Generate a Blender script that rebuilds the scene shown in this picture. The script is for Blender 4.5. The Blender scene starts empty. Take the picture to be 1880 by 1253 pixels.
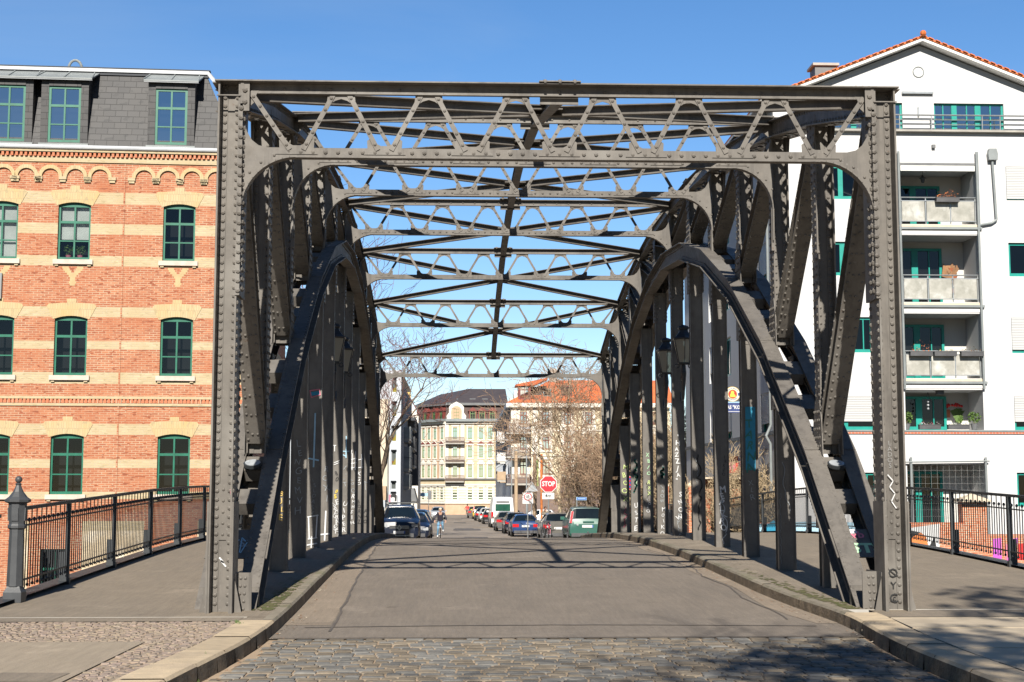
import bpy, bmesh, math, random
from mathutils import Vector, Matrix
random.seed(7)
SC = bpy.context.scene
COL = SC.collection
R = math.radians
V = Vector

# ------------------------------------------------------------------ camera
F = 2611.0                       # focal length in pixels of the 1880 px wide photograph (50 mm lens)
PITCH = math.atan(273.5 / F)
YAW = math.atan(98 * math.cos(PITCH) / F)
EYE = V((0, 0, 1.6))
cam_d = bpy.data.cameras.new('camera'); cam = bpy.data.objects.new('camera', cam_d); COL.objects.link(cam)
cam.location = EYE; cam.rotation_euler = (math.pi / 2 + PITCH, 0, -YAW)
cam_d.sensor_width = 36; cam_d.lens = 36 * F / 1880; cam_d.clip_end = 6000; cam_d.clip_start = 0.1
SC.camera = cam
_fw = V((math.sin(YAW) * math.cos(PITCH), math.cos(YAW) * math.cos(PITCH), math.sin(PITCH)))
_rt = V((math.cos(YAW), -math.sin(YAW), 0)); _up = _rt.cross(_fw)
def at(px, py, Y):               # survey: a photo pixel at a known distance -> a world point
    d = _fw + _rt * ((px - 940) / F) + _up * ((626.5 - py) / F)
    return EYE + d * (Y / d.y)

# ------------------------------------------------------------------ mesh builder
WL = {}                          # world location of every thing
def nz(v):
    v = V(v); return v.normalized()
class MB:
    warp = False
    def __init__(s): s.v = []; s.f = []; s.m = []; s.mats = []; s.cols = None
    def mi(s, mat):
        if mat not in s.mats: s.mats.append(mat)
        return s.mats.index(mat)
    def face(s, pts, mat):
        n = len(s.v); s.v += [tuple(p) for p in pts]; s.f.append(tuple(range(n, n + len(pts)))); s.m.append(s.mi(mat))
    def add(s, vs, fs, mat):
        n = len(s.v); s.v += [tuple(p) for p in vs]; k = s.mi(mat)
        for f in fs: s.f.append(tuple(n + i for i in f)); s.m.append(k)
    def obox(s, c, a, b, d, mat):   # centre and three half vectors
        c, a, b, d = V(c), V(a), V(b), V(d)
        vs = [c + a * i + b * j + d * k for k in (-1, 1) for j in (-1, 1) for i in (-1, 1)]
        s.add(vs, [(0, 2, 3, 1), (4, 5, 7, 6), (0, 1, 5, 4), (2, 6, 7, 3), (0, 4, 6, 2), (1, 3, 7, 5)], mat)
    def box(s, x0, x1, y0, y1, z0, z1, mat):
        s.obox(((x0 + x1) / 2, (y0 + y1) / 2, (z0 + z1) / 2), ((x1 - x0) / 2, 0, 0), (0, (y1 - y0) / 2, 0), (0, 0, (z1 - z0) / 2), mat)
    def beam(s, p, q, w, h, mat, up=(0, 0, 1), os=0, ou=0):
        p, q = V(p), V(q); d = q - p; L = d.length
        if L < 1e-6: return
        d /= L; sd = d.cross(V(up))
        if sd.length < 1e-4: sd = d.cross(V((0, 1, 0)))
        sd.normalize(); u = sd.cross(d)
        s.obox((p + q) / 2 + sd * os + u * ou, d * (L / 2), sd * (w / 2), u * (h / 2), mat)
    def ibeam(s, p, q, w, h, mat, up=(0, 0, 1), t=.02):   # flanges face +-up
        s.beam(p, q, w, t, mat, up, 0, h / 2 - t / 2); s.beam(p, q, w, t, mat, up, 0, -h / 2 + t / 2)
        s.beam(p, q, t, h - 2 * t, mat, up)
    def cyl(s, p, q, r1, r2, n, mat, cap=True):
        p, q = V(p), V(q); d = nz(q - p); a = d.cross(V((0, 0, 1)))
        if a.length < 1e-3: a = V((1, 0, 0))
        a.normalize(); b = d.cross(a)
        ring = [(a * math.cos(2 * math.pi * i / n) + b * math.sin(2 * math.pi * i / n)) for i in range(n)]
        vs = [p + r * r1 for r in ring] + [q + r * r2 for r in ring]
        fs = [(i, (i + 1) % n, n + (i + 1) % n, n + i) for i in range(n)]
        if cap: fs += [tuple(range(n))[::-1], tuple(range(n, 2 * n))]
        s.add(vs, fs, mat)
    def tube(s, pts, r, n, mat):
        for a, b in zip(pts, pts[1:]): s.cyl(a, b, r, r, n, mat)
    def lathe(s, c, prof, n, mat, sq=1.0, rot=0):  # prof: list of (radius, z)
        c = V(c); vs = []
        for r, z in prof:
            for i in range(n):
                an = 2 * math.pi * i / n + rot
                vs.append(c + V((r * math.cos(an), r * math.sin(an) * sq, z)))
        fs = []
        for k in range(len(prof) - 1):
            for i in range(n): fs.append((k * n + i, k * n + (i + 1) % n, (k + 1) * n + (i + 1) % n, (k + 1) * n + i))
        fs.append(tuple(range(n))[::-1]); m = (len(prof) - 1) * n; fs.append(tuple(range(m, m + n)))
        s.add(vs, fs, mat)
    def ball(s, c, r, mat, n=8, sz=1.0):
        prof = [(max(.001, r * math.sin(math.pi * k / 6)), -r * sz * math.cos(math.pi * k / 6)) for k in range(7)]
        s.lathe(c, prof, n, mat)
    def prism(s, poly, o, ex, ey, t, mat):  # polygon in (ex, ey) at o, extruded by vector t
        o, ex, ey, t = V(o), V(ex), V(ey), V(t); n = len(poly)
        a = [o + ex * x + ey * y for x, y in poly]; b = [p + t for p in a]
        s.add(a + b, [tuple(range(n))[::-1], tuple(range(n, 2 * n))] + [(i, (i + 1) % n, n + (i + 1) % n, n + i) for i in range(n)], mat)
    def rivet(s, p, nrm, r, mat, n=6):
        p, d = V(p), nz(nrm); a = d.cross(V((.3, .2, .9))).normalized(); b = d.cross(a); vs = []
        for rr, hh in ((r * 1.08, 0), (r * .92, r * .55)):
            for i in range(n):
                an = 2 * math.pi * i / n; vs.append(p + (a * math.cos(an) + b * math.sin(an)) * rr + d * hh)
        vs.append(p + d * r * .95)
        fs = [(i, (i + 1) % n, n + (i + 1) % n, n + i) for i in range(n)] + [(n + i, n + (i + 1) % n, 2 * n) for i in range(n)]
        s.add(vs, fs, mat)
    def rivs(s, p, q, sp, nrm, r, mat, n=6):
        p, q = V(p), V(q); L = (q - p).length; k = max(1, int(L / sp))
        for i in range(k): s.rivet(p + (q - p) * ((i + .5) / k), nrm, r, mat, n)
    def build(s, name, parent=None, loc=None, smooth=None, recalc=True):
        if s.warp: s.v = [(x - .17 * (y - 18.7) / 36.6 * max(0, (1.33 - x) / 4.35), y, z) for x, y, z in s.v]   # the left truss runs slightly outwards
        if not s.v: s.face([(0, 0, 0), (0, .001, 0), (.001, 0, 0)], M['iron'])
        if parent is not None: off = WL[parent]
        elif loc is not None: off = V(loc)
        else:
            xs = [p[0] for p in s.v]; ys = [p[1] for p in s.v]; zs = [p[2] for p in s.v]
            off = V(((min(xs) + max(xs)) / 2, (min(ys) + max(ys)) / 2, min(zs)))
        me = bpy.data.meshes.new(name)
        me.from_pydata([(p[0] - off.x, p[1] - off.y, p[2] - off.z) for p in s.v], [], s.f)
        for m in s.mats: me.materials.append(m)
        me.polygons.foreach_set('material_index', s.m)
        if s.cols:
            at_ = me.color_attributes.new('tint', 'FLOAT_COLOR', 'POINT')
            for i, c in enumerate(s.cols): at_.data[i].color = (c, c, c, 1) if isinstance(c, float) else (*c, 1)
        if recalc:
            bm = bmesh.new(); bm.from_mesh(me); bmesh.ops.recalc_face_normals(bm, faces=bm.faces); bm.to_mesh(me); bm.free()
        if smooth:
            bm = bmesh.new(); bm.from_mesh(me); bmesh.ops.remove_doubles(bm, verts=bm.verts, dist=1e-4); bm.to_mesh(me); bm.free()
            me.polygons.foreach_set('use_smooth', [True] * len(me.polygons)); me.set_sharp_from_angle(angle=R(smooth))
        o = bpy.data.objects.new(name, me); COL.objects.link(o)
        if parent is not None: o.parent = parent
        else: o.location = off
        WL[o] = off
        return o
def tag(o, label=None, cat=None, group=None, kind=None):
    if label: o['label'] = label
    if cat: o['category'] = cat
    if group: o['group'] = group
    if kind: o['kind'] = kind
    return o
def thing(name, loc, label, cat, group=None):
    o = bpy.data.objects.new(name, None); COL.objects.link(o); o.location = loc; o.empty_display_size = .2
    WL[o] = V(loc); return tag(o, label, cat, group)
def setting(name, mb, **k): return tag(mb.build(name, loc=(0, 0, 0), **k), kind='structure')
def copy_tree(o, parent=None):
    c = o.copy(); COL.objects.link(c)
    if parent is not None: c.parent = parent
    for ch in list(o.children): copy_tree(ch, c)
    return c

# ------------------------------------------------------------------ materials
M = {}
def nodes(name):
    m = bpy.data.materials.new(name); m.use_nodes = True; nt = m.node_tree
    return m, nt, nt.nodes['Principled BSDF']
def N(nt, t, **k):
    n = nt.nodes.new(t)
    for a, b in k.items():
        if a in n.inputs: n.inputs[a].default_value = b
        else: setattr(n, a, b)
    return n
def coords(nt, axes='xyz', sc=(1, 1, 1), kind='Object'):
    tc = N(nt, 'ShaderNodeTexCoord')
    if axes == 'xyz' and sc == (1, 1, 1): return tc.outputs[kind]
    sp = N(nt, 'ShaderNodeSeparateXYZ'); cb = N(nt, 'ShaderNodeCombineXYZ'); nt.links.new(tc.outputs[kind], sp.inputs[0])
    for i, a in enumerate(axes):
        if a in 'xyz': nt.links.new(sp.outputs['xyz'.index(a)], cb.inputs[i])
    mp = N(nt, 'ShaderNodeMapping'); mp.inputs['Scale'].default_value = sc; nt.links.new(cb.outputs[0], mp.inputs[0])
    return mp.outputs[0]
def mixc(nt, fac, a, b, mode='MIX'):
    n = N(nt, 'ShaderNodeMix', data_type='RGBA', blend_type=mode)
    for sock, val in ((n.inputs[0], fac), (n.inputs[6], a), (n.inputs[7], b)):
        if hasattr(val, 'links') or isinstance(val, bpy.types.NodeSocket): nt.links.new(val, sock)
        elif isinstance(val, (int, float)): sock.default_value = val
        else: sock.default_value = (*val, 1) if len(val) == 3 else val
    return n.outputs[2]
def noise(nt, vec, scale, detail=4, rough=.6, lo=.35, hi=.65):
    t = N(nt, 'ShaderNodeTexNoise', Scale=scale, Detail=detail, Roughness=rough); nt.links.new(vec, t.inputs['Vector'])
    r = N(nt, 'ShaderNodeMapRange'); r.inputs[1].default_value = lo; r.inputs[2].default_value = hi
    nt.links.new(t.outputs[0], r.inputs[0]); return r.outputs[0]
def bump(nt, bs, h, strength, dist):
    b = N(nt, 'ShaderNodeBump', Strength=strength, Distance=dist); nt.links.new(h, b.inputs['Height']); nt.links.new(b.outputs[0], bs.inputs['Normal'])
def pm(key, c1, c2=None, scale=3.0, rough=.6, metal=0.0, bm=0.0, bs_=40.0, bd=.01, big=None, spec=None, coat=0, tint=False, axes='xyz', sc=(1, 1, 1)):
    m, nt, bs = nodes(key); bs.inputs['Roughness'].default_value = rough; bs.inputs['Metallic'].default_value = metal
    if spec is not None: bs.inputs['Specular IOR Level'].default_value = spec
    if coat: bs.inputs['Coat Weight'].default_value = coat; bs.inputs['Coat Roughness'].default_value = .05
    vec = coords(nt, axes, sc)
    col = mixc(nt, noise(nt, vec, scale), c1, c2 if c2 else tuple(x * .85 for x in c1))
    if big: col = mixc(nt, noise(nt, vec, big[0], 5, .65, big[2] if len(big) > 2 else .5, big[3] if len(big) > 3 else .7), col, big[1])
    if tint:
        a = N(nt, 'ShaderNodeVertexColor', layer_name='tint'); col = mixc(nt, 1.0, col, a.outputs[0], 'MULTIPLY')
    nt.links.new(col, bs.inputs['Base Color'])
    if bm: bump(nt, bs, noise(nt, vec, bs_, 3, .6, 0, 1), bm, bd)
    M[key] = m; return m
def asphalt(key, c, dark, tracks=False):
    m, nt, bs = nodes(key); bs.inputs['Roughness'].default_value = .9; bs.inputs['Specular IOR Level'].default_value = .3
    vec = coords(nt); lo = coords(nt, 'xyz', (1.0, .22, 1))
    col = mixc(nt, noise(nt, vec, 1.3, 6, .7, .3, .7), c, tuple(x * .84 for x in c))
    col = mixc(nt, noise(nt, lo, 1.1, 4, .6, .48, .68), col, dark)                            # wheel-polished lanes
    col = mixc(nt, noise(nt, vec, .45, 5, .7, .58, .66), col, tuple(x * 1.12 for x in c))      # worn patches
    col = mixc(nt, noise(nt, vec, 2.6, 3, .5, .70, .75), col, tuple(x * .62 for x in c))       # oil and gum spots
    gr = noise(nt, coords(nt, 'xyz', (16, 1.1, 16)), 1.0, 5, .85, .3, .7)                  # grain, seen at a glancing angle
    col = mixc(nt, 1.0, col, mixc(nt, gr, (.84, .84, .84), (1.15, 1.145, 1.13)), 'MULTIPLY')
    ag = noise(nt, vec, 85, 2, .8, .25, .75)
    k = mixc(nt, ag, (.70, .70, .70), (1.32, 1.30, 1.26)); col = mixc(nt, 1.0, col, k, 'MULTIPLY')
    nt.links.new(col, bs.inputs['Base Color']); bump(nt, bs, ag, .6, .006); M[key] = m
def brick(key, c1, c2, mortar, axes='xz', bw=.25, bh=.0766, ms=.012, rough=.8, off=.5, var=None, bmp=.4, dk=.8):
    m, nt, bs = nodes(key); bs.inputs['Roughness'].default_value = rough
    vec = coords(nt, axes + '0', (1, 1, 1))
    b = N(nt, 'ShaderNodeTexBrick', offset=off); nt.links.new(vec, b.inputs['Vector'])
    b.inputs['Scale'].default_value = 1; b.inputs['Brick Width'].default_value = bw; b.inputs['Row Height'].default_value = bh
    b.inputs['Mortar Size'].default_value = ms; b.inputs['Mortar Smooth'].default_value = .2; b.inputs['Bias'].default_value = -.1
    b.inputs['Color1'].default_value = (*c1, 1); b.inputs['Color2'].default_value = (*c2, 1); b.inputs['Mortar'].default_value = (*mortar, 1)
    raw = coords(nt)
    col = mixc(nt, noise(nt, raw, .9, 5, .7, .4, .75), b.outputs[0], var if var else tuple(x * .7 for x in c1), 'MIX') if var else b.outputs[0]
    sp = noise(nt, coords(nt, axes + '0', (.9 / bw, .9 / bh, 1)), 1.1, 1, .5, .62, .66)
    col = mixc(nt, sp, col, tuple(x * dk for x in c1)) if var else col
    nt.links.new(col, bs.inputs['Base Color'])
    inv = N(nt, 'ShaderNodeMath', operation='SUBTRACT'); inv.inputs[0].default_value = 1; nt.links.new(b.outputs[1], inv.inputs[1])
    bump(nt, bs, inv.outputs[0], bmp, .01)
    M[key] = m; return m
def glass(key, tint, base_fac, gloss=(1, 1, 1), rough=.02, dirt=None):
    m, nt, bs = nodes(key); nt.nodes.remove(bs); out = nt.nodes['Material Output']
    tr = N(nt, 'ShaderNodeBsdfTransparent'); tr.inputs[0].default_value = (*tint, 1)
    gl = N(nt, 'ShaderNodeBsdfGlossy'); gl.inputs[0].default_value = (*gloss, 1); gl.inputs['Roughness'].default_value = rough
    fr = N(nt, 'ShaderNodeFresnel', IOR=1.5); ad = N(nt, 'ShaderNodeMath', operation='ADD'); ad.use_clamp = True
    ad.inputs[1].default_value = base_fac; nt.links.new(fr.outputs[0], ad.inputs[0])
    mx = N(nt, 'ShaderNodeMixShader'); nt.links.new(ad.outputs[0], mx.inputs[0]); nt.links.new(tr.outputs[0], mx.inputs[1]); nt.links.new(gl.outputs[0], mx.inputs[2])
    if dirt:
        df = N(nt, 'ShaderNodeBsdfDiffuse'); df.inputs[0].default_value = (*dirt[0], 1); m2 = N(nt, 'ShaderNodeMixShader'); m2.inputs[0].default_value = dirt[1]; nt.links.new(mx.outputs[0], m2.inputs[1]); nt.links.new(df.outputs[0], m2.inputs[2]); mx = m2
    nt.links.new(mx.outputs[0], out.inputs[0]); M[key] = m; return m
# steelwork
def steel(key, rv):
    m, nt, bs = nodes(key); bs.inputs['Roughness'].default_value = .52; bs.inputs['Specular IOR Level'].default_value = .3
    vec = coords(nt); st = coords(nt, 'xyz', (3.0, 3.0, .22))
    col = mixc(nt, noise(nt, vec, 2.4, 6, .7, .35, .65), (.162, .147, .130), (.120, .110, .099))
    col = mixc(nt, noise(nt, st, 2.2, 5, .7, .5, .72), col, (.088, .080, .072))           # dirt runs
    col = mixc(nt, noise(nt, vec, .55, 4, .6, .56, .66), col, (.180, .168, .152))           # repainted areas
    col = mixc(nt, noise(nt, vec, 26, 4, .7, .62, .72), col, (.20, .19, .175))               # scuffs
    col = mixc(nt, noise(nt, vec, 5.5, 7, .75, .64, .74), col, (.105, .055, .03))           # rust blooms
    nt.links.new(col, bs.inputs['Base Color'])
    r = N(nt, 'ShaderNodeMapRange'); nt.links.new(noise(nt, vec, 7, 4, .6, .3, .7), r.inputs[0]); r.inputs[3].default_value = .42; r.inputs[4].default_value = .68; nt.links.new(r.outputs[0], bs.inputs['Roughness'])
    bump(nt, bs, noise(nt, vec, 45, 3, .6, 0, 1), .18, .004); M[key] = m
steel('steel', 0); steel('steel_far', 0)
pm('iron', (.035, .040, .045), (.028, .032, .036), 6, .5, bm=.1)
pm('lamp_metal', (.03, .034, .04), (.022, .025, .03), 8, .45)
# ground
asphalt('asphalt_bridge', (.222, .190, .160), (.178, .154, .132))
asphalt('asphalt_edge', (.29, .238, .188), (.25, .205, .162))
asphalt('asphalt_walk', (.255, .214, .168), (.218, .184, .147))
asphalt('asphalt_slab', (.36, .30, .23), (.32, .268, .205))
pm('asphalt_street', (.27, .225, .18), (.21, .177, .145), .8, .9, bm=.2, bs_=60, big=(.25, (.33, .275, .22), .5, .7), sc=(1, .35, 1), axes='xyz')
pm('tar', (.095, .082, .07), (.13, .11, .092), 3, .75)
pm('sett', (.215, .203, .180), (.155, .147, .132), 9, .85, bm=.5, bs_=50, bd=.006, tint=True, spec=.25)
pm('sand_joint', (.42, .31, .21), (.33, .245, .165), 6, .95, bm=.4)
pm('mosaic', (.285, .228, .178), (.235, .187, .146), 8, .9, bm=.4, bs_=60, tint=True)
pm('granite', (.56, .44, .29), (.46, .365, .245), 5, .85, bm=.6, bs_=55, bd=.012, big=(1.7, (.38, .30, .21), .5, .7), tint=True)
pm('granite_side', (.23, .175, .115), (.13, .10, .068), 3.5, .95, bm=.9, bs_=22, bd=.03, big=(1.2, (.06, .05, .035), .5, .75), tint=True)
pm('slab', (.52, .43, .31), (.43, .355, .26), 3, .9, bm=.4, bs_=70, big=(.9, (.36, .295, .215)), tint=True)
pm('soil', (.10, .085, .05), (.07, .07, .035), 1.5, 1)
pm('moss', (.10, .12, .03), (.17, .15, .07), 6, 1)
pm('leaf_green', (.09, .17, .03), (.06, .11, .02), 4, .7)
pm('water', (.03, .045, .03), (.02, .035, .025), .4, .08, bm=.3, bs_=3)
pm('quay_stone', (.42, .36, .27), (.33, .28, .21), 1.4, .9, bm=.5, bs_=8, big=(.6, (.55, .48, .37)))
# walls
brick('brick_red', (.325, .100, .048), (.455, .180, .088), (.46, .335, .225), 'xz', var=(.38, .125, .055), dk=.78)
brick('brick_yellow', (.44, .35, .205), (.54, .44, .275), (.43, .36, .26), 'xz', var=(.43, .335, .195), dk=.86)
brick('brick_dentil', (.50, .15, .07), (.55, .2, .10), (.55, .42, .3), 'xz', bw=.16, bh=.3, var=(.5, .17, .09))
brick('brick_quay', (.55, .16, .07), (.60, .24, .12), (.60, .48, .36), 'xz', var=(.5, .16, .08))
brick('brick_garden', (.55, .14, .05), (.60, .20, .09), (.58, .44, .33), 'yz', var=(.52, .14, .06))
brick('brick_band', (.50, .15, .09), (.55, .2, .12), (.5, .35, .3), 'xz', bw=.12, bh=.3)
brick('slate', (.033, .033, .036), (.052, .051, .053), (.012, .012, .014), 'xz', bw=.42, bh=.235, ms=.008, rough=.6, var=(.044, .042, .042), bmp=.8)
pm('brick_yellow_plain', (.50, .375, .20), (.43, .315, .165), 6, .8, bm=.3)
pm('stone_sill', (.62, .52, .45), (.5, .42, .36), 4, .85, bm=.3)
pm('stone_rubble', (.62, .50, .34), (.45, .36, .24), 2.2, .9, bm=1.0, bs_=5, bd=.06, big=(1.3, (.70, .62, .50)))
pm('zinc', (.24, .265, .27), (.19, .21, .215), 2, .5)
pm('zinc_bright', (.50, .52, .54), (.40, .42, .45), 2, .45)
def render_wall(key, c):
    m, nt, bs = nodes(key); bs.inputs['Roughness'].default_value = .92
    vec = coords(nt); run = coords(nt, 'xyz', (2.2, 2.2, .12))
    col = mixc(nt, noise(nt, vec, .35, 5, .65, .4, .7), c, tuple(x * .94 for x in c))
    col = mixc(nt, noise(nt, run, 1.3, 5, .7, .55, .8), col, tuple(x * f for x, f in zip(c, (.84, .85, .86))))   # rain runs
    col = mixc(nt, noise(nt, vec, 3.5, 4, .7, .66, .8), col, tuple(x * .9 for x in c))
    nt.links.new(col, bs.inputs['Base Color']); bump(nt, bs, noise(nt, vec, 110, 3, .6, 0, 1), .12, .01); M[key] = m
render_wall('white_wall', (.60, .60, .605))
pm('white_soffit', (.66, .645, .60), (.6, .585, .545), 1, .9)
pm('white_trim', (.82, .81, .78), (.75, .74, .71), 2, .6)
pm('teal', (.012, .30, .245), (.008, .24, .20), 3, .4)
pm('green_frame', (.012, .15, .095), (.010, .115, .07), 4, .4)
pm('roof_orange', (.62, .16, .035), (.48, .11, .025), 5, .7, bm=.3, bs_=12)
pm('roof_dark', (.075, .06, .06), (.055, .045, .047), 1, .7)
pm('roof_red_far', (.52, .12, .04), (.40, .09, .03), 1.2, .8)
pm('cream', (.56, .46, .31), (.49, .40, .26), 1, .85)
pm('cream_light', (.72, .64, .47), (.64, .55, .38), 1, .85)
pm('pinkish', (.56, .38, .26), (.48, .32, .21), 1, .85)
pm('stucco_white', (.78, .74, .66), (.68, .63, .55), 2, .85)
pm('oxblood', (.20, .045, .035), (.15, .035, .03), 2, .6)
pm('green_window', (.16, .27, .10), (.11, .2, .07), 1, .5)
pm('balcony_brown', (.20, .145, .125), (.15, .11, .095), 4, .8)
pm('grey_panel', (.16, .165, .17), (.12, .125, .13), 2, .6)
pm('bluegrey_wall', (.50, .53, .57), (.43, .46, .50), 1, .8)
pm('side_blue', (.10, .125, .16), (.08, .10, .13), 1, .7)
pm('dark_wall', (.05, .055, .065), (.035, .04, .05), 1, .7)
pm('frost', (.42, .41, .37), (.30, .295, .26), 3, .3, big=(1.8, (.55, .55, .52), .5, .7))
pm('metal_rail', (.42, .44, .45), (.34, .36, .37), 4, .35, metal=.6)
pm('shutter', (.54, .545, .55), (.50, .505, .51), 1, .6, sc=(.1, .1, 12))
pm('interior', (.012, .012, .014), (.006, .006, .007), .6, .9)  # near-black, the darkness of unlit rooms put into the colour
pm('curtain', (.72, .72, .70), (.6, .6, .58), 2, .9)
pm('concrete', (.42, .40, .36), (.34, .32, .29), 2, .9)
pm('wood_pole', (.45, .33, .22), (.36, .26, .17), 3, .85)
pm('terracotta', (.48, .17, .08), (.38, .12, .06), 5, .8)
pm('plastic_dark', (.09, .09, .095), (.06, .06, .065), 3, .5)
pm('bark', (.23, .175, .125), (.13, .10, .075), 5, .95, bm=.7, bs_=18)
pm('bark_pale', (.58, .48, .33), (.44, .36, .24), 2.5, .9, bm=.4, bs_=14, big=(1.6, (.24, .2, .14), .5, .62))
pm('twig', (.34, .23, .15), (.24, .16, .105), 3, .9)
pm('twig_red', (.20, .10, .085), (.13, .07, .06), 3, .9)
pm('twig_pale', (.46, .35, .22), (.33, .25, .15), 3, .9)
pm('dry_leaf', (.32, .17, .08), (.2, .11, .06), 3, .9)
for k, c in dict(white=(.66, .66, .66), red=(.62, .02, .02), blue=(.03, .10, .42), black=(.015, .015, .016), yellow=(.75, .55, .06), green=(.10, .42, .14), cyan=(.01, .22, .36), magenta=(.55, .10, .52), pink=(.65, .18, .25), orange=(.65, .20, .05), lime=(.55, .66, .25), pale_blue=(.35, .55, .68), grey=(.3, .3, .3), mint=(.42, .68, .42), gold=(.72, .50, .14), navy=(.03, .055, .19), dim_white=(.30, .32, .335), teal_paint=(.015, .16, .14), skin=(.55, .32, .23), jeans=(.16, .32, .48), shirt_dark=(.035, .03, .045), hair=(.05, .03, .02), beige=(.62, .53, .40)).items():
    pm('paint_' + k, c, None, 9, .55)
def carpaint(k, c): pm('car_' + k, c, tuple(x * .92 for x in c), 2, .35, spec=.4, coat=.45)
for k, c in dict(navy=(.006, .011, .028), blue=(.010, .04, .14), green=(.035, .12, .095), grey=(.12, .115, .105), black=(.015, .016, .018), white=(.72, .72, .72), silver=(.38, .39, .41), yellow=(.62, .40, .03), red=(.3, .02, .03), anthracite=(.045, .045, .05)).items(): carpaint(k, c)
pm('tyre', (.018, .018, .018), (.025, .025, .025), 10, .9)
pm('rim', (.35, .35, .36), (.28, .28, .29), 5, .35, metal=.7)
pm('chrome', (.7, .7, .7), (.6, .6, .6), 5, .2, metal=1.0)
pm('car_glass', (.008, .014, .018), (.006, .01, .014), 2, .06, spec=.45)
pm('car_glass_green', (.02, .09, .06), (.015, .07, .05), 2, .05, spec=.8)
pm('tail_red', (.55, .015, .02), (.45, .01, .015), 8, .25)
pm('lens_white', (.42, .44, .46), (.3, .32, .34), 8, .15)
glass('pane', (.62, .66, .66), .02)
glass('pane_sky', (.5, .55, .56), .62)
glass('pane_lamp', (.72, .69, .58), .05, rough=.15, dirt=((.50, .46, .37), .55))
glass('pane_frost', (.80, .82, .80), .05, rough=.2)
# ------------------------------------------------------------------ heights and lines of the setting
def interp(tab, x):
    if x <= tab[0][0]: return tab[0][1]
    if x >= tab[-1][0]: return tab[-1][1]
    for i in range(len(tab) - 1):
        x0, y0 = tab[i]; x1, y1 = tab[i + 1]
        if x <= x1:
            h = x1 - x0; t = (x - x0) / h
            m0 = (y1 - tab[i - 1][1]) / (x1 - tab[i - 1][0]) if i > 0 else 0
            m1 = (tab[i + 2][1] - y0) / (tab[i + 2][0] - x0) if i + 2 < len(tab) else 0
            return (2*t**3 - 3*t**2 + 1) * y0 + (t**3 - 2*t**2 + t) * h * m0 + (-2*t**3 + 3*t**2) * y1 + (t**3 - t**2) * h * m1
ROADZ = [(-60, -.16), (0, -.16), (14, -.16), (18.7, -.14), (24.8, .04), (30.9, .2), (37, .25), (43.1, .16), (49.2, -.05), (55.3, -.30), (60, -.53), (66, -.78), (80, -1.16), (94, -1.38), (124, -1.58), (180, -1.95), (270, -3.0), (400, -3.4), (3000, -4)]
def rz(y): return interp(ROADZ, y)
def sz(y): return rz(y) + .16
KL = [(-60, -4.5), (5, -2.9), (9, -2.62), (12.2, -2.47), (15.6, -2.27), (18, -2.25), (35, -2.33), (56, -2.44), (60, -3.6), (63, -4.6)]
KR = [(-60, 5.2), (9, 4.6), (12, 4.56), (15, 4.66), (18.4, 4.98), (21, 4.84), (23.5, 4.74), (56, 4.75), (60, 6.3), (63, 7.1)]
def kl(y): return interp(KL, y) if y < 63 else -4.6 - .0234 * (y - 63)
def kr(y): return interp(KR, y) if y < 63 else 7.1 - .0234 * (y - 63)
Y0 = 19.0; PAN = 3.05
def py_(i): return Y0 + PAN * i
XL, XR = -3.08, 5.76              # truss planes
RAILL, RAILR = -6.12, 9.95
def sheet(mb, l, r, z, ys, mat, nx=1):
    for a, b in zip(ys, ys[1:]):
        for k in range(nx):
            f = lambda y, t: (l(y) + (r(y) - l(y)) * t, y, z(y))
            mb.face([f(a, k / nx), f(a, (k + 1) / nx), f(b, (k + 1) / nx), f(b, k / nx)], mat)
def rng(a, b, st):
    n = max(1, round((b - a) / st)); return [a + (b - a) * i / n for i in range(n + 1)]
# terrain: near bank, river bed, far bank, plain to the horizon
g = MB()
prof = [(-400, -.30), (19.0, -.30), (19.4, -7), (47.6, -7), (48.0, -2.3), (56.0, -2.0), (58, -.62), (60, -.75), (66, -.98), (80, -1.36), (94, -1.58), (124, -1.78), (180, -2.15), (270, -3.2), (400, -3.7), (3500, -4.5)]
for (a, za), (b, zb) in zip(prof, prof[1:]): g.face([(-1500, a, za), (1500, a, za), (1500, b, zb), (-1500, b, zb)], M['soil'])
setting('ground', g)
w = MB(); w.face([(-300, 19.2, -6.2), (300, 19.2, -6.2), (300, 47.8, -6.2), (-300, 47.8, -6.2)], M['water']); setting('river_water', w)
for nm, x0, x1, y in (('near', -60, 60, 19.02), ('far_left', -60, -2.2, 47.9)):
    q = MB(); q.box(x0, x1, y - .02, y + .45, -7, -.2 if nm == 'near' else -2.2, M['quay_stone']); setting('quay_wall', q)
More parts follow.
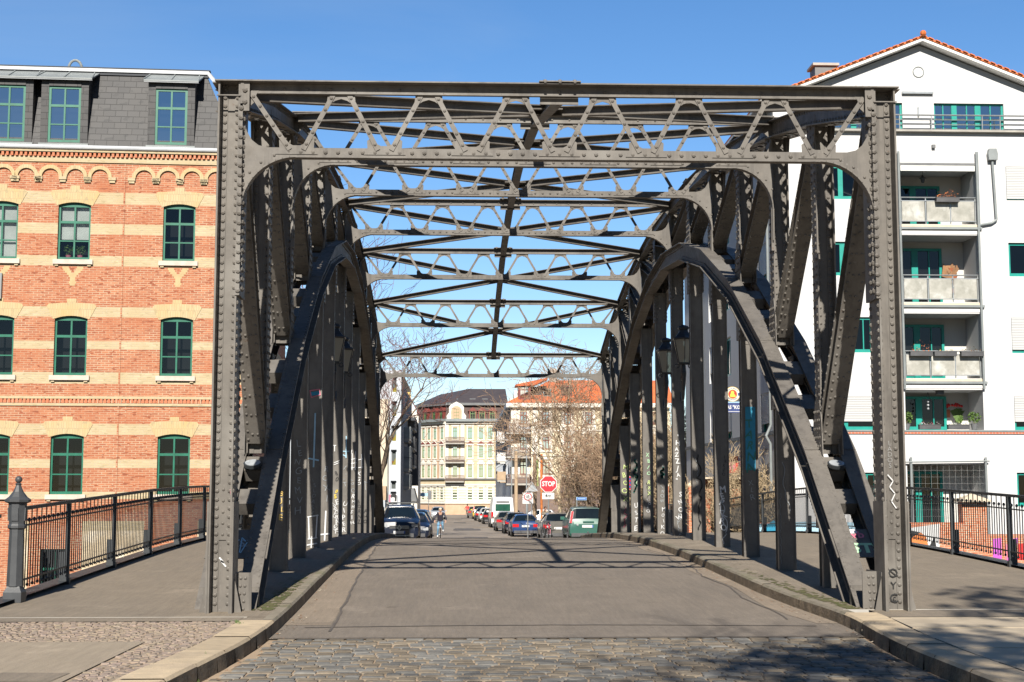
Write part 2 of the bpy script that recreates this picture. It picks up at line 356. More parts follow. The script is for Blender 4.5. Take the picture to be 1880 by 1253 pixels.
# road: setts in front, asphalt over the bridge, worn asphalt street beyond
nearz = lambda d: (lambda y: rz(y) + d)
s = MB(); sheet(s, kl, kr, nearz(-.016), rng(-30, 17.25, 1.0), M['sand_joint']); setting('sett_bedding', s)
s = MB(); s.cols = []
rs = random.Random(3); y = 8.0
while y < 17.2:
    d = rs.uniform(.12, .16); x = kl(y) + .05 + rs.uniform(0, .12); tone = rs.uniform(.85, 1.1)
    while x < kr(y) - .06:
        wd = rs.uniform(.14, .235); x1 = min(x + wd, kr(y) - .03)
        wob = .012 * math.sin(x * 1.3 + y * 2); h = rz(y) + rs.uniform(-.004, .004)
        j = [rs.uniform(-.008, .008) for _ in range(4)]; e = .022
        yy = y + wob
        a = [(x, yy + j[0], h - .04), (x1, yy + j[1], h - .04), (x1, yy + d + j[2], h - .04), (x, yy + d + j[3], h - .04)]
        b = [(x + e, yy + e + j[0], h + rs.uniform(-.003, .004)), (x1 - e, yy + e + j[1], h), (x1 - e, yy + d - e + j[2], h), (x + e, yy + d - e + j[3], h)]
        m_ = [((p[0] + q_[0]) / 2 - (.35 * (q_[0] - p[0])), (p[1] + q_[1]) / 2 - .35 * (q_[1] - p[1]), h - .005) for p, q_ in zip(a, b)]
        s.add(a + m_ + b, [(0, 1, 5, 4), (1, 2, 6, 5), (2, 3, 7, 6), (3, 0, 4, 7), (4, 5, 9, 8), (5, 6, 10, 9), (6, 7, 11, 10), (7, 4, 8, 11), (8, 9, 10, 11)], M['sett'])
        c = tone * rs.uniform(.70, 1.15); warm = rs.random()
        s.cols += [(c * (1.14 if warm > .5 else .99), c, c * (.84 if warm > .5 else 1.02))] * 12
        x = x1 + rs.uniform(.012, .022)
    y += d + rs.uniform(.012, .02)
setting('cobbled_road', s, recalc=False)
s = MB(); sheet(s, kl, kr, rz, rng(17.22, 56.2, .6), M['asphalt_bridge'], 4); setting('bridge_road', s)
s = MB()
sheet(s, lambda y: kl(y), lambda y: kl(y) + .42 + .22 * (1 - min(1, (y - 17) / 14)), nearz(.004), rng(18.75, 54, 1), M['asphalt_edge'])
sheet(s, lambda y: kr(y) - .30 - .1 * math.sin(y), lambda y: kr(y), nearz(.004), rng(18.75, 54, 1), M['asphalt_edge']); setting('road_edge_patch', s)
s = MB(); r3 = random.Random(5)
def crackline(pts, wd, z=.007):
    for a, b in zip(pts, pts[1:]):
        a, b = V(a), V(b); n = V((-(b - a).y, (b - a).x)).normalized() * wd / 2
        s.face([(a.x - n.x, a.y - n.y, rz(a.y) + z), (a.x + n.x, a.y + n.y, rz(a.y) + z), (b.x + n.x, b.y + n.y, rz(b.y) + z), (b.x - n.x, b.y - n.y, rz(b.y) + z)], M['tar'])
crackline([(-1.60 - .40 * (k / 40) + r3.uniform(-.022, .022), 18.0 + k * .45) for k in range(41)], .035)
crackline([(4.42 + .05 * math.sin(k * .7) + r3.uniform(-.02, .02), 19.2 + k * .4) for k in range(36)], .028)
crackline([(kl(18.55) + .3 + k * .16, 18.45 + .20 * math.sin(k / 40 * math.pi) + r3.uniform(-.01, .01)) for k in range(42)], .05)
crackline([(kl(17.3) + .05 + k * .18, 17.27 + r3.uniform(-.015, .015)) for k in range(40)], .03)
crackline([(kl(18.9) + .1 + k * .12, 18.95 + r3.uniform(-.01, .01)) for k in range(6)], .02)
setting('tar_seams', s)
s = MB(); sheet(s, kl, kr, rz, rng(56.2, 285, 3), M['asphalt_street'], 4); setting('street', s)
s = MB()
for k in range(26):
    yy = r3.uniform(64, 200); xx = r3.uniform(kl(yy) + .6, kr(yy) - 3); ww = r3.uniform(.5, 2.2); dd = r3.uniform(1, 7)
    s.face([(xx, yy, rz(yy) + .005), (xx + ww, yy, rz(yy) + .005), (xx + ww, yy + dd, rz(yy + dd) + .005), (xx, yy + dd, rz(yy + dd) + .005)], M['asphalt_edge' if k % 2 else 'tar'] if k % 5 else M['asphalt_bridge'])
setting('street_patch', s)
# pavements
s = MB()
sheet(s, lambda y: RAILL - .25, lambda y: kl(y) - .16, sz, rng(18.255, 56.2, .8), M['asphalt_walk'], 2); sheet(s, lambda y: kl(y) - .5, lambda y: kl(y) - .15, nearz(.156), [17.86, 18.1, 18.3], M['asphalt_walk'])
setting('pavement_bridge_left', s)
s = MB(); sheet(s, lambda y: kr(y) + .16, lambda y: RAILR + .25, sz, rng(18.9, 56.2, .8), M['asphalt_walk'], 2); setting('pavement_bridge_right', s)
s = MB()
for y0, y1, l, r_ in ((17.75, 18.23, -60, -2.7),): sheet(s, lambda y: l, lambda y: kl(y) - .44, sz, [y0, y1], M['asphalt_walk'])
sheet(s, lambda y: -60, lambda y: -3.32, sz, [-30, 0, 15.5], M['asphalt_slab']); setting('pavement_left', s)
s = MB(); sheet(s, lambda y: -9 if y > 15.4 else -3.36, lambda y: kl(y) - .42, nearz(.148), [-30, 0, 15.45, 15.46, 17.74], M['sand_joint']); setting('mosaic_bedding', s)
s = MB(); s.cols = []; y = 9.0
while y < 17.72:
    x = kl(y) - .48; x1 = -8.6 if y > 15.5 else -3.28
    while x > x1:
        a = rs.uniform(.06, .10); d = rs.uniform(.055, .085); h = sz(y) + rs.uniform(-.004, .004); an = rs.uniform(-.4, .4)
        ca, sa = math.cos(an), math.sin(an); P_ = []; T_ = []
        for ux, uy in ((-1, -1), (1, -1), (1, 1), (-1, 1)):
            q = rs.uniform(.85, 1.1); dx, dy = ux * a / 2 * q, uy * d / 2 * q
            P_.append((x + dx * ca - dy * sa, y + dx * sa + dy * ca, h - .022)); T_.append((x + (dx * ca - dy * sa) * .80, y + (dx * sa + dy * ca) * .80, h))
        s.add(P_ + T_, [(0, 1, 5, 4), (1, 2, 6, 5), (2, 3, 7, 6), (3, 0, 4, 7), (4, 5, 6, 7)], M['mosaic'])
        c = rs.uniform(.82, 1.12); s.cols += [(c, c * rs.uniform(.95, 1.02), c * rs.uniform(.92, 1.05))] * 8
        x -= a + rs.uniform(.002, .014)
    y += .082
setting('mosaic_pavement', s, recalc=False)
s = MB()
s.face([V((-4.15, 12.35, sz(0) + .004)), V((-3.42, 12.25, sz(0) + .004)), V((-3.40, 12.85, sz(0) + .004)), V((-4.0, 12.9, sz(0) + .004))], M['asphalt_walk'])
setting('pavement_patch', s)
s = MB(); s.cols = []
y = -20.0
while y < 17.9:                     # right pavement: large slabs with open joints
    d = rs.uniform(.95, 1.25); y1 = min(y + d, 18.0); x = kr(y) + .46; first = True
    while x < 12:
        wd = rs.uniform(1.5, 2.2); x0a = kr(y) + .46 if first else x; x0b = kr(y1) + .46 if first else x
        z = sz(y) + rs.uniform(-.004, .004); e = .012
        pts = [(x0a + e, y + e), (x + wd - e, y + e), (x + wd - e, y1 - e), (x0b + e, y1 - e)]
        s.add([(p[0], p[1], z - .08) for p in pts] + [(p[0], p[1], z) for p in pts], [(0, 1, 5, 4), (1, 2, 6, 5), (2, 3, 7, 6), (3, 0, 4, 7), (4, 5, 6, 7)], M['slab'])
        s.cols += [rs.uniform(.85, 1.12)] * 8
        x += wd; first = False
    y = y1
setting('slab_pavement', s, recalc=False)
s = MB(); sheet(s, lambda y: kr(y) + .44, lambda y: 12, nearz(.10), [-20, 0, 12, 15, 18.0], M['soil'])
sheet(s, lambda y: kr(y) + .44, lambda y: 12, sz, [18.0, 18.5, 18.88], M['asphalt_walk']); setting('pavement_right', s)
s = MB(); r4 = random.Random(9)
for (xa, ya, xb, yb, n_) in ((6.0, 14.6, 6.9, 13.6, 220), (4.62, 16.0, 4.66, 14.4, 0), (-2.72, 17.75, -2.6, 17.35, 60), (-2.35, 17.6, -2.3, 17.2, 25), (-2.45, 14.3, -2.4, 13.2, 45)):
    for _ in range(n_):
        t = r4.random(); x, y = xa + (xb - xa) * t + r4.gauss(0, .022), ya + (yb - ya) * t + r4.gauss(0, .022); a = r4.uniform(0, 6.28); h = r4.uniform(.01, .035)
        z = sz(y) if abs(x - kl(y)) > .12 else rz(y)
        s.face([(x - .006 * math.cos(a), y - .006 * math.sin(a), z - .01), (x + .006 * math.cos(a), y + .006 * math.sin(a), z - .01), (x + r4.uniform(-.02, .02), y + r4.uniform(-.02, .02), z + h)], M['leaf_green'])
tag(s.build('grass_tufts', loc=(0, 0, 0), recalc=False), 'thin line of green grass growing in the joints of the right pavement', 'grass', kind='stuff')
# seam strips at the ends of the bridge pavements
s = MB(); s.box(RAILL, kl(18) - .40, 18.232, 18.25, -.03, sz(18.2) + .004, M['concrete']); s.box(kr(18.5) + .1, 12, 18.87, 18.905, -.03, sz(18.9) + .006, M['concrete']); setting('expansion_joint', s)
# kerb stones
pm('concrete_kerb', (.25, .215, .165), (.18, .155, .115), 4, .95, bm=.5, bs_=60, big=(1.0, (.13, .125, .06), .5, .75), tint=True)
def kerb(side):
    s = MB(); s.cols = []; f = kl if side < 0 else kr; y = -20.0
    while y < 56:
        onb = y > (17.85 if side < 0 else 18.5) - .01
        d = (rs.uniform(.95, 1.35) if not onb else 2.0); y1 = min(y + d, 56.2)
        if not onb and y1 > (17.85 if side < 0 else 18.5) - .3: y1 = 17.85 if side < 0 else 18.5
        wd = .16 if onb else .43; e = .006; nseg = 3 if y > 5 else 1; ys = [y + e + (y1 - y - 2 * e) * k / nseg for k in range(nseg + 1)]
        c = rs.uniform(.85, 1.1); lift = rs.uniform(-.006, .008)
        for a, b in zip(ys, ys[1:]):
            q = lambda yy, off, z: (f(yy) + side * off, yy, z)
            rr = [.012 * rs.uniform(-1, 1) for _ in range(2)] if not onb else [0, 0]
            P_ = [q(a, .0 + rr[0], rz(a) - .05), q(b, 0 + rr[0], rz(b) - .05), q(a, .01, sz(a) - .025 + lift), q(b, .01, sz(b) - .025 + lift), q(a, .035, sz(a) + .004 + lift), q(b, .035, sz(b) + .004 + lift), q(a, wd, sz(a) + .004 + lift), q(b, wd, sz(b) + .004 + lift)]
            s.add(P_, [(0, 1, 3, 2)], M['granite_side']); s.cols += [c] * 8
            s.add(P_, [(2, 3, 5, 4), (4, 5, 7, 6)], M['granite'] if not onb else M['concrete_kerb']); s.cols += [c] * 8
        q = lambda yy, off, z: (f(yy) + side * off, yy, z)
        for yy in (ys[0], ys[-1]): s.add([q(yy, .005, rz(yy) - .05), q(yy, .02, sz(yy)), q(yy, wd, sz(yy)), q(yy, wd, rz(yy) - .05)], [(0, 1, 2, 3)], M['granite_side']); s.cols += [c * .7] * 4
        y = y1
    return s
setting('kerb_left', kerb(-1), recalc=False); setting('kerb_right', kerb(1), recalc=False)
s = MB()                            # mossy fringe along the feet of the trusses
rm = random.Random(33)
for sd, f in ((-1, kl), (1, kr)):
    for _ in range(260):
        y = 19.0 + abs(rm.gauss(0, 2.6)); off = .2 + abs(rm.gauss(0, .12)); q = rm.uniform(.012, .055); x = f(y) + sd * off; n = 7
        s.face([(x + q * rm.uniform(.6, 1.1) * math.cos(k * 6.283 / n), y + 1.6 * q * rm.uniform(.6, 1.1) * math.sin(k * 6.283 / n), sz(y) + .0045) for k in range(n)], M['moss'])
tag(s.build('moss', loc=(0, 0, 0), recalc=False), 'small patches of green moss on the kerb strips at the truss feet', 'moss', kind='stuff')
# dry leaves and grit gathered in the gutters
s = MB(); r5 = random.Random(12)
for _ in range(420):
    sd = r5.random() < .5; y = r5.uniform(11.5, 30); x = (kl(y) + abs(r5.gauss(0, .13)) + .02) if sd else (kr(y) - abs(r5.gauss(0, .16)) - .02)
    a = r5.uniform(0, 6.28); q = r5.uniform(.008, .028); z = rz(y) + .008
    s.face([(x + q * math.cos(a + k * 2.1), y + q * math.sin(a + k * 2.1), z + r5.uniform(0, .012)) for k in range(3)], M['dry_leaf'] if r5.random() < .7 else M['paint_beige'])
tag(s.build('leaf_litter', loc=(0, 0, 0), recalc=False), 'dry brown leaf litter scattered along both gutters of the road', 'leaf litter', kind='stuff')
# far pavements
s = MB()
for f, sd, wd in ((kl, -1, 3.6), (kr, 1, 4.0)):
    sheet(s, lambda y: min(f(y), f(y) + sd * wd), lambda y: max(f(y), f(y) + sd * wd), nearz(.12), rng(58, 285, 4), M['concrete'])
    for a, b in zip(rng(56.5, 285, 6), rng(56.5, 285, 6)[1:]):
        s.face([(f(a), a, rz(a) - .02), (f(b), b, rz(b) - .02), (f(b), b, rz(b) + .12), (f(a), a, rz(a) + .12)], M['granite'])
s.face([(-9, 55.5, -.2), (-2.2, 55.5, -.2), (-3, 62, -.5), (-9, 62, -.5)], M['concrete']); s.face([(4.8, 56, -.2), (14, 56, -.2), (14, 66, -.66), (7.0, 62, -.5)], M['concrete'])
setting('far_pavement', s)
# bridge deck body below road and pavements
s = MB()
for a, b in zip(rng(18.9, 55.3, 2.6), rng(18.9, 55.3, 2.6)[1:]):
    za, zb = rz(a) - .12, rz(b) - .12
    s.add([(RAILL - .3, a, za), (RAILR + .3, a, za), (RAILR + .3, b, zb), (RAILL - .3, b, zb), (RAILL - .3, a, za - .7), (RAILR + .3, a, za - .7), (RAILR + .3, b, zb - .7), (RAILL - .3, b, zb - .7)], [(0, 1, 2, 3), (4, 5, 6, 7), (0, 3, 7, 4), (1, 2, 6, 5)], M['iron'])
    for X in (RAILL - .28, RAILR + .28):
        s.face([(X, a, rz(a) - .2), (X, b, rz(b) - .2), (X, b, sz(b) + .05), (X, a, sz(a) + .05)], M['iron'])
        s.face([(X, a, sz(a) + .05), (X, b, sz(b) + .05), (X + (.3 if X < 0 else -.3), b, sz(b) + .05), (X + (.3 if X < 0 else -.3), a, sz(a) + .05)], M['iron'])
setting('bridge_deck', s)
# ------------------------------------------------------------------ the bridge
XC = (XL + XR) / 2
bridge = thing('steel_bridge', (XC, 37, 0), 'grey-brown riveted steel arch truss bridge carrying the road, braced overhead and tagged with graffiti', 'bridge')
S_, SF = M['steel'], M['steel_far']
MB.warp = True
def T(i): t = (i - 6) / 6; return 9.22 - 2.25 * t * t - .06 * t
def A(i): t = (i - 6) / 6; return 7.85 - 8.05 * t * t - (.08 * t if t > 0 else 0)
XY = V((0, -1, 0))
def hsec(mb, X, y, z0, z1, w, d, mat, riv=0, rr=.022, sp=.118, inn=1):
    # plate facing the road user, fins along both edges, angle legs with rivet columns
    mb.box(X - w / 2, X + w / 2, y - .012, y + .012, z0, z1, mat)
    for s in (-1, 1):
        mb.box(X + s * w / 2 - .012, X + s * w / 2 + .012, y - d / 2, y + d / 2, z0, z1, mat)
        mb.box(X + s * (w / 2 - .05) - .038, X + s * (w / 2 - .05) + .038, y - .026, y - .0125, z0, z1, mat)
        if riv:
            mb.rivs((X + s * (w / 2 - .052), y - .026, z0 + .1), (X + s * (w / 2 - .052), y - .026, z1), sp, XY, rr, mat)
            xo = X + s * (w / 2 + .0125)
            if s == inn: mb.rivs((xo, y - d / 2 + .05, z0 + .1), (xo, y - d / 2 + .05, z1), sp, (s, 0, 0), rr, mat); mb.rivs((xo, y + d / 2 - .06, z0 + .1), (xo, y + d / 2 - .06, z1), sp, (s, 0, 0), rr, mat)
posts = {}
for sd, X in ((-1, XL), (1, XR)):
    inn = -sd
    for i in (0, 12):
        mb = MB(); y = py_(i); b = sz(y) - .05; t = T(i); riv = i == 0
        hsec(mb, X, y - .1, b, t, .27, .46, S_, riv, .029, .112, inn)
        if i == 0:
            # doubled fins near the foot, cover strap, flared foot plates, inner splice plate
            for s in (-1, 1):
                mb.box(X + s * .16 - .012, X + s * .16 + .012, y - .345, y + .12, b, 1.45, S_)
                mb.prism([(0, 0), (.11, 0), (.03, .38), (0, .5)], (X + s * .172, y - .2, b), (s, 0, 0), (0, 0, 1), (0, .016, 0), S_)
            mb.box(X - .05, X + .05, y - .128, y - .1125, .95, 1.68, S_)
            mb.rivs((X, y - .128, .95), (X, y - .128, 1.68), .145, XY, .02, S_)
            xo = X + inn * .185
            mb.box(min(xo, X + inn * .15), max(xo, X + inn * .15), y - .30, y + .16, 4.15, t - .28, S_)
            for dy in (-.24, -.12): mb.rivs((xo, y + dy, 4.2), (xo, y + dy, t - .3), .125, (inn, 0, 0), .037, S_)
            mb.rivs((X + inn * .165, y - .345, 4.15), (X + inn * .165, y - .345, t - .3), .125, XY, .035, S_)
            mb.box(X + inn * .155 - .03, X + inn * .155 + .03, y - .345, y - .33, 4.15, t - .3, S_)
            # junction of the portal head: outstanding angles and bolted cap
            mb.box(X - .19, X + .45, y - .38, y + .3, t, t + .016, S_) if sd < 0 else mb.box(X - .45, X + .19, y - .38, y + .3, t, t + .016, S_)
            for k in range(3):
                for q in range(2): mb.rivet((X + inn * (.2 + k * .09), y - .3 + q * .12, t + .016), (0, 0, 1), .03, S_)
            mb.box(X - .16, X + .16, y - .36, y - .345, t - .2, t - .185, S_)
            for q in (t - .12, t - .28): mb.rivet((X + inn * .21, y - .345, q), XY, .035, S_)
            mb.box(X + inn * .21 - .06, X + inn * .21 + .06, y - .345, y - .33, t - .4, t, S_)
        posts[(sd, i)] = mb.build('end_post', bridge)
    # top chord
    mb = MB()
    for i in range(12):
        p, q = V((X, py_(i), T(i) - .17)), V((X, py_(i + 1), T(i + 1) - .17))
        d_ = (q - p).normalized(); u_ = V((0, -d_.z, d_.y))
        for s in (-1, 1):              # two webs with edge angles, laced together above and below
            mb.beam(p, q, .016, .30, S_, os=s * .15)
            for o_ in (.142, -.142): mb.beam(p, q, .10, .014, S_, os=s * .19, ou=o_); mb.beam(p, q, .07, .012, S_, os=s * .107, ou=o_ * .98)
        n_ = 7
        for k in range(n_):
            a_, b_ = p.lerp(q, k / n_), p.lerp(q, (k + 1) / n_); sg_ = 1 if k % 2 else -1
            for o_ in (.156, -.156): mb.beam(a_ + V((sg_ * .14, 0, 0)) + u_ * o_, b_ - V((sg_ * .14, 0, 0)) + u_ * o_, .075, .012, S_, up=u_)
        mb.beam(p - d_ * .0, p + d_ * .45, .40, .014, S_, ou=.165); mb.beam(q - d_ * .45, q, .40, .014, S_, ou=.165)
        if i < 5:
            for du in (.09, -.09):
                u = V((0, -(q - p).z, (q - p).y)).normalized() * du
                mb.rivs(p + u + V((inn * .158, 0, 0)), q + u + V((inn * .158, 0, 0)), .16, (inn, 0, 0), .02, S_)
        mb.box(X - .24, X + .24, py_(i) - .25, py_(i) + .25, T(i) + .004, T(i) + .02, S_)
    mb.build('top_chord', bridge)
    # arch: two ribs with batten plates between
    for r in (-1, 1):
        mb = MB(); xr = X + r * .27
        for i in range(12):
            p, q = V((xr, py_(i), A(i) - .21)), V((xr, py_(i + 1), A(i + 1) - .21))
            if i == 0: p = p + (q - p) * .055
            mb.ibeam(p, q, .27, .42, S_, t=.022)
            if i < 8:
                d = q - p; u = V((0, -d.z, d.y)).normalized()
                for s in (-1, 1):
                    mb.rivs(p + u * .15 + V((s * .012, 0, 0)), q + u * .15 + V((s * .012, 0, 0)), .13, (s, 0, 0), .018, S_)
                    mb.rivs(p - u * .15 + V((s * .012, 0, 0)), q - u * .15 + V((s * .012, 0, 0)), .13, (s, 0, 0), .018, S_)
                if i < 6 and r == inn:
                    for s in (-1, 1): mb.rivs(p + u * .21 + V((s * .1, 0, 0)), q + u * .21 + V((s * .1, 0, 0)), .13 if i < 3 else .2, u, .014, S_)
                # web splice angles
                mb.beam(p + u * .155, q + u * .155, .07, .07, S_); mb.beam(p - u * .155, q - u * .155, .07, .07, S_)
        posts[('r', sd, r)] = mb.build('arch_rib', bridge)
    for i in range(12):
        for f in ((.12, .40, .72) if 0 < i < 11 else (.70, .90) if i == 0 else (.12, .3)):
            p, q = V((X, py_(i), A(i) - .02)), V((X, py_(i + 1), A(i + 1) - .02)); d = (q - p).normalized(); c = p + (q - p) * f
            h_ = .23 if i not in (0, 11) else .17; mb = MB(); mb.beam(c - d * h_, c + d * h_, .30, .014, S_); mb.beam(c - d * h_, c - d * (h_ - .015), .28, .2, S_, ou=-.1); mb.beam(c + d * (h_ - .015), c + d * h_, .28, .2, S_, ou=-.1)
            mb.build('batten_plate', bridge)
    # large plate tying the arch foot to the end post
    for i, sg in ((0, 1), (12, -1)):
        p, q = V((X, py_(i), A(i))), V((X, py_(i + sg), A(i + sg))); d = (q - p).normalized(); u = V((0, -d.z * sg, d.y * sg)) 
        if u.z < 0: u = -u
        mb = MB(); c = p + (q - p) * .42 + u * .012
        mb.beam(c - d * .30, c + d * .30, .86, .016, S_)
        gus = None
        if i == 0:
            for s in (-1, 1):
                mb.rivs(c - d * .28 + u * .009 + V((s * .37, 0, 0)), c + d * .28 + u * .009 + V((s * .37, 0, 0)), .12, u, .022, S_)
                mb.rivs(c - d * .28 + u * .009 + V((s * .27, 0, 0)), c + d * .28 + u * .009 + V((s * .27, 0, 0)), .12, u, .022, S_) if s == inn else None
            # box between the foot and the post
            gus = mb.build('foot_plate', bridge); mb = MB()
            mb.box(X + inn * .17 - .008, X + inn * .17 + .008, py_(0) - .2, py_(0) + .5, -.02, .52, S_)
            mb.box(min(X + inn * .165, X + inn * .37), max(X + inn * .165, X + inn * .37), py_(0) + .02, py_(0) + .04, -.02, .52, S_)
            for k in (0, 1): mb.rivs((X + inn * (.2 + k * .06), py_(0) + .02, -.0), (X + inn * (.23 + k * .06), py_(0) + .02, .5), .10, XY, .022, S_)
            qb = MB(); qb.box(X - .4, X + .4, py_(0) + .5, py_(0) + .56, -.05, .3, S_); qb.box(X - .43, X + .43, py_(0) + .46, py_(0) + .6, -.05, .0, S_); qb.build('bearing_plate', bridge)
            p5 = p + (q - p) * .86 + u * .05; qb = MB(); qb.cyl(p5, p5 + V((0, -.02, .05)), .13, .14, 14, M['iron']); qb.cyl(p5 + V((0, -.021, .0525)), p5 + V((0, -.025, .062)), .115, .115, 14, M['lens_white']); qb.build('floodlight', bridge)
        if gus is None: gus = mb.build('foot_plate', bridge)
        else: mb.build('foot_box', bridge)
        posts[('g', sd, i)] = gus
    hang = {}
    for i in range(1, 12):
        y = py_(i); near = i <= 7
        mb = MB(); hsec(mb, X, y - .02, A(i) - .1, T(i) - .3, .27, .30, S_ if near else SF, near, .025 if i < 4 else .027, .125 if i < 4 else .16, inn)
        # gusset cheeks at the foot of the vertical
        for s in (-1, 1):
            mb.prism([(-.30, 0), (.30, 0), (.24, .5), (.1, .85), (-.16, .85), (-.26, .5)], (X + s * .150, y, A(i) - .12), (0, 1, 0), (0, 0, 1), (s * .014, 0, 0), S_)
            if near and s == inn:
                for dy in (-.19, -.06, .07, .19): mb.rivs((X + s * .165, y + dy, A(i) - .05), (X + s * .165, y + dy * .75, A(i) + .62), .115, (s, 0, 0), .022, S_)
        # gusset cheeks under the top chord
        for s in (-1, 1):
            mb.prism([(-.30, 0), (.30, 0), (.14, -.55), (-.14, -.55)], (X + s * .152, y, T(i) - .22), (0, 1, 0), (0, 0, 1), (s * .012, 0, 0), S_)
            if i < 6 and s == inn:
                for dy in (-.14, 0, .14): mb.rivs((X + s * .165, y + dy, T(i) - .72), (X + s * .165, y + dy * 1.4, T(i) - .3), .12, (s, 0, 0), .022, S_)
        mb.build('vertical', bridge)
        # hanger
        mb = MB(); z0, z1 = sz(y) - .04, A(i) - .40; m = S_ if near else SF
        mb.box(X - .14, X + .14, y - .15, y - .132, z0, z1, m); mb.box(X - .14, X + .14, y + .132, y + .15, z0, z1, m); mb.box(X - .01, X + .01, y - .132, y + .132, z0, z1, m)
        for s in (-1, 1):
            mb.box(X + s * .14 - .014, X + s * .14 + .014, y - .165, y - .06, z0, z1, m)
        if z1 - z0 > 1.6:
            zc = z1 - .95
            mb.box(X - .15, X + .15, y - .163, y - .151, zc, z1, m)
            for s in (-1, 1):
                mb.box(X + s * .16 - .012, X + s * .16 + .012, y - .2, y + .2, zc + .1, z1 + .1, m)
                if near:
                    mb.rivs((X + s * .09, y - .163, zc), (X + s * .09, y - .163, z1), .105, XY, .022, m)
                    mb.rivs((X + s * .172, y - .13, zc + .1), (X + s * .172, y - .13, z1), .105, (s, 0, 0), .024, m)
            for k in range(6): mb.box(X - .145, X + .145, y - .172, y - .164, zc + .04 + k * .155, zc + .06 + k * .155, m) if i % 2 == 0 else None
        hang[i] = mb.build('hanger', bridge)
    posts[('h', sd)] = hang
    for k in range(12):                       # diagonals fall from the ends towards the crown
        a, b = (k, k + 1) if k < 6 else (k + 1, k)
        p, q = V((X, py_(a) + (.12 if k < 6 else -.12), T(a) - .42)), V((X, py_(b) - (.05 if k < 6 else -.05), A(b) + .12))
        if k in (5, 6): q.z = A(b) + .3
        mb = MB(); mb.ibeam(p, q, .31, .27, S_, t=.016); d = (q - p).normalized()
        u = V((0, -d.z, d.y)); u = u if u.y < 0 else -u
        if k < 5:
            for s in (-1, 1):
                mb.rivs(p + u * .135 + V((s * .11, 0, 0)), q + u * .135 + V((s * .11, 0, 0)), .15, u, .021, S_)
                mb.rivs(p + u * .135 + V((s * .04, 0, 0)), q + u * .135 + V((s * .04, 0, 0)), .32, u, .021, S_)
            mb.rivs(p - u * .09 + V((inn * .155, 0, 0)), q - u * .09 + V((inn * .155, 0, 0)), .15, (inn, 0, 0), .018, S_)
        mb.build('diagonal', bridge)
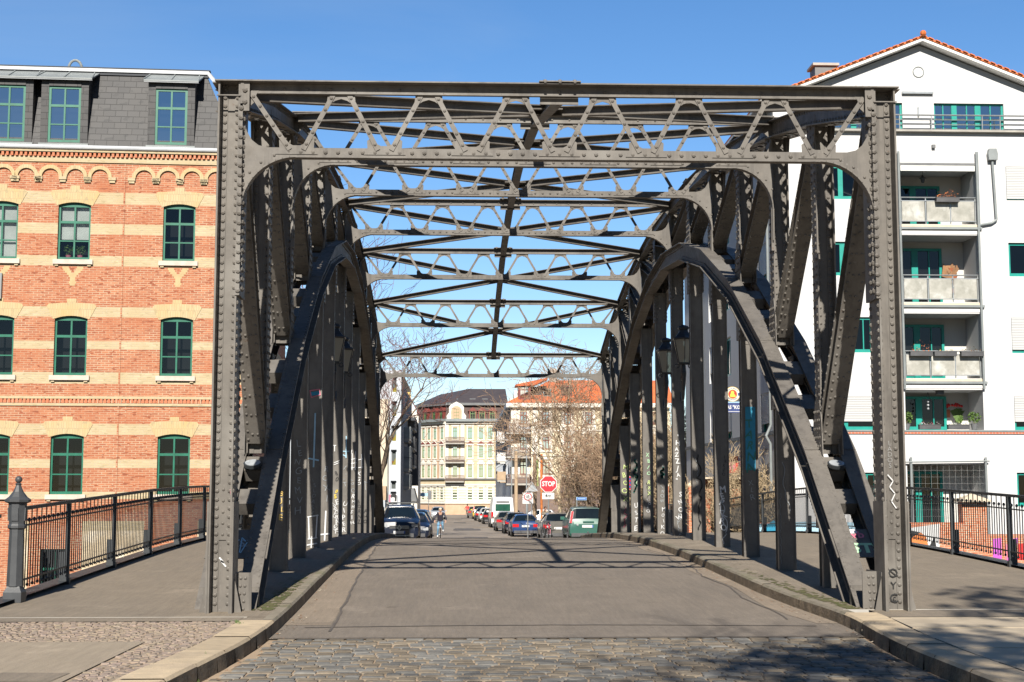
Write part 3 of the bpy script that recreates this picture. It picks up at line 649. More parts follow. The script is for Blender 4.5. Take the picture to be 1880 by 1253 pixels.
# portal frames with lattice heads
xi0, xi1 = XL + .17, XR - .17
def arc(cx, cz, r, a0, a1, n): return [(cx + r * math.cos(R(a0 + (a1 - a0) * k / n)), cz + r * math.sin(R(a0 + (a1 - a0) * k / n))) for k in range(n + 1)]
for j in range(7):
    i = 2 * j; y = py_(i) - .24; t = T(i) - .005; dep = 1.0 if j == 0 else .92; zb = t - dep; near = j < 4; m = S_ if j < 4 else SF
    mb = MB(); ex, ez = (1, 0, 0), (0, 0, 1); rv = 6 if j < 2 else 5
    mb.box(xi0, xi1, y - .01, y + .01, zb, zb + .13, m); mb.box(xi0 + .72, xi1 - .72, y - .075, y + .06, zb - .016, zb - .001, m)
    mb.box(xi0, xi1, y - .008, y + .012, t - .13, t - .001, m); mb.box(xi0 - (.04 if j else -.02), xi1 + (.04 if j else -.02), y - (.11 if j else .15), y + (.11 if j else .17), t, t + .018, m); mb.box(xi0 + .35, xi1 - .35, y - .065, y - .011, t - .145, t - .13, m)
    mb.box(xi0, xi1, y + .03, y + .05, t - .13, t - .001, m)
    if near:
        mb.rivs((xi0 + .7, y - .011, zb + .07), (xi1 - .7, y - .011, zb + .07), .165, XY, .025 if j else .028, m, rv)
        mb.rivs((xi0 + .4, y - .009, t - .07), (xi1 - .4, y - .009, t - .07), .30, XY, .02, m, rv)
    rad = .74
    for s, x0 in ((1, xi0), (-1, xi1)):
        k = arc(rad, -rad, rad, 90, 180, 12)
        mb.prism([(0, .62), (.02, .48), (.06, .35), (.13, .23), (.22, .16), (.34, .132), (rad, .13)] + k, (x0, y - .011, zb), (s, 0, 0), ez, (0, .022, 0), m)
        mb.prism([(-.05, 0), (.34, 0), (.25, -.05), (.18, -.14), (.145, -.26), (.0, -.40), (-.05, -.40)], (x0, y - .011, t - .001), (s, 0, 0), ez, (0, .022, 0), m)
        pts = [V((x0 + s * a, y, zb + b)) for a, b in k] + [V((x0 + s * .005, y, zb - rad - .55))]
        for a, b in zip(pts, pts[1:]): mb.beam(a, b + (b - a) * .04, .14, .018, m, up=(s * (rad) + x0 - (a.x + b.x) / 2, 0, zb - rad - (a.z + b.z) / 2) if b.z > zb - rad - .01 else (s, 0, 0))
        mb.prism([(-.03, -rad - .75), (.03, -rad - .75), (.02, -rad), (.0, -rad + .1), (-.03, -rad)], (x0, y - .011, zb), (s, 0, 0), ez, (0, .022, 0), m)
        if near:
            for an in (98, 112, 126, 140, 154, 168): mb.rivet((x0 + s * (rad + (rad + .085) * math.cos(R(an))), y - .012, zb - rad + (rad + .085) * math.sin(R(an))), XY, .02, m, rv)
    fr = mb.build('portal_frame', bridge)
    mb = MB(); n = 14; x0, x1 = xi0 + .14, xi1 - .14; hb = (x1 - x0) / n
    zt_, zb_ = t - .115, zb + .10
    for k in range(n):
        xa, xb = x0 + hb * k, x0 + hb * (k + 1); za, zc = (zt_, zb_) if k % 2 == 0 else (zb_, zt_)
        sh = .09 * (1 if k % 2 == 0 else 1)
        pa, pb = V((xa + sh, y - .03, za)), V((xb - sh, y - .03, zc))
        if k == 0: pa.x = xa - .04
        if k == n - 1: pb.x = xb + .04
        mb.beam(pa, pb, .012, .064, m, up=(0, 0, 1)); mb.beam(pa + V((0, .012, 0)), pb + V((0, .012, 0)), .012, .03, m)
        if near: mb.rivs(pa + V((0, -.006, 0)), pb + V((0, -.006, 0)), .155, XY, .023, m, rv)
    for k in range(1, n):
        x = x0 + hb * k
        if k % 2 == 0:
            mb.prism([(-.20, 0), (.20, 0), (.18, -.05), (.19, -.13), (.14, -.165), (.08, -.125), (0, -.10), (-.08, -.125), (-.14, -.165), (-.19, -.13), (-.18, -.05)], (x, y - .022, t - .10), ex, ez, (0, .008, 0), m)
        else:
            mb.prism([(-.28, 0), (.28, 0), (.23, .09), (.235, .19), (.17, .235), (.10, .145), (.05, .12), (-.05, .12), (-.10, .145), (-.17, .235), (-.235, .19), (-.23, .09)], (x, y - .022, zb + .04), ex, ez, (0, .008, 0), m)
    mb.build('lattice', fr)
# overhead wind bracing and ridge beam
for j in range(6):
    i = 2 * j; m = S_ if j < 3 else SF
    for (xa, xb, dz) in ((XL + .2, XR - .2, -.06), (XR - .2, XL + .2, -.085)):
        p, q = V((xa, py_(i) + .1, T(i) + dz - .02)), V((xb, py_(i + 2) - .3, T(i + 2) + dz - .02))
        mb = MB(); mb.beam(p, q, .22, .016, m, ou=.06); mb.beam(p, q, .016, .11, m, ou=-.003); mb.beam(p, q, .09, .014, m, ou=-.065)
        mb.build('wind_brace', bridge)
mb = MB()
for i in range(0, 12, 2):
    p, q = V((XC, py_(i) - .2, T(i) - .10)), V((XC, py_(i + 2) - .2, T(i + 2) - .10)); mb.ibeam(p, q, .17, .2, S_)
    c = (p + q) / 2; d = (q - p).normalized(); mb.beam(c - d * .35, c + d * .35, .5, .02, S_, ou=.0)
for i in range(0, 13, 2):
    mb.box(XC - .28, XC + .28, py_(i) - .42, py_(i) - .0, T(i) + .019, T(i) + .035, S_); mb.box(XC - .26, XC + .26, py_(i) - .22, py_(i) - .2, T(i) - .24, T(i) - .02, S_)
    for k in range(3): mb.rivet((XC - .2 + k * .2, py_(i) - .38, T(i) + .035), (0, 0, 1), .03, S_); mb.rivet((XC - .2 + k * .2, py_(i) - .425, T(i) + .01), XY, .02, S_)
mb.build('ridge_beam', bridge)

# ------------------------------------------------------------------ lettering
def text_mesh(txt, size, bold=0.0, sx=1.0):
    c = bpy.data.curves.new('lettering', 'FONT'); c.body = txt; c.size = size; c.resolution_u = 2; c.offset = bold; c.align_x = 'CENTER'; c.align_y = 'CENTER'
    o = bpy.data.objects.new('lettering', c); COL.objects.link(o); dg = bpy.context.evaluated_depsgraph_get(); dg.update()
    me = bpy.data.meshes.new_from_object(o.evaluated_get(dg)); bpy.data.objects.remove(o); bpy.data.curves.remove(c)
    r = ([tuple(v.co) for v in me.vertices], [tuple(p.vertices) for p in me.polygons]); bpy.data.meshes.remove(me); return r
def letters(mb, txt, o, size, mat, ex=(1, 0, 0), ey=(0, 0, 1), bold=0.0, sx=1.0, skew=0.0):
    vs, fs = text_mesh(txt, size, bold); o, ex, ey = V(o), V(ex), V(ey)
    mb.add([o + ex * (v[0] * sx + v[1] * skew) + ey * v[1] for v in vs], fs, mat)
def stroke(mb, pts, w, o, mat, ex=(1, 0, 0), ey=(0, 0, 1)):
    o, ex, ey = V(o), V(ex), V(ey)
    for a, b in zip(pts, pts[1:]):
        a, b = V((a[0], a[1])), V((b[0], b[1])); d = (b - a); n = V((-d.y, d.x)).normalized() * w / 2; e = d.normalized() * w * .3
        a = a - e; b = b + e
        mb.face([o + ex * p.x + ey * p.y for p in (a - n, a + n, b + n, b - n)], mat)
rg = random.Random(21)
def stack(sd, i, txt, ztop, size, key, bold=.006, dx=0, sp=.92, sx=1.0):
    y = py_(i) - .168; X = (XL, XR)[sd > 0] + dx; mb = MB()
    zt = ztop
    for k, ch in enumerate(txt):
        f = rg.uniform(.68, .98); an = rg.gauss(0, .16); zt -= size * sp * f * .5
        if ch != ' ': letters(mb, ch, (X + rg.uniform(-.035, .035), y - .001 * (k % 3), zt), size * f, M['paint_' + key], ex=(math.cos(an), 0, math.sin(an)), ey=(-math.sin(an), 0, math.cos(an)), bold=bold * .45 - .001, sx=sx * rg.uniform(.8, 1.1), skew=rg.uniform(-.3, .3))
        zt -= size * sp * f * .55
    tag(mb.build('graffiti', posts[('h', sd)][i], recalc=False))
def scrib(sd, i, z0, z1, key, n, w=.014, amp=.09, dx=0):
    y = py_(i) - .171; X = (XL, XR)[sd > 0] + dx; mb = MB(); pts = [(rg.uniform(-amp, amp), z0 + (z1 - z0) * (k + rg.uniform(-.7, .7)) / n) for k in range(n)]
    q = []
    for a, b, c in zip(pts, pts[1:], pts[2:]):
        for t in (0, .33, .66):
            u = 1 - t; A_ = ((a[0] + b[0]) / 2, (a[1] + b[1]) / 2); C_ = ((b[0] + c[0]) / 2, (b[1] + c[1]) / 2)
            q.append((u * u * A_[0] + 2 * u * t * b[0] + t * t * C_[0], u * u * A_[1] + 2 * u * t * b[1] + t * t * C_[1]))
    stroke(mb, q, w, (X, y, 0), M['paint_' + key]); mb.build('graffiti', posts[('h', sd)][i], recalc=False)
def marks(sd, i, strokes, key, w, dx=0):
    mb = MB(); X = (XL, XR)[sd > 0] + dx
    for k, s in enumerate(strokes): stroke(mb, s, w, (X, py_(i) - .172 - .0006 * k, 0), M['paint_' + key])
    mb.build('graffiti', posts[('h', sd)][i], recalc=False)
# right hangers
stack(1, 6, '"HAZZJA"', 3.05, .20, 'white', .009, dx=-.03, sp=.95); stack(1, 6, 'SNOW', 1.58, .19, 'white', .007, dx=.0, sp=1.12); stack(1, 6, 'HAYLIF', .98 + .02, .17, 'dim_white', .004, dx=-.03, sp=.72); scrib(1, 6, .5, 1.1, 'black', 18, .008, .03, .08)
stack(1, 7, 'K I ', 2.6, .16, 'dim_white', .002); stack(1, 7, 'SNOW', 1.75, .17, 'dim_white', .003, sp=.95); stack(1, 7, 'MOIKO', 1.15, .19, 'white', .004, sp=1.12); scrib(1, 7, 1.9, 2.3, 'teal_paint', 12, .05, .07)
stack(1, 8, 'XBIO', 2.75, .21, 'mint', .004, sp=1.1); stack(1, 8, 'RXX', 1.9, .19, 'lime', .004); stack(1, 8, 'LOCO', 1.35, .15, 'white', .004); scrib(1, 8, 1.3, 1.9, 'black', 14, .012, .07)
scrib(1, 9, 1.5, 2.7, 'teal_paint', 20, .05, .08); stack(1, 9, 'EMX', 2.35, .24, 'mint', .004, sp=1.25); stack(1, 9, 'USTE', 1.22, .25, 'white', .008, sp=1.1)
stack(1, 10, 'MBOOX', 2.5, .26, 'lime', .004, sp=1.1); scrib(1, 10, .3, 1.1, 'pink', 14, .03, .06); stack(1, 10, 'VSV', 1.3, .13, 'black', .002)
scrib(1, 5, .6, 2.6, 'black', 20, .028, .09); scrib(1, 5, 1.6, 2.5, 'dim_white', 16, .012, .05, -.05)
stack(1, 4, 'MEPLKRO', 1.68, .24, 'white', .012, sp=.72, sx=1.1); scrib(1, 4, .35, 1.6, 'white', 14, .02, .07, .03); stack(1, 4, 'FRKEO', 2.35, .12, 'black', .002, dx=.05)
mb = MB(); stroke(mb, [(0, 2.05), (0.01, 3.18)], .2, (XR, py_(3) - .1665, 0), M['paint_cyan']); mb.build('graffiti', posts[('h', 1)][3], recalc=False)
stack(1, 3, 'TARNA', 3.0, .26, 'teal_paint', .01, sp=.88); stack(1, 3, 'XLR', 1.8, .18, 'dim_white', .0)
scrib(1, 2, 1.15, 2.3, 'dim_white', 9, .014, .08); scrib(1, 2, .3, 1.6, 'dim_white', 30, .006, .02, -.12)
scrib(1, 1, 1.0, 2.0, 'dim_white', 8, .012, .07)
# left hangers
scrib(-1, 2, 1.75, 2.5, 'teal_paint', 14, .035, .10); stack(-1, 2, 'OBULE', 1.7, .15, 'gold', .005, dx=.03, sp=1.0)
stack(-1, 3, 'LENGEMVH', 2.6, .22, 'dim_white', .0, sp=1.0)
marks(-1, 4, [[(0.02, 3.25), (0, 2.1)], [(-.1, 2.28), (.1, 2.24)]], 'pale_blue', .035); stack(-1, 4, 'ISLOASE', 1.85, .14, 'dim_white', .0)
marks(-1, 4, [[(-.11, 1.02), (.11, 1.06)], [(-.09, 1.0), (-.07, .55)], [(.09, 1.04), (.07, .58)], [(-.09, .55), (.09, .58)], [(-.11, .42), (.09, .46)], [(-.11, .33), (.09, .36)], [(-.1, .24), (.08, .27)], [(-.02, .6), (-.03, .2)]], 'white', .026)
marks(-1, 4, [[(-.1, 3.75), (.1, 3.78)], [(.1, 3.78), (.12, 3.66)], [(.12, 3.66), (-.07, 3.6)], [(-.07, 3.6), (-.1, 3.75)]], 'pink', .02); marks(-1, 4, [[(-.06, 3.68), (.08, 3.7)]], 'cyan', .08)
stack(-1, 5, 'RCXI', 2.2, .25, 'dim_white', .0, sp=1.1); marks(-1, 5, [[(0.01, 1.1), (-.01, .42)], [(-.11, .55), (.09, .57)]], 'white', .035)
marks(-1, 6, [[(-.08, 2.75), (-.02, 2.75)], [(-.05, 2.75), (-.05, 2.6)], [(-.06, 2.3), (.08, 2.36)], [(-.06, 2.25), (.06, 2.3)]], 'white', .02); stack(-1, 6, '80', 2.1, .2, 'black', .002); stack(-1, 6, '05', 1.62, .16, 'yellow', .01)
stack(-1, 6, 'EXTRACT', 1.35, .2, 'white', .004, sp=.72); scrib(-1, 6, .35, 1.35, 'white', 20, .016, .1)
marks(-1, 7, [[(0.02, 3.1), (0.02, 2.5)], [(-.08, 2.68), (.1, 2.68)], [(-.1, 2.6), (.0, 2.55)]], 'pale_blue', .03); stack(-1, 7, 'UIPER', 1.3, .22, 'white', .004, sp=.95); stack(-1, 7, 'I--T', 2.3, .2, 'dim_white', .002)
marks(-1, 8, [[(-.03, 2.8), (-.1, 2.45)], [(.08, 2.75), (.07, 2.2)], [(-.11, 2.5), (.1, 2.55)], [(-.11, 2.38), (.1, 2.42)], [(-.11, 2.25), (.1, 2.28)], [(-.02, 2.7), (-.02, 2.2)]], 'white', .024); stack(-1, 8, 'GO', 1.95, .22, 'dim_white', .0, sp=1.2); stack(-1, 8, 'RMHSIN', 1.5, .2, 'white', .005, sp=.95)
marks(-1, 9, [[(-.08, 2.8), (-.06, 2.4)], [(.07, 2.75), (.08, 2.3)], [(-.1, 2.55), (.1, 2.6)], [(-.1, 2.3), (.11, 2.34)]], 'white', .028); stack(-1, 9, 'KGO', 2.2, .2, 'white', .008); stack(-1, 9, 'BORNZ', 1.3, .2, 'black', .003, sp=.9)
stack(-1, 10, 'FHO', .95, .2, 'black', .003); marks(-1, 10, [[(-.1, 1.9), (.1, 1.85)], [(0, 1.9), (.03, 1.6)]], 'dim_white', .02)
# posts and foot plates
mb = MB(); yy = Y0 - .1315
letters(mb, 'O', (XR + .0, yy, .50), .17, M['paint_black'], bold=.001); stroke(mb, [(-.07, .56), (.06, .46)], .012, (XR, yy - .001, 0), M['paint_black'])
letters(mb, 'Y', (XR + .0, yy, .34), .13, M['paint_black'], bold=.001); letters(mb, 'C', (XR + .0, yy, .17), .17, M['paint_black'], bold=.002); letters(mb, 'c', (XR + .01, yy - .001, .18), .12, M['paint_black'])
for k, ch in enumerate('LADOS'): letters(mb, ch, (XR, yy, 2.22 - k * .075), .09, M['paint_grey'], bold=-.001)
stroke(mb, [(-.04, 1.8), (0.03, 1.72), (-.02, 1.64), (.05, 1.55), (0, 1.45), (.06, 1.36)], .014, (XR, yy - .018, 0), M['paint_white'])
mb.build('graffiti', posts[(1, 0)], recalc=False)
mb = MB(); stroke(mb, [(-.03, .72), (.02, .66), (-.01, .68), (.05, .61)], .022, (XL, yy - .003, 0), M['paint_white']); stroke(mb, [(.10, 1.6), (.11, 1.45)], .02, (XL, yy - .016, 0), M['paint_pink']); mb.build('graffiti', posts[(-1, 0)], recalc=False)
for sd, X in ((-1, XL), (1, XR)):
    p, q = V((X, py_(0), A(0))), V((X, py_(1), A(1))); d = (q - p).normalized(); u = V((0, -d.z, d.y)); c = p + (q - p) * .42 + u * .024; mb = MB()
    if sd > 0:
        letters(mb, '.STS', c + V((.0, 0, 0)) - d * .12, .27, M['paint_mint'], ey=d, bold=.012, sx=1.1)
        letters(mb, 'Avb', c + d * .17 + V((-.1, 0, 0)), .2, M['paint_pink'], ey=d, bold=.006)
        stroke(mb, [(-.2, .24), (-.06, .25)], .09, c + u * .002, M['paint_white'], ey=d)
    else:
        for k in range(5): stroke(mb, [(-.3 + k * .1 + rg.uniform(-.05, .05), rg.uniform(-.2, 0)), (-.2 + k * .08, rg.uniform(0, .2)), (-.1 + k * .07 + rg.uniform(-.06, .06), rg.uniform(-.2, .2))], .016, c + u * .001 * k, M['paint_pale_blue'], ey=d)
        letters(mb, 'AKSX', c, .2, M['paint_dim_white'], ey=d, bold=.003)
    mb.build('graffiti', posts[('g', sd, 0)], recalc=False)
    # tags on the inner arch rib
mbg = MB(); p, q = V((XR - .27, py_(0), A(0))), V((XR - .27, py_(1), A(1))); d = (q - p).normalized(); u = V((0, -d.z, d.y))
letters(mbg, 'iGRAF', p + d * 2.55 + u * .002, .2, M['paint_gold'], ex=d, ey=(-1, 0, 0), bold=.002, sx=.9); letters(mbg, 'NFT', p + d * 2.35 + u * .002 , .12, M['paint_gold'], ex=d, ey=(-1, 0, 0))
mbg.build('graffiti', posts[('r', 1, -1)], recalc=False)
# ------------------------------------------------------------------ lamps on the hangers
def lamp(X, y, z, label):
    o = thing('street_lamp', (X, y, z - 1.0), label, 'street lamp', 'lantern lamps on the bridge hangers'); m = M['lamp_metal']
    mb = MB(); mb.lathe((X, y, z), [(.30, .30), (.315, .34), (.22, .40), (.14, .50), (.12, .56), (.15, .58), (.16, .62), (.13, .66), (.05, .69), (.01, .70)], 6, m, rot=.5); mb.build('lamp_roof', o)
    mb = MB(); n = 6
    for k in range(n):
        a = 2 * math.pi * k / n + .5; mb.beam((X + .15 * math.cos(a), y + .15 * math.sin(a), z - .3), (X + .29 * math.cos(a), y + .29 * math.sin(a), z + .31), .018, .018, m)
    mb.lathe((X, y, z), [(.155, -.33), (.165, -.29), (.155, -.285)], 6, m, rot=.5); mb.build('lamp_cage', o)
    mb = MB(); mb.lathe((X, y, z), [(.148, -.29), (.282, .30)], 6, M['pane_lamp'], rot=.5); mb.f = mb.f[:6]; mb.m = mb.m[:6]; mb.build('lamp_glass', o, recalc=False)
    mb = MB(); mb.ball((X, y, z - .12), .075, M['plastic_dark']); mb.cyl((X, y, z - .05), (X, y, z + .15), .03, .03, 6, M['paint_beige']); mb.build('lamp_bulb', o)
    mb = MB(); mb.cyl((X, y, z - .33), (X, y, z - .55), .05, .07, 8, m); mb.cyl((X, y, z - .55), (X, y + .05, z - 1.0), .07, .035, 8, m)
    mb.tube([V((X, y + .3 - .32 * math.cos(a), z - 1.0 - .28 * math.sin(a))) for a in [k * math.pi / 8 for k in range(9)]], .022, 5, m)
    mb.beam((X, y - .02, z - .7), (X, y + .45, z - .7), .05, .05, m); mb.beam((X, y, z - .42), (X, y + .45, z - .62), .04, .04, m)
    for s in (-1, 1):
        c = V((X + s * .17, y, z - .37)); mb.tube([c + V((.055 * math.cos(a), 0, .055 * math.sin(a))) for a in [k * math.pi / 4 for k in range(9)]], .014, 5, m)
    mb.beam((X - .17, y, z - .33), (X + .17, y, z - .33), .02, .02, m); mb.build('bracket', o)
lamp(XR + .03, 36.35, 5.15, 'large dark lantern before a hanger of the right truss, nearer of the two there')
lamp(XR + .03, 39.45, 5.15, 'dark lantern half hidden on the right truss, farther of the two there')
lamp(XL - .02, 36.35, 5.15, 'dark lantern against the shaded hangers of the left truss, nearer of the two there')
lamp(XL - .02, 39.45, 5.15, 'dark lantern on the left truss, farther of the two there')
MB.warp = False
# ------------------------------------------------------------------ railings
def railing(X, ya, yb, ys_posts, label, side):
    o = thing('bridge_railing', (X, (ya + yb) / 2, sz((ya + yb) / 2)), label, 'railing'); m = M['iron']
    st = [ya] + [p for p in ys_posts if ya < p < yb] + [yb]
    for a, b in zip(st, st[1:]):
        mb = MB(); h = lambda y, z: V((X, y, sz(y) + .06 + z))
        mb.beam(h(a, 1.22), h(b, 1.22), .055, .05, m); mb.beam(h(a, .98), h(b, .98), .03, .022, m); mb.beam(h(a, .22), h(b, .22), .03, .022, m)
        n = max(2, round((b - a) / .122))
        for k in range(1, n):
            y = a + (b - a) * k / n; bq = h(y, 0)
            if k % 2: mb.box(X - .0075, X + .0075, y - .0065, y + .0065, bq.z + .10, bq.z + 1.2, m)
            else:
                mb.box(X - .0075, X + .0075, y - .0065, y + .0065, bq.z + .13, bq.z + 1.03, m)
                if y < 42:
                    mb.lathe((X, y, bq.z + 1.05), [(.012, -.03), (.026, -.012), (.028, .005), (.016, .024), (.002, .032)], 6, m)
                    mb.lathe((X, y, bq.z + .14), [(.004, -.03), (.02, -.015), (.024, .0), (.012, .02)], 6, m)
        mb.build('rail_panel', o)
    for p in st[1:-1]:
        mb = MB(); z = sz(p); mb.box(X - .035, X + .035, p - .03, p + .03, z - .05, z + 1.27, m); mb.box(X - .05, X + .05, p - .045, p + .045, z - .02, z + .10, m)
        mb.box(X + side * .035, X + side * .12, p - .012, p + .012, z, z + .5, m); mb.build('post', o)
    return o
rl = railing(RAILL, 20.45, 55.2, [22.75 + 3.0 * k for k in range(12)], 'dark iron railing with ball-topped bars along the left side of the bridge', -1)
rr_ = railing(RAILR, 19.6, 55.6, [22.75 + 3.0 * k - .2 for k in range(12)], 'dark iron railing along the right side of the bridge', 1)
def ornate(X, y, label):
    o = thing('railing_pier', (X, y, sz(y)), label, 'railing pier'); z = sz(y); m = M['iron2']
    mb = MB(); q = math.pi / 4
    mb.lathe((X, y, z), [(.175, 0), (.175, .14), (.13, .2), (.12, .22)], 4, m, rot=q); mb.build('plinth', o)
    mb = MB(); mb.lathe((X, y, z), [(.115, .22), (.10, .95), (.10, 1.0)], 8, m, rot=q / 2)
    for k in range(4): a = k * math.pi / 2; mb.beam((X + .094 * math.cos(a), y + .094 * math.sin(a), z + .3), (X + .086 * math.cos(a), y + .086 * math.sin(a), z + .9), .075, .02, m, up=(math.cos(a), math.sin(a), 0))
    mb.build('shaft', o)
    mb = MB(); mb.lathe((X, y, z), [(.10, 1.0), (.125, 1.02), (.125, 1.05), (.11, 1.08), (.12, 1.28), (.125, 1.36), (.175, 1.38), (.178, 1.41), (.125, 1.45), (.072, 1.52), (.045, 1.58), (.035, 1.61), (.045, 1.63), (.02, 1.645)], 8, m, rot=q / 2)
    for k in range(4): a = k * math.pi / 2; mb.beam((X + .112 * math.cos(a), y + .112 * math.sin(a), z + 1.12), (X + .118 * math.cos(a), y + .118 * math.sin(a), z + 1.30), .09, .014, m, up=(math.cos(a), math.sin(a), 0))
    mb.build('capital', o)
    mb = MB(); mb.ball((X, y, z + 1.69), .05, m, 12); mb.build('ball_finial', o, smooth=40)
pm('iron2', (.058, .062, .067), (.044, .047, .052), 6, .5, bm=.15, bs_=60)
ornate(RAILL - .02, 20.2, 'cast iron pier with flared cap and ball finial at the left end of the railing')
ornate(RAILR + .02, 19.3, 'cast iron pier with ball finial at the near end of the right railing')
def bankrail(x0, x1, y, label):
    o = thing('bank_railing', ((x0 + x1) / 2, y, sz(0)), label, 'railing'); m = M['iron']; z = sz(0) + .04
    mb = MB()
    mb.beam((x0, y, z + 1.2), (x1, y, z + 1.2), .055, .05, m); mb.beam((x0, y, z + .98), (x1, y, z + .98), .03, .022, m); mb.beam((x0, y, z + .22), (x1, y, z + .22), .03, .022, m)
    n = int(abs(x1 - x0) / .122)
    for k in range(1, n):
        x = x0 + (x1 - x0) * k / n
        mb.box(x - .01, x + .01, y - .01, y + .01, z + .1, z + (1.2 if k % 2 else 1.03), m)
        if k % 2 == 0: mb.lathe((x, y, z + 1.05), [(.012, -.03), (.027, 0), (.002, .032)], 6, m); mb.lathe((x, y, z + .14), [(.004, -.03), (.024, 0), (.012, .02)], 6, m)
    mb.build('rail_panel', o)
    for k in range(int(abs(x1 - x0) / 3) + 1):
        x = x0 + (x1 - x0) * (.03 + k * 3 / abs(x1 - x0))
        if min(x0, x1) < x < max(x0, x1): mb = MB(); mb.box(x - .04, x + .04, y - .04, y + .04, z - .06, z + 1.45, M['iron2']); mb.build('post', o)
bankrail(RAILL - .2, -24, 20.05, 'iron railing running away along the near river bank left of the cast iron pier')
mb = MB(); mb.box(-24, RAILL + .2, 19.75, 20.4, -.3, sz(0) + .03, M['granite']); mb.box(RAILL - .45, RAILL + .3, 19.6, 20.6, -.3, sz(0) + .035, M['granite']); setting('bank_coping', mb)
# ------------------------------------------------------------------ building helpers
class Plane:                       # a vertical facade plane: P on it, u along it, inn pointing into the building
    def __init__(s, P, u): s.P = V(P); s.u = nz(u); s.inn = V((-s.u.y, s.u.x, 0))
    def uz(s, px, py):
        d = _fw + _rt * ((px - 940) / F) + _up * ((626.5 - py) / F); t = (s.P - EYE).dot(s.inn) / d.dot(s.inn); q = EYE + d * t
        return (q - s.P).dot(s.u), q.z
    def pt(s, u, z, dep=0): q = s.P + s.u * u + s.inn * dep; return V((q.x, q.y, z))
def wall(mb, pl, u0, u1, z0, z1, holes, bands, dep=.15, rev=None):
    us = sorted({u0, u1, *[h[k] for h in holes for k in (0, 1) if u0 < h[k] < u1]}); zs = sorted({z0, z1, *[h[k] for h in holes for k in (2, 3) if z0 < h[k] < z1], *[b[0] for b in bands if z0 < b[0] < z1]})
    for a, b in zip(us, us[1:]):
        for c, d in zip(zs, zs[1:]):
            cu, cz = (a + b) / 2, (c + d) / 2
            if any(h[0] < cu < h[1] and h[2] < cz < h[3] for h in holes): continue
            m = next((bm for bz, bm in bands if cz < bz), bands[-1][1])
            mb.face([pl.pt(a, c), pl.pt(b, c), pl.pt(b, d), pl.pt(a, d)], m)
    for h in holes:
        a, b, c, d = h[:4]; m = rev or bands[-1][1]; hd = h[4] if len(h) > 4 else dep
        for p, q in (((a, c), (b, c)), ((b, c), (b, d)), ((b, d), (a, d)), ((a, d), (a, c))):
            mb.face([pl.pt(*p), pl.pt(*q), pl.pt(*q, hd), pl.pt(*p, hd)], m)
def pbox(mb, pl, u0, u1, z0, z1, d0, d1, mat):
    c = pl.pt((u0 + u1) / 2, (z0 + z1) / 2, (d0 + d1) / 2); mb.obox(c, pl.u * ((u1 - u0) / 2), pl.inn * ((d1 - d0) / 2), V((0, 0, (z1 - z0) / 2)), mat)
def window(parent, pl, u0, u1, z0, z1, rec, fm, pm_='pane', vb=(.5,), hb=(.34, .67), fw=.07, bw=.04, name='window', shut=0, arch=0, thick=None):
    mb = MB(); f = M[fm]
    pbox(mb, pl, u0, u0 + fw, z0, z1, rec, rec + .07, f); pbox(mb, pl, u1 - fw, u1, z0, z1, rec, rec + .07, f)
    pbox(mb, pl, u0 + fw, u1 - fw, z0, z0 + fw * 1.4, rec, rec + .07, f); pbox(mb, pl, u0 + fw, u1 - fw, z1 - fw - arch, z1 - (arch * .2), rec, rec + .07, f)
    for k, t in enumerate(vb): w = thick[k] if thick else bw * .75; c = u0 + (u1 - u0) * t; pbox(mb, pl, c - w, c + w, z0 + fw, z1 - fw, rec + .003, rec + .062, f)
    for k, t in enumerate(hb): w = bw * (1.1 if k == 0 else .55); c = z1 - (z1 - z0) * t; pbox(mb, pl, u0 + fw, u1 - fw, c - w, c + w, rec + .006, rec + .06, f)
    o = mb.build(name, parent)
    if pm_:
        mb = MB(); mb.face([pl.pt(u0 + fw * .5, z0 + fw * .5, rec + .04), pl.pt(u1 - fw * .5, z0 + fw * .5, rec + .04), pl.pt(u1 - fw * .5, z1 - fw * .5, rec + .04), pl.pt(u0 + fw * .5, z1 - fw * .5, rec + .04)], M[pm_]); mb.build('pane', o, recalc=False)
    if shut:
        mb = MB(); zz = z1 - (z1 - z0) * shut; n = int((z1 - zz) / .06)
        for k in range(n): a = zz + (z1 - zz) * k / n; pbox(mb, pl, u0 + .02, u1 - .02, a + .006, a + (z1 - zz) / n - .004, rec - .075, rec - .035, M['shutter'])
        pbox(mb, pl, u0 + .02, u1 - .02, zz - .03, zz, rec - .08, rec - .03, M['shutter']); mb.build('roller_shutter', o)
    return o
# ------------------------------------------------------------------ brick mill on the left
pb = Plane(at(200, 640, 50), (math.cos(R(3.4)), math.sin(R(3.4)), 0))
mill = thing('brick_building', pb.pt(-2, -2), 'red and yellow banded brick mill with green windows beyond the left railing', 'building')
zy = lambda y: pb.uz(200, y)[1]
ub = lambda px, y=640: pb.uz(px, y)[0]
UL, UR = ub(-420), ub(452)
cols = [ub(-6 - 386 - 0), ub(-6 - 193), ub(-6), ub(129), ub(323.5)]; cols = [ub(-200), ub(-6), ub(129), ub(323.5)]
hw = .56
rows = [(zy(478), zy(373)), (zy(690), zy(581)), (zy(908), zy(797))]
holes = [(c - hw, c + hw, a, b) for c in cols for a, b in rows]
bz0, bz1 = zy(1082), zy(1008)
bas = [(c - .48, c + .48, bz0, bz1) for c in [ub(-110), ub(-14), ub(113), ub(322)]]
RD, YL = M['brick_red'], M['brick_yellow']
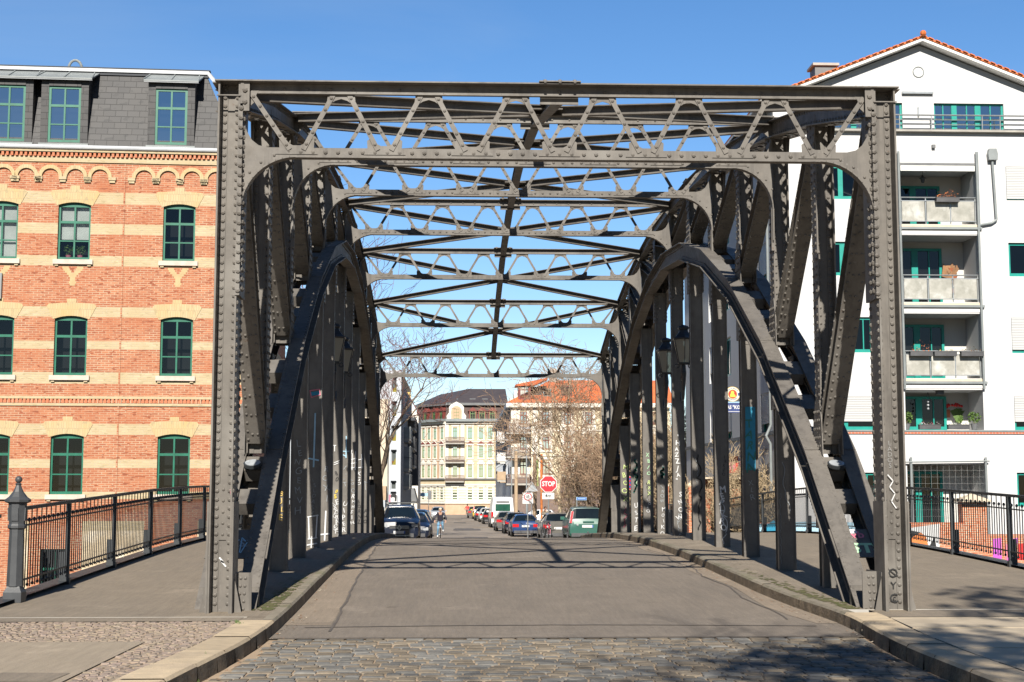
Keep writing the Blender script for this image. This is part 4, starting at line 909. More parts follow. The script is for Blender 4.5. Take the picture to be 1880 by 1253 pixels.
bd = [(zy(975), M['stone_rubble']), (zy(957), YL), (zy(917), RD), (zy(903), YL), (zy(860), RD), (zy(844), YL), (zy(799), RD), (zy(779), YL), (zy(705), RD), (zy(684), YL), (zy(642), RD), (zy(627), YL), (zy(583), RD), (zy(564), YL), (zy(489), RD), (zy(471), YL), (zy(431), RD), (zy(412), YL), (zy(375), RD), (zy(354), YL), (99, RD)]
zc = zy(278); mb = MB(); wall(mb, pb, UL, UR, -7, zc, holes + bas, bd, .16, RD)
# slight pilaster break right of the middle
e1 = Plane(pb.pt(UR, 0), pb.inn); wall(mb, e1, 0, 22, -7, zc, [], bd, rev=RD)
e0 = Plane(pb.pt(UL, 0, 22), -pb.inn); wall(mb, e0, 0, 22, -7, zc, [], bd, rev=RD)
for (a, b, c, d) in bas:             # brick surrounds of the cellar windows
    for p, q in ((a - .42, a), (b, b + .42)): pbox(mb, pb, p, q, c - .6, d + 1.0, -.035, .1, RD)
    pbox(mb, pb, a, b, d, d + 1.0, -.035, .02, RD)
mb.build('wall', mill)
# flared brick heads over the windows
for c in cols:
    for a, b in rows:
        rise = .10; n = 8; mb = MB()
        lo = [(c + (-hw + 2 * hw * k / n), b - rise * (2 * k / n - 1) ** 2) for k in range(n + 1)]
        P_ = [(p - c, z) for p, z in lo]
        up = [(.85, b + .40 - .07), (.78, b + .42), (.16, b + .46), (.16, b + .60), (-.16, b + .60), (-.16, b + .46), (-.78, b + .42), (-.85, b + .40 - .07)]
        mb.prism(P_ + [(hw + .06, b - rise - .02)] + up + [(-hw - .06, b - rise - .02)], pb.pt(c, 0, -.018), pb.u, (0, 0, 1), pb.inn * .12, M['brick_arch'] if 'brick_arch' in M else brick('brick_arch', (.46, .36, .205), (.53, .42, .25), (.38, .30, .19), 'xz', bw=.085, bh=.26, ms=.009, var=(.50, .345, .155), dk=.85)); mb.build('window_arch', mill)
for c in cols:
    for a, b in rows: mb = MB(); pbox(mb, pb, c - hw - .12, c + hw + .12, a - .17, a - .005, -.10, .14, M['stone_sill']); [pbox(mb, pb, c + s * (hw) - .06, c + s * hw + .06, a - .24, a - .165, -.06, .05, YL) for s in (-1, 1)]; mb.build('window_sill', mill)
    # hanging yellow brick ornament under the upper sill
    a = rows[0][0] - .25; mb = MB()
    for k, w in enumerate((.40, .36, .30, .22, .15, .10, .10, .14, .10)): pbox(mb, pb, c - w * .9, c - w * .9 + (.22 if k < 3 else w * 1.8), a - (k + 1) * .075, a - k * .075, -.004, .03, M['brick_yellow_plain']); (pbox(mb, pb, c + w * .9 - .22, c + w * .9, a - (k + 1) * .075, a - k * .075, -.004, .03, M['brick_yellow_plain']) if k < 3 else None)
    mb.build('brick_ornament', mill)
mb = MB()                            # corbelled frieze, dentil courses and string course
zs = zy(327)
for px in (-124, -80, -36, 7, 49, 93, 139, 184, 265, 309, 353, 397, 441):
    c = ub(px, 320); ri, ro = .29, .42
    ring = [(ro * math.cos(R(a)), ro * math.sin(R(a))) for a in range(0, 181, 15)] + [(ri * math.cos(R(a)), ri * math.sin(R(a))) for a in range(180, -1, -15)]
    mb.prism(ring, pb.pt(c, zs, -.07), pb.u, (0, 0, 1), pb.inn * .09, M['brick_arch'])
    for s in (-1, 1): pbox(mb, pb, c + s * .43 - .13, c + s * .43 + .13, zs - .10, zs + .001, -.085, .03, YL); pbox(mb, pb, c + s * .43 - .10, c + s * .43 + .10, zs - .19, zs - .102, -.055, .03, YL)
pbox(mb, pb, UL, UR, zy(300), zy(291), -.05, .02, YL); pbox(mb, pb, UL, UR, zy(282.5), zy(279), -.16, .02, YL)
pbox(mb, pb, UL, UR, zy(291) + .001, zy(282.5) - .001, -.03, .02, M['brick_red'])
for k in range(int((UR - UL) / .158)): pbox(mb, pb, UL + k * .158, UL + k * .158 + .085, zy(290), zy(283), -.125, .0, M['brick_dentil'])
pbox(mb, pb, UL, UR, zy(733), zy(728), -.06, .02, YL); pbox(mb, pb, UL, UR, zy(746), zy(741), -.04, .02, YL)
for k in range(int((UR - UL) / .13)): pbox(mb, pb, UL + k * .13, UL + k * .13 + .085, zy(740.7), zy(733.3), -.05, .0, M['brick_dentil'])
pbox(mb, pb, ub(219), ub(222), -3, zy(300), -.022, .02, RD)
mb.build('cornice', mill)
for ci, c in enumerate(cols):
    for ri_, (a, b) in enumerate(rows):
        o = window(mill, pb, c - hw, c + hw, a, b, .10, 'green_frame', arch=.09)
        if ri_ == 0 and ci in (1, 2):
            q = MB(); pbox(q, pb, c - hw + .06, c + hw - .06, a + (.75 if ci == 2 else .1), b - .1, .26, .28, M['curtain']); q.build('blind', o)
for (a, b, c, d) in bas:
    o = window(mill, pb, a, b, c, d, .12, 'green_frame', vb=(.5,), hb=(.5,)); q = MB()
    for k in range(9): u = a + (b - a) * (k + .5) / 9; q.cyl(pb.pt(u, c, .03), pb.pt(u, d, .03), .013, .013, 4, M['iron'])
    q.build('window_grille', o)
mb = MB(); pbox(mb, pb, UL + .3, UR - .3, -6.5, zc - .1, .75, .8, M['interior'])  # near-black backing sheet paints the unlit rooms behind the panes
for z in (rows[0][0] - .4, rows[1][0] - .4, rows[2][0] - .4): pbox(mb, pb, UL + .3, UR - .3, z, z + .1, .17, .74, M['interior'])
mb.build('dark_backing', mill)
# mansard
zt = zy(121); back = .85; mb = MB(); pz = lambda z, extra=0: .02 + back * (z - zc) / (zt - zc) + extra
mb.face([pb.pt(UL, zc + .05, .02), pb.pt(UR - .3, zc + .05, .02), pb.pt(UR - 1.72, zt, back), pb.pt(UL, zt, back)], M['slate'])
mb.face([pb.pt(UR - .3, zc + .05, .02), pb.pt(UR - .3, zc + .05, 21), pb.pt(UR - 1.72, zt, 20), pb.pt(UR - 1.72, zt, back)], M['slate'])
mb.face([pb.pt(UL, zt + .06, back), pb.pt(UR - 1.72, zt + .06, back), pb.pt(UR - 1.72, zt + .3, 20), pb.pt(UL, zt + .3, 20)], M['zinc'])
mb.build('roof', mill)
mb = MB(); pbox(mb, pb, UL, UR - 1.6, zt - .02, zt + .11, back - .14, back + .1, M['zinc_bright']); pbox(mb, pb, UL, UR - 1.6, zt - .12, zt - .022, back - .09, back + .05, M['dark_wall']); pbox(mb, pb, UL, UR - 1.55, zt + .112, zt + .14, back - .16, back + .1, M['dark_wall'])
a, b = pb.pt(UR - 1.62, zt + .05, back - .05), pb.pt(UR - 1.1, zt - .62, back - .2); mb.beam(a, b, .16, .12, M['zinc_bright'])
mb.cyl(pb.pt(UL, zc + .07, -.16), pb.pt(UR - .1, zc + .07, -.16), .085, .085, 10, M['zinc_bright']); pbox(mb, pb, UL, UR, zc, zc + .03, -.2, .1, M['zinc']); mb.build('gutter', mill)
for px in (-180, 15, 117.5, 314):
    c = ub(px, 212); w0, w1 = c - .56, c + .56; z0, z1 = zy(264), zy(160); fo = .06
    o = None; mb = MB(); rd = lambda z: pz(z)
    zr0, zr1 = zy(149), zy(124)
    for a, b in ((w0 - .26, w0 - .0), (w1 + .0, w1 + .26)): pbox(mb, pb, a, b, z0 - .12, zr0, fo, fo + .10, M['slate'])
    pbox(mb, pb, w0, w1, z1, zr0, fo - .03, fo + .1, M['slate']); pbox(mb, pb, w0 - .3, w1 + .3, z0 - .16, z0 - .02, fo - .06, fo + .2, M['zinc'])
    for u in (w0 - .26, w1 + .26): mb.face([pb.pt(u, z0 - .12, fo), pb.pt(u, zr0, fo), pb.pt(u, zr1, rd(zr1) + .1), pb.pt(u, z0 - .12, rd(z0) + .1)], M['slate'])
    o = mb.build('dormer', mill)
    window(o, pb, w0, w1, z0, z1, fo + .03, 'green_frame', 'pane_sky', fw=.085) if 0 else None
    wo = MB(); f = M['green_frame']
    window(mill, pb, w0, w1, z0, z1, fo + .03, 'green_frame', 'pane_sky', fw=.085, name='dormer_window')
    mb = MB(); pl2 = [pb.pt(w0 - .40, zr0, fo - .22), pb.pt(w1 + .40, zr0, fo - .22), pb.pt(w1 + .30, zr1, rd(zr1) + .02), pb.pt(w0 - .30, zr1, rd(zr1) + .02)]
    mb.prism([(0, 0)] * 0 + [(0, 0), (1, 0), (1, 1), (0, 1)], pl2[0], pl2[1] - pl2[0], pl2[3] - pl2[0], V((0, 0, .05)), M['zinc'])
    for t in (0, .5, 1): mb.beam(pl2[0].lerp(pl2[1], t) + V((0, 0, .06)), pl2[3].lerp(pl2[2], t) + V((0, 0, .06)), .04, .05, M['zinc'])
    pbox(mb, pb, w0 - .40, w1 + .40, zr0 - .03, zr0 - .001, fo - .2, fo - .12, M['zinc_bright']); mb.build('dormer_roof', mill)
mb = MB(); c = pb.pt(ub(133, 105), zt + .30, back + .8); mb.tube([c + pb.u * (-.24 + .24 * math.cos(a) - .0) * 1.0 + V((0, 0, .02 + .34 * math.sin(a))) for a in [math.pi - k * math.pi / 8 for k in range(9)]], .05, 8, M['zinc']); mb.tube([c - pb.u * 1.4, c - pb.u * .6 + V((0, 0, .05)), c - pb.u * .46 + V((0, 0, .1))], .05, 8, M['zinc']); mb.build('vent_pipe', mill)
mb = MB(); pbox(mb, pb, ub(-30, 528), ub(4, 528), zy(552), zy(505), -.12, -.005, M['zinc']); mb.build('meter_box', mill)
def potted(name, c, label, cat, pot, leaf, s=1.0, group=None, seed=1, round_=False):
    o = thing(name, c, label, cat, group); c = V(c); mb = MB(); mb.lathe(c, [(.09 * s, 0), (.13 * s, .2 * s), (.14 * s, .22 * s), (.11 * s, .2 * s)], 10, pot); mb.build('pot', o)
    r = random.Random(seed); mb = MB()
    for _ in range(90 if not round_ else 160):
        v = V((r.gauss(0, 1), r.gauss(0, 1), r.gauss(0, 1))); v = v.normalized() * r.random() ** .4
        p = c + V((v.x * .24 * s, v.y * .2 * s, .45 * s + v.z * .22 * s)); a = V((r.gauss(0, 1), r.gauss(0, 1), r.gauss(0, 1))).normalized() * .05 * s; b = a.cross(V((r.gauss(0, 1), r.gauss(0, 1), .3))).normalized() * .03 * s
        mb.face([p - a, p + b, p + a, p - b], leaf)
    mb.cyl(c + V((0, 0, .18 * s)), c + V((0, 0, .4 * s)), .015, .012, 5, M['bark']); mb.build('foliage', o, recalc=False)
z = rows[0][0] + .02
potted('potted_plant', pb.pt(cols[2] - .22, z, .28), 'bushy green plant in a pink pot, left of two behind the upper mill window', 'plant', M['paint_pink'], M['leaf_green'], .8, 'plants in the mill window', 3)
potted('potted_plant', pb.pt(cols[2] + .18, z, .28), 'bushy green plant in a pink pot, right of two behind the upper mill window', 'plant', M['paint_pink'], M['leaf_green'], .8, 'plants in the mill window', 4)

# ------------------------------------------------------------------ white apartment house on the right
WX0, WY = 11.55, 51.0
pw = Plane((WX0, WY, 0), (1, 0, 0)); uw = lambda px, py=500: pw.uz(px, py)[0]; zw = lambda py, px=1700: pw.uz(px, py)[1]
house = thing('apartment_house', (17, 54, -2), 'white rendered gabled apartment house with teal windows and stacked recessed balconies on the right', 'building')
UM = uw(1687, 75); UG = 2 * UM; zr = zw(84); ze = zr - 2.22 * (UM / 5.6)
l0, l1 = uw(1655, 500), uw(1797, 500)
logs = [(zw(412), zw(308)), (zw(555), zw(432)), (zw(695), zw(576)), (zw(790), zw(716)), (zw(985), zw(852))]
wl0, wl1 = uw(1496, 500), uw(1600, 500); wr0, wr1 = uw(1853, 500), uw(1957, 500)
wins = []
for (px0, py0, py1, sh_l, sh_r) in ((0, 367, 305, 0, .93), (0, 507, 445, 0, 0), (0, 648, 583, 0, .88), (0, 790, 728, .72, .72), (0, 930, 868, 0, 0)):
    wins += [(wl0, wl1, zw(py0), zw(py1), sh_l), (wr0, wr1, zw(py0), zw(py1), sh_r)]
top = [(uw(1530, 215), uw(1657, 215), zw(241), zw(189)), (uw(1715, 215), uw(1843, 215), zw(241), zw(189))]
holes = [(l0, l1, a, b, 1.55) for a, b in logs] + [w[:4] for w in wins] + top
WW = M['white_wall']; mb = MB(); wall(mb, pw, 0, UG, -6, ze, holes, [(99, WW)], .13)
mb.face([pw.pt(0, ze), pw.pt(UG, ze), pw.pt(UM, zr)], WW)
ps = Plane((WX0, WY + 21, 0), (0, -1, 0))      # street side
us_ = lambda Y: WY + 21 - Y
sw = []
for Y in (53.3, 56.9, 60.6, 64.3, 68.0):
    for k, (py0, py1) in enumerate(((367, 305), (507, 445), (648, 583), (790, 728))): sw.append((us_(Y) - .75, us_(Y) + .75, zw(py0) - .12, zw(py1) + .25, .7 if (k == 3 or (k + int(Y)) % 3 == 0) else 0))
for Y in (54.6, 60.6, 66.4): sw.append((us_(Y) - .6, us_(Y) + .6, zw(930), zw(868), 0))
wall(mb, ps, 0, 21, -6, ze, [w[:4] for w in sw], [(99, WW)], .16)
pe = Plane((WX0 + UG, WY, 0), (0, 1, 0)); wall(mb, pe, 0, 21, -6, ze, [], [(99, WW)])
pk = Plane((WX0 + UG, WY + 21, 0), (-1, 0, 0)); wall(mb, pk, 0, UG, -6, ze, [], [(99, WW)]); mb.face([pk.pt(0, ze), pk.pt(UG, ze), pk.pt(UM, zr)], WW)
mb.build('wall', house)
mb = MB()                             # roof with tiled verge
sl = V((UM, 0, zr - ze)).normalized()
for s in (-1, 1):
    e = V((WX0 + UM + s * (UM + .55), 0, ze - .55 * (zr - ze) / UM)); r_ = V((WX0 + UM, 0, zr))
    for k, (dz, y0_, y1_, m) in enumerate(((.05, -.42, 21.3, M['white_trim']), (.17, -.46, 21.35, M['roof_orange']))):
        a = V((e.x, WY + y0_, e.z + dz)); b = V((r_.x, WY + y0_, r_.z + dz)); th = V((0, 0, .115))
        mb.prism([(0, 0), (1, 0), (1, 1), (0, 1)], a, b - a, V((0, y1_ - y0_, 0)), th * (1 if k == 0 else .7), m)
    n = 24
    for k in range(n):
        p = e.lerp(r_, (k + .5) / n); q = e.lerp(r_, (k + 1.12) / n); p.y = q.y = WY - .47; mb.beam(p + V((0, 0, .235)), q + V((0, 0, .242)), .10, .03, M['roof_orange'], up=(0, 0, 1))
mb.ball((WX0 + UM, WY - .5, zr + .30), .12, M['roof_orange']); mb.build('roof', house)
mb = MB(); cx, cz = WX0 + uw(1540, 120) + .3, zw(132) + .95
mb.box(cx - .42, cx + .42, WY + 3.0, WY + 3.8, cz - 2.6, cz + .15, M['grey_panel']); mb.box(cx - .52, cx + .52, WY + 2.9, WY + 3.9, cz + .152, cz + .25, M['concrete']); mb.cyl((cx, WY + 3.4, cz + .25), (cx, WY + 3.4, cz + .36), .12, .1, 8, M['grey_panel']); mb.build('chimney', house)
TE = 'teal'
for (a, b, c, d, sh) in wins: window(house, pw, a, b, c, d, .09, TE, 'pane', vb=(.36, .5, .84) if not sh else (.5,), hb=(), fw=.09, bw=.02, shut=sh, thick=(.03, .09, .02) if not sh else (.07,))
for a, b, c, d in top: window(house, pw, a, b, c, d, .09, TE, 'pane_sky', vb=(.14, .30, .48, .64, .82), hb=(), fw=.07, bw=.02, thick=(.02, .10, .02, .11, .02))
for (a, b, c, d, sh) in sw: window(house, ps, a, b, c, d, .11, TE, 'pane', vb=(.5,), hb=(), fw=.09, shut=sh)
mb = MB(); m = M['metal_rail']; zz = zw(241)
for k, t in enumerate((.02, .2, .38, .56)): mb.cyl(pw.pt(uw(1500), zz + t * 1.0 + .0, -.16), pw.pt(uw(1960), zz + t, -.16), .018 if k < 3 else .03, .018 if k < 3 else .03, 6, m)
for px in (1530, 1590, 1657, 1716, 1810, 1843, 1900): u = uw(px); mb.cyl(pw.pt(u, zz, -.16), pw.pt(u, zz + .57, -.16), .02, .02, 6, m)
mb.build('french_balcony_rail', house)
mb = MB(); pbox(mb, pw, uw(1500), uw(1960), zz - .06, zz + .0, -.2, -.0, M['concrete']); mb.build('balcony_ledge', house)
mb = MB(); c = pw.pt(uw(1686, 133), zw(133), -.01); mb.tube([c + V((.2 * math.cos(a), 0, .2 * math.sin(a))) for a in [k * math.pi / 12 for k in range(25)]], .02, 5, M['zinc']); mb.build('gable_ring', house)
mb = MB(); pbox(mb, pw, uw(1655, 172), uw(1712, 172), zw(174), zw(170), -.12, -.005, M['metal_rail']); mb.build('awning_box', house)
mb = MB(); pbox(mb, pw, uw(1717), uw(1723), zw(273), zw(267), -.12, -.005, M['grey_panel']); pbox(mb, pw, uw(1684, 205), uw(1687, 205), zw(215), zw(198), -.05, -.005, M['metal_rail']); mb.build('wall_lamp', house)
mb = MB(); pbox(mb, pw, 0, UG, zw(797), zw(793), -.05, .0, M['brick_band']); pbox(mb, pw, 0, UG, zw(793) + .002, zw(790), -.08, .0, M['zinc']); pbox(mb, ps, 0, 21, zw(797), zw(790), -.06, .0, M['grey_panel']); mb.build('string_course', house)
# recessed balconies
rails = []
for k, (a, b) in enumerate(logs):
    mb = MB(); so_ = M['white_soffit']
    mb.face([pw.pt(l0, a, 1.55), pw.pt(l1, a, 1.55), pw.pt(l1, b, 1.55), pw.pt(l0, b, 1.55)], so_); mb.build('loggia_back', house)
    d1 = l0 + (l1 - l0) * (.70 if k < 4 else .62); zt2 = a + (b - a) * (.90 if k else .82)
    o = window(house, pw, l0 + .05, d1, a + .05, zt2, 1.44, TE, 'pane', vb=(.2, .47, .75), hb=(), fw=.10, name='balcony_door', thick=(.02, .12, .02))
    mb = MB(); mb.face([pw.pt(l0, a + .02, 1.53), pw.pt(d1, a + .02, 1.53), pw.pt(d1, zt2, 1.53), pw.pt(l0, zt2, 1.53)], M['interior']); mb.build('room_dark', o, recalc=False)
    if k in (0, 1, 2):
        mb = MB(); m = M['metal_rail']; h0, h1 = a + .13, a + .86; n = 3
        for q in range(n): p0, p1 = l0 + .06 + (l1 - l0 - .1) * q / n + .03, l0 + .06 + (l1 - l0 - .1) * (q + 1) / n - .05; pbox(mb, pw, p0, p1, h0, h1, .01, .03, M['frost'])
        for q in range(n + 1): u = l0 + .06 + (l1 - l0 - .1) * q / n; pbox(mb, pw, u - .02, u + .02, a, a + 1.0, .032, .06, m)
        mb.cyl(pw.pt(l0, a + 1.0, .03), pw.pt(l1, a + 1.0, .03), .025, .025, 6, m); pbox(mb, pw, l0, l1, h1 + .001, h1 + .03, .005, .035, m); pbox(mb, pw, l0, l1, h0 - .03, h0 - .001, .005, .035, m); mb.build('balustrade', house)
        mb = MB(); pbox(mb, pw, l0 - .05, l1 + .08, a - .11, a - .02, -.05, -.002, M['paint_beige']); pbox(mb, pw, l0 - .05, l1 + .15, a - .20, a - .112, -.10, -.002, M['zinc']); pbox(mb, pw, l0, l1, a - .36, a - .202, -.02, -.002, M['white_trim']); mb.build('slab_edge', house)
mb = MB(); pbox(mb, pw, l0 - .03, l1 + .03, zw(304), zw(300), -.05, -.003, M['grey_panel']); pbox(mb, pw, l0 + .05, l1 - .05, zw(315), zw(305), -.08, -.01, M['curtain']); mb.build('awning', house)
for uu, zA, zB in ((l0 - .02, zw(280), zw(715)), (l1 + .02, zw(280), zw(715)), (l0 - .16, zw(280), -3), (l0 + .12, zw(840), zw(960)), (l1 - .02, zw(840), zw(1000))):
    mb = MB(); mb.cyl(pw.pt(uu, zA, -.10), pw.pt(uu, zB, -.10), .045, .045, 8, M['zinc']); mb.build('downpipe', house)
mb = MB(); m = M['zinc']; u0 = uw(1820, 300); mb.prism([(-.16, 0), (.16, 0), (.18, .22), (.13, .42), (-.13, .42), (-.18, .22)], pw.pt(u0, zw(295), -.22), (1, 0, 0), (0, 0, 1), (0, .2, 0), m)
mb.tube([pw.pt(u0, zw(293), -.1), pw.pt(u0 + .08, zw(404), -.1), pw.pt(u0 - .1, zw(410), -.1), pw.pt(l1 + .05, zw(414), -.1)], .045, 8, m); mb.tube([pw.pt(l1 + .05, zw(280), -.1), pw.pt(l1 + .05, zw(420), -.1)], .04, 8, m); mb.build('rain_hopper', house)
mb = MB(); mb.cyl(pw.pt(l0 - .1, zw(849), -.14), pw.pt(l1 + .1, zw(847), -.14), .03, .03, 6, M['zinc']); mb.build('curtain_rod', house)
mb = MB()
for k in range(14): u = l0 + (l1 - l0) * k / 13; mb.cyl(pw.pt(u, logs[4][0], .02), pw.pt(u, logs[4][1], .02), .002, .002, 3, M['curtain'])
for k in range(12): z = logs[4][0] + (logs[4][1] - logs[4][0]) * k / 11; mb.cyl(pw.pt(l0, z, .02), pw.pt(l1, z, .02), .002, .002, 3, M['curtain'])
mb.build('safety_net', house)
for Y, zA in ((51.9, ze), (66.2, ze)):
    mb = MB(); mb.cyl((WX0 - .1, Y, zA), (WX0 - .1, Y, zw(795) + .3), .05, .05, 8, M['zinc']); mb.tube([V((WX0 - .1, Y, zw(795) + .3)), V((WX0 - .28, Y, zw(800))), V((WX0 - .12, Y, zw(815))), V((WX0 - .12, Y, -1))], .05, 8, M['zinc']); mb.build('downpipe', house)
# planters and pots on the balconies
def planter(u, z, w, dep, label, leaf, seed, n=70, dens=1.0, grp='flower boxes on the white house balconies'):
    o = thing('flower_box', pw.pt(u, z, dep), label, 'flower box', grp); mb = MB(); pbox(mb, pw, u - w / 2, u + w / 2, z, z + .16, dep - .09, dep + .09, M['plastic_dark']); pbox(mb, pw, u - w / 2 - .015, u + w / 2 + .015, z + .15, z + .175, dep - .1, dep + .1, M['plastic_dark']); mb.build('box', o)
    r = random.Random(seed); mb = MB()
    for _ in range(n):
        p = pw.pt(u + r.uniform(-.46, .46) * w, z + .17 + abs(r.gauss(0, .07)) * dens, dep + r.uniform(-.07, .07)); q = .035
        mb.face([p + V((r.uniform(-q, q), r.uniform(-q, q), r.uniform(-q, q))) for _ in range(3)], M[leaf[r.randrange(len(leaf))]])
    mb.build('plants', o, recalc=False)
a = [x[0] for x in logs]
planter(uw(1737, 370), a[0] + .80, .85, -.13, 'grey flower box with dried orange plants hung on the topmost balcony', ['terracotta', 'dry_leaf', 'paint_orange'], 1, 110, 1.6)
for px, lf, lb in ((1689, ['paint_orange', 'terracotta'], 'dark flower box with an orange dried tuft on the third balcony'), (1733, ['leaf_green', 'paint_gold'], 'dark flower box with yellow green shoots in the middle of the third balcony'), (1782, ['dry_leaf', 'soil'], 'nearly bare dark flower box at the right end of the third balcony')): planter(uw(px, 655), a[2] + .80, .82, -.13, lb, lf, px, 50, 1.0 if px != 1689 else 2.2)
planter(uw(1708, 780), a[3] + .03, .78, .1, 'grey flower box with pink and white blooms on the lowest balcony, left of middle', ['paint_white', 'paint_pink', 'leaf_green'], 7, 60, .7)
planter(uw(1761, 780), a[3] + .03, .78, .1, 'grey flower box with white blooms on the lowest balcony, right of middle', ['paint_white', 'paint_lime', 'leaf_green'], 8, 60, .7)
potted('topiary_ball', pw.pt(uw(1668, 785), a[3] + .02, .18), 'clipped green ball in a grey pot at the left end of the lowest balcony', 'plant', M['grey_panel'], M['leaf_green'], 1.0, 'topiary balls on the lowest balcony', 5, True)
potted('topiary_ball', pw.pt(uw(1798, 785) - .12, a[3] + .02, .18), 'clipped green ball in a grey pot at the right end of the lowest balcony', 'plant', M['grey_panel'], M['leaf_green'], 1.0, 'topiary balls on the lowest balcony', 6, True)
def hung(name, label, cat, loc, parts):
    o = thing(name, loc, label, cat)
    for nm, f in parts: mb = MB(); f(mb); mb.build(nm, o)
def lant(p): 
    return [('lamp_frame', lambda mb: (mb.lathe(p, [(.05, .0), (.09, .16), (.14, .17), (.03, .27), (.01, .3)], 6, M['plastic_dark']), mb.cyl(p + V((0, 0, .3)), p + V((0, 0, .42)), .008, .008, 4, M['plastic_dark'])))]
p = pw.pt(uw(1702, 322), zw(331), .5); hung('hanging_lantern', 'small black lantern hanging from the ceiling of the topmost balcony', 'lantern', p, lant(p))
p = pw.pt(uw(1714, 745), zw(750), .6); hung('wind_chime', 'glass wind chime hanging in the lowest balcony', 'wind chime', p, [('chain', lambda mb: mb.tube([p + V((0, 0, .62)), p + V((-.1, 0, .3)), p + V((.1, 0, .3)), p + V((0, 0, .62))], .008, 4, M['plastic_dark'])), ('beads', lambda mb: [mb.ball(p + V((0, 0, .02 + k * .13)), .045, M['lens_white'], 6) for k in range(3)])])
p2_ = pw.pt(uw(1731, 715), zw(723), .35); hung('bird_house', 'white roofed bird house under the ceiling of the lowest balcony', 'bird house', p2_, [('roof', lambda mb: mb.lathe(p2_, [(.27, .13), (.02, .36)], 4, M['paint_beige'], rot=math.pi / 4)), ('house_body', lambda mb: mb.lathe(p2_, [(.17, 0), (.17, .128)], 4, M['grey_panel'], rot=math.pi / 4))])
def wallpots(mb):
    for k, (dx, dz) in enumerate(((0, 0), (-.12, .28), (.08, .5), (-.06, .78))): q = pw.pt(uw(1772, 500) + dx, zw(525) + dz, 1.35); mb.lathe(q, [(.05, -.08), (.11, .06), (.12, .08)], 8, M['terracotta'])
hung('hanging_pots', 'cascade of orange clay pots hung on the wall of the second balcony from the top', 'plant pots', pw.pt(uw(1772, 500), zw(525), 1.35), [('clay_pots', wallpots), ('dry_plants', lambda mb: [mb.face([pw.pt(uw(1772, 500) + rg.gauss(-.05, .13), zw(525) + rg.uniform(.1, 1.1), 1.33 + rg.uniform(-.08, .05)) for _ in range(3)], M['dry_leaf']) for _ in range(26)])])
hung('wall_flowers', 'red flowers and trailing greenery hung on the wall of the lowest balcony', 'plant', pw.pt(uw(1782, 750), zw(770), 1.3), [('flowers', lambda mb: [mb.ball(pw.pt(uw(1777, 740) + rg.gauss(0, .09), zw(741) + rg.gauss(0, .05), 1.3), .05, M['paint_red'], 6) for _ in range(8)]), ('trailing_leaves', lambda mb: [mb.face([pw.pt(uw(1783, 755) + rg.gauss(0, .1), zw(750) + rg.uniform(-.5, .1), 1.3 + rg.uniform(-.05, .05)) for _ in range(3)], M['leaf_green']) for _ in range(30)])])
p3_ = pw.pt(uw(1765, 755), zw(760), 1.5); hung('wall_plaque', 'red heart and reddish plaque on the back wall of the lowest balcony', 'plaque', p3_, [('plaque', lambda mb: mb.box(p3_.x - .1, p3_.x + .1, p3_.y - .02, p3_.y + .02, p3_.z - .06, p3_.z + .24, M['terracotta'])), ('heart', lambda mb: mb.prism([(0, 0), (.11, .11), (.1, .17), (.05, .19), (0, .15), (-.05, .19), (-.1, .17), (-.11, .11)], p3_ + V((0, -.02, .28)), (1, 0, 0), (0, 0, 1), (0, .02, 0), M['paint_red']))])
# pub sign on the street side
sg = thing('pub_sign', (10.85, 55.6, 3.9), 'projecting pub sign, round gold and red emblem above a blue board lettered DAS "KOST"', 'sign'); sy = 55.6
c = V((at(1345, 725, sy).x, sy, at(1345, 724, sy).z)); mb = MB()
mb.cyl(c + V((0, .08, 0)), c, .295, .295, 28, M['paint_gold']); mb.cyl(c, c + V((0, -.012, 0)), .275, .275, 28, M['paint_white']); mb.cyl(c + V((0, -.012, 0)), c + V((0, -.020, 0)), .185, .185, 24, M['paint_gold']); mb.cyl(c + V((0, -.020, 0)), c + V((0, -.028, 0)), .165, .165, 24, M['paint_red'])
mb.prism([(-.10, -.12), (.12, -.12), (.10, -.03), (.05, .0), (.06, .06), (.03, .12), (-.03, .13), (-.07, .09), (-.07, .03), (-.11, -.02)], c + V((0, -.034, 0)), (1, 0, 0), (0, 0, 1), (0, .006, 0), M['paint_yellow'])
for s in (-1, 1): mb.box(c.x + s * .235 - .028, c.x + s * .235 + .028, sy - .018, sy - .011, c.z - .06, c.z + .05, M['paint_navy'])
for txt, r0, a0, sgn in (('PAULANER', .228, 90, -1), ('MÜNCHEN', .228, 270, 1)):
    n = len(txt)
    for k, ch in enumerate(txt):
        an = a0 + sgn * (k - (n - 1) / 2) * 15; e = V((math.cos(R(an)), 0, math.sin(R(an)))); ey = e if sgn < 0 else -e; ex = V((ey.z, 0, -ey.x)); letters(mb, ch, c + e * r0 + V((0, -.0135, 0)), .075, M['paint_black'], ex=ex, ey=ey, bold=.002)
mb.build('round_emblem', sg)
bx0, bx1, bzc = at(1322, 748, sy).x, at(1383, 748, sy).x, at(1345, 748, sy).z
mb = MB(); mb.box(bx0, bx1, sy - .05, sy + .05, bzc - .22, bzc + .17, M['paint_navy']); mb.box(bx0, bx1, sy - .055, sy + .05, bzc + .172, bzc + .215, M['paint_pale_blue']); mb.box(bx0, bx1, sy - .055, sy - .0502, bzc - .185, bzc - .165, M['paint_white']); letters(mb, 'DAS "KOST"', ((bx0 + bx1) / 2 - .08, sy - .052, bzc - .01), .19, M['paint_white'], bold=.006, sx=.86); mb.build('name_board', sg)
mb = MB(); mb.beam((bx0, sy + .06, c.z), (WX0 + .02, sy + .06, c.z), .04, .04, M['iron']); mb.beam((bx1 - .1, sy + .06, bzc), (WX0 + .02, sy + .06, bzc), .04, .04, M['iron']); mb.build('bracket', sg)
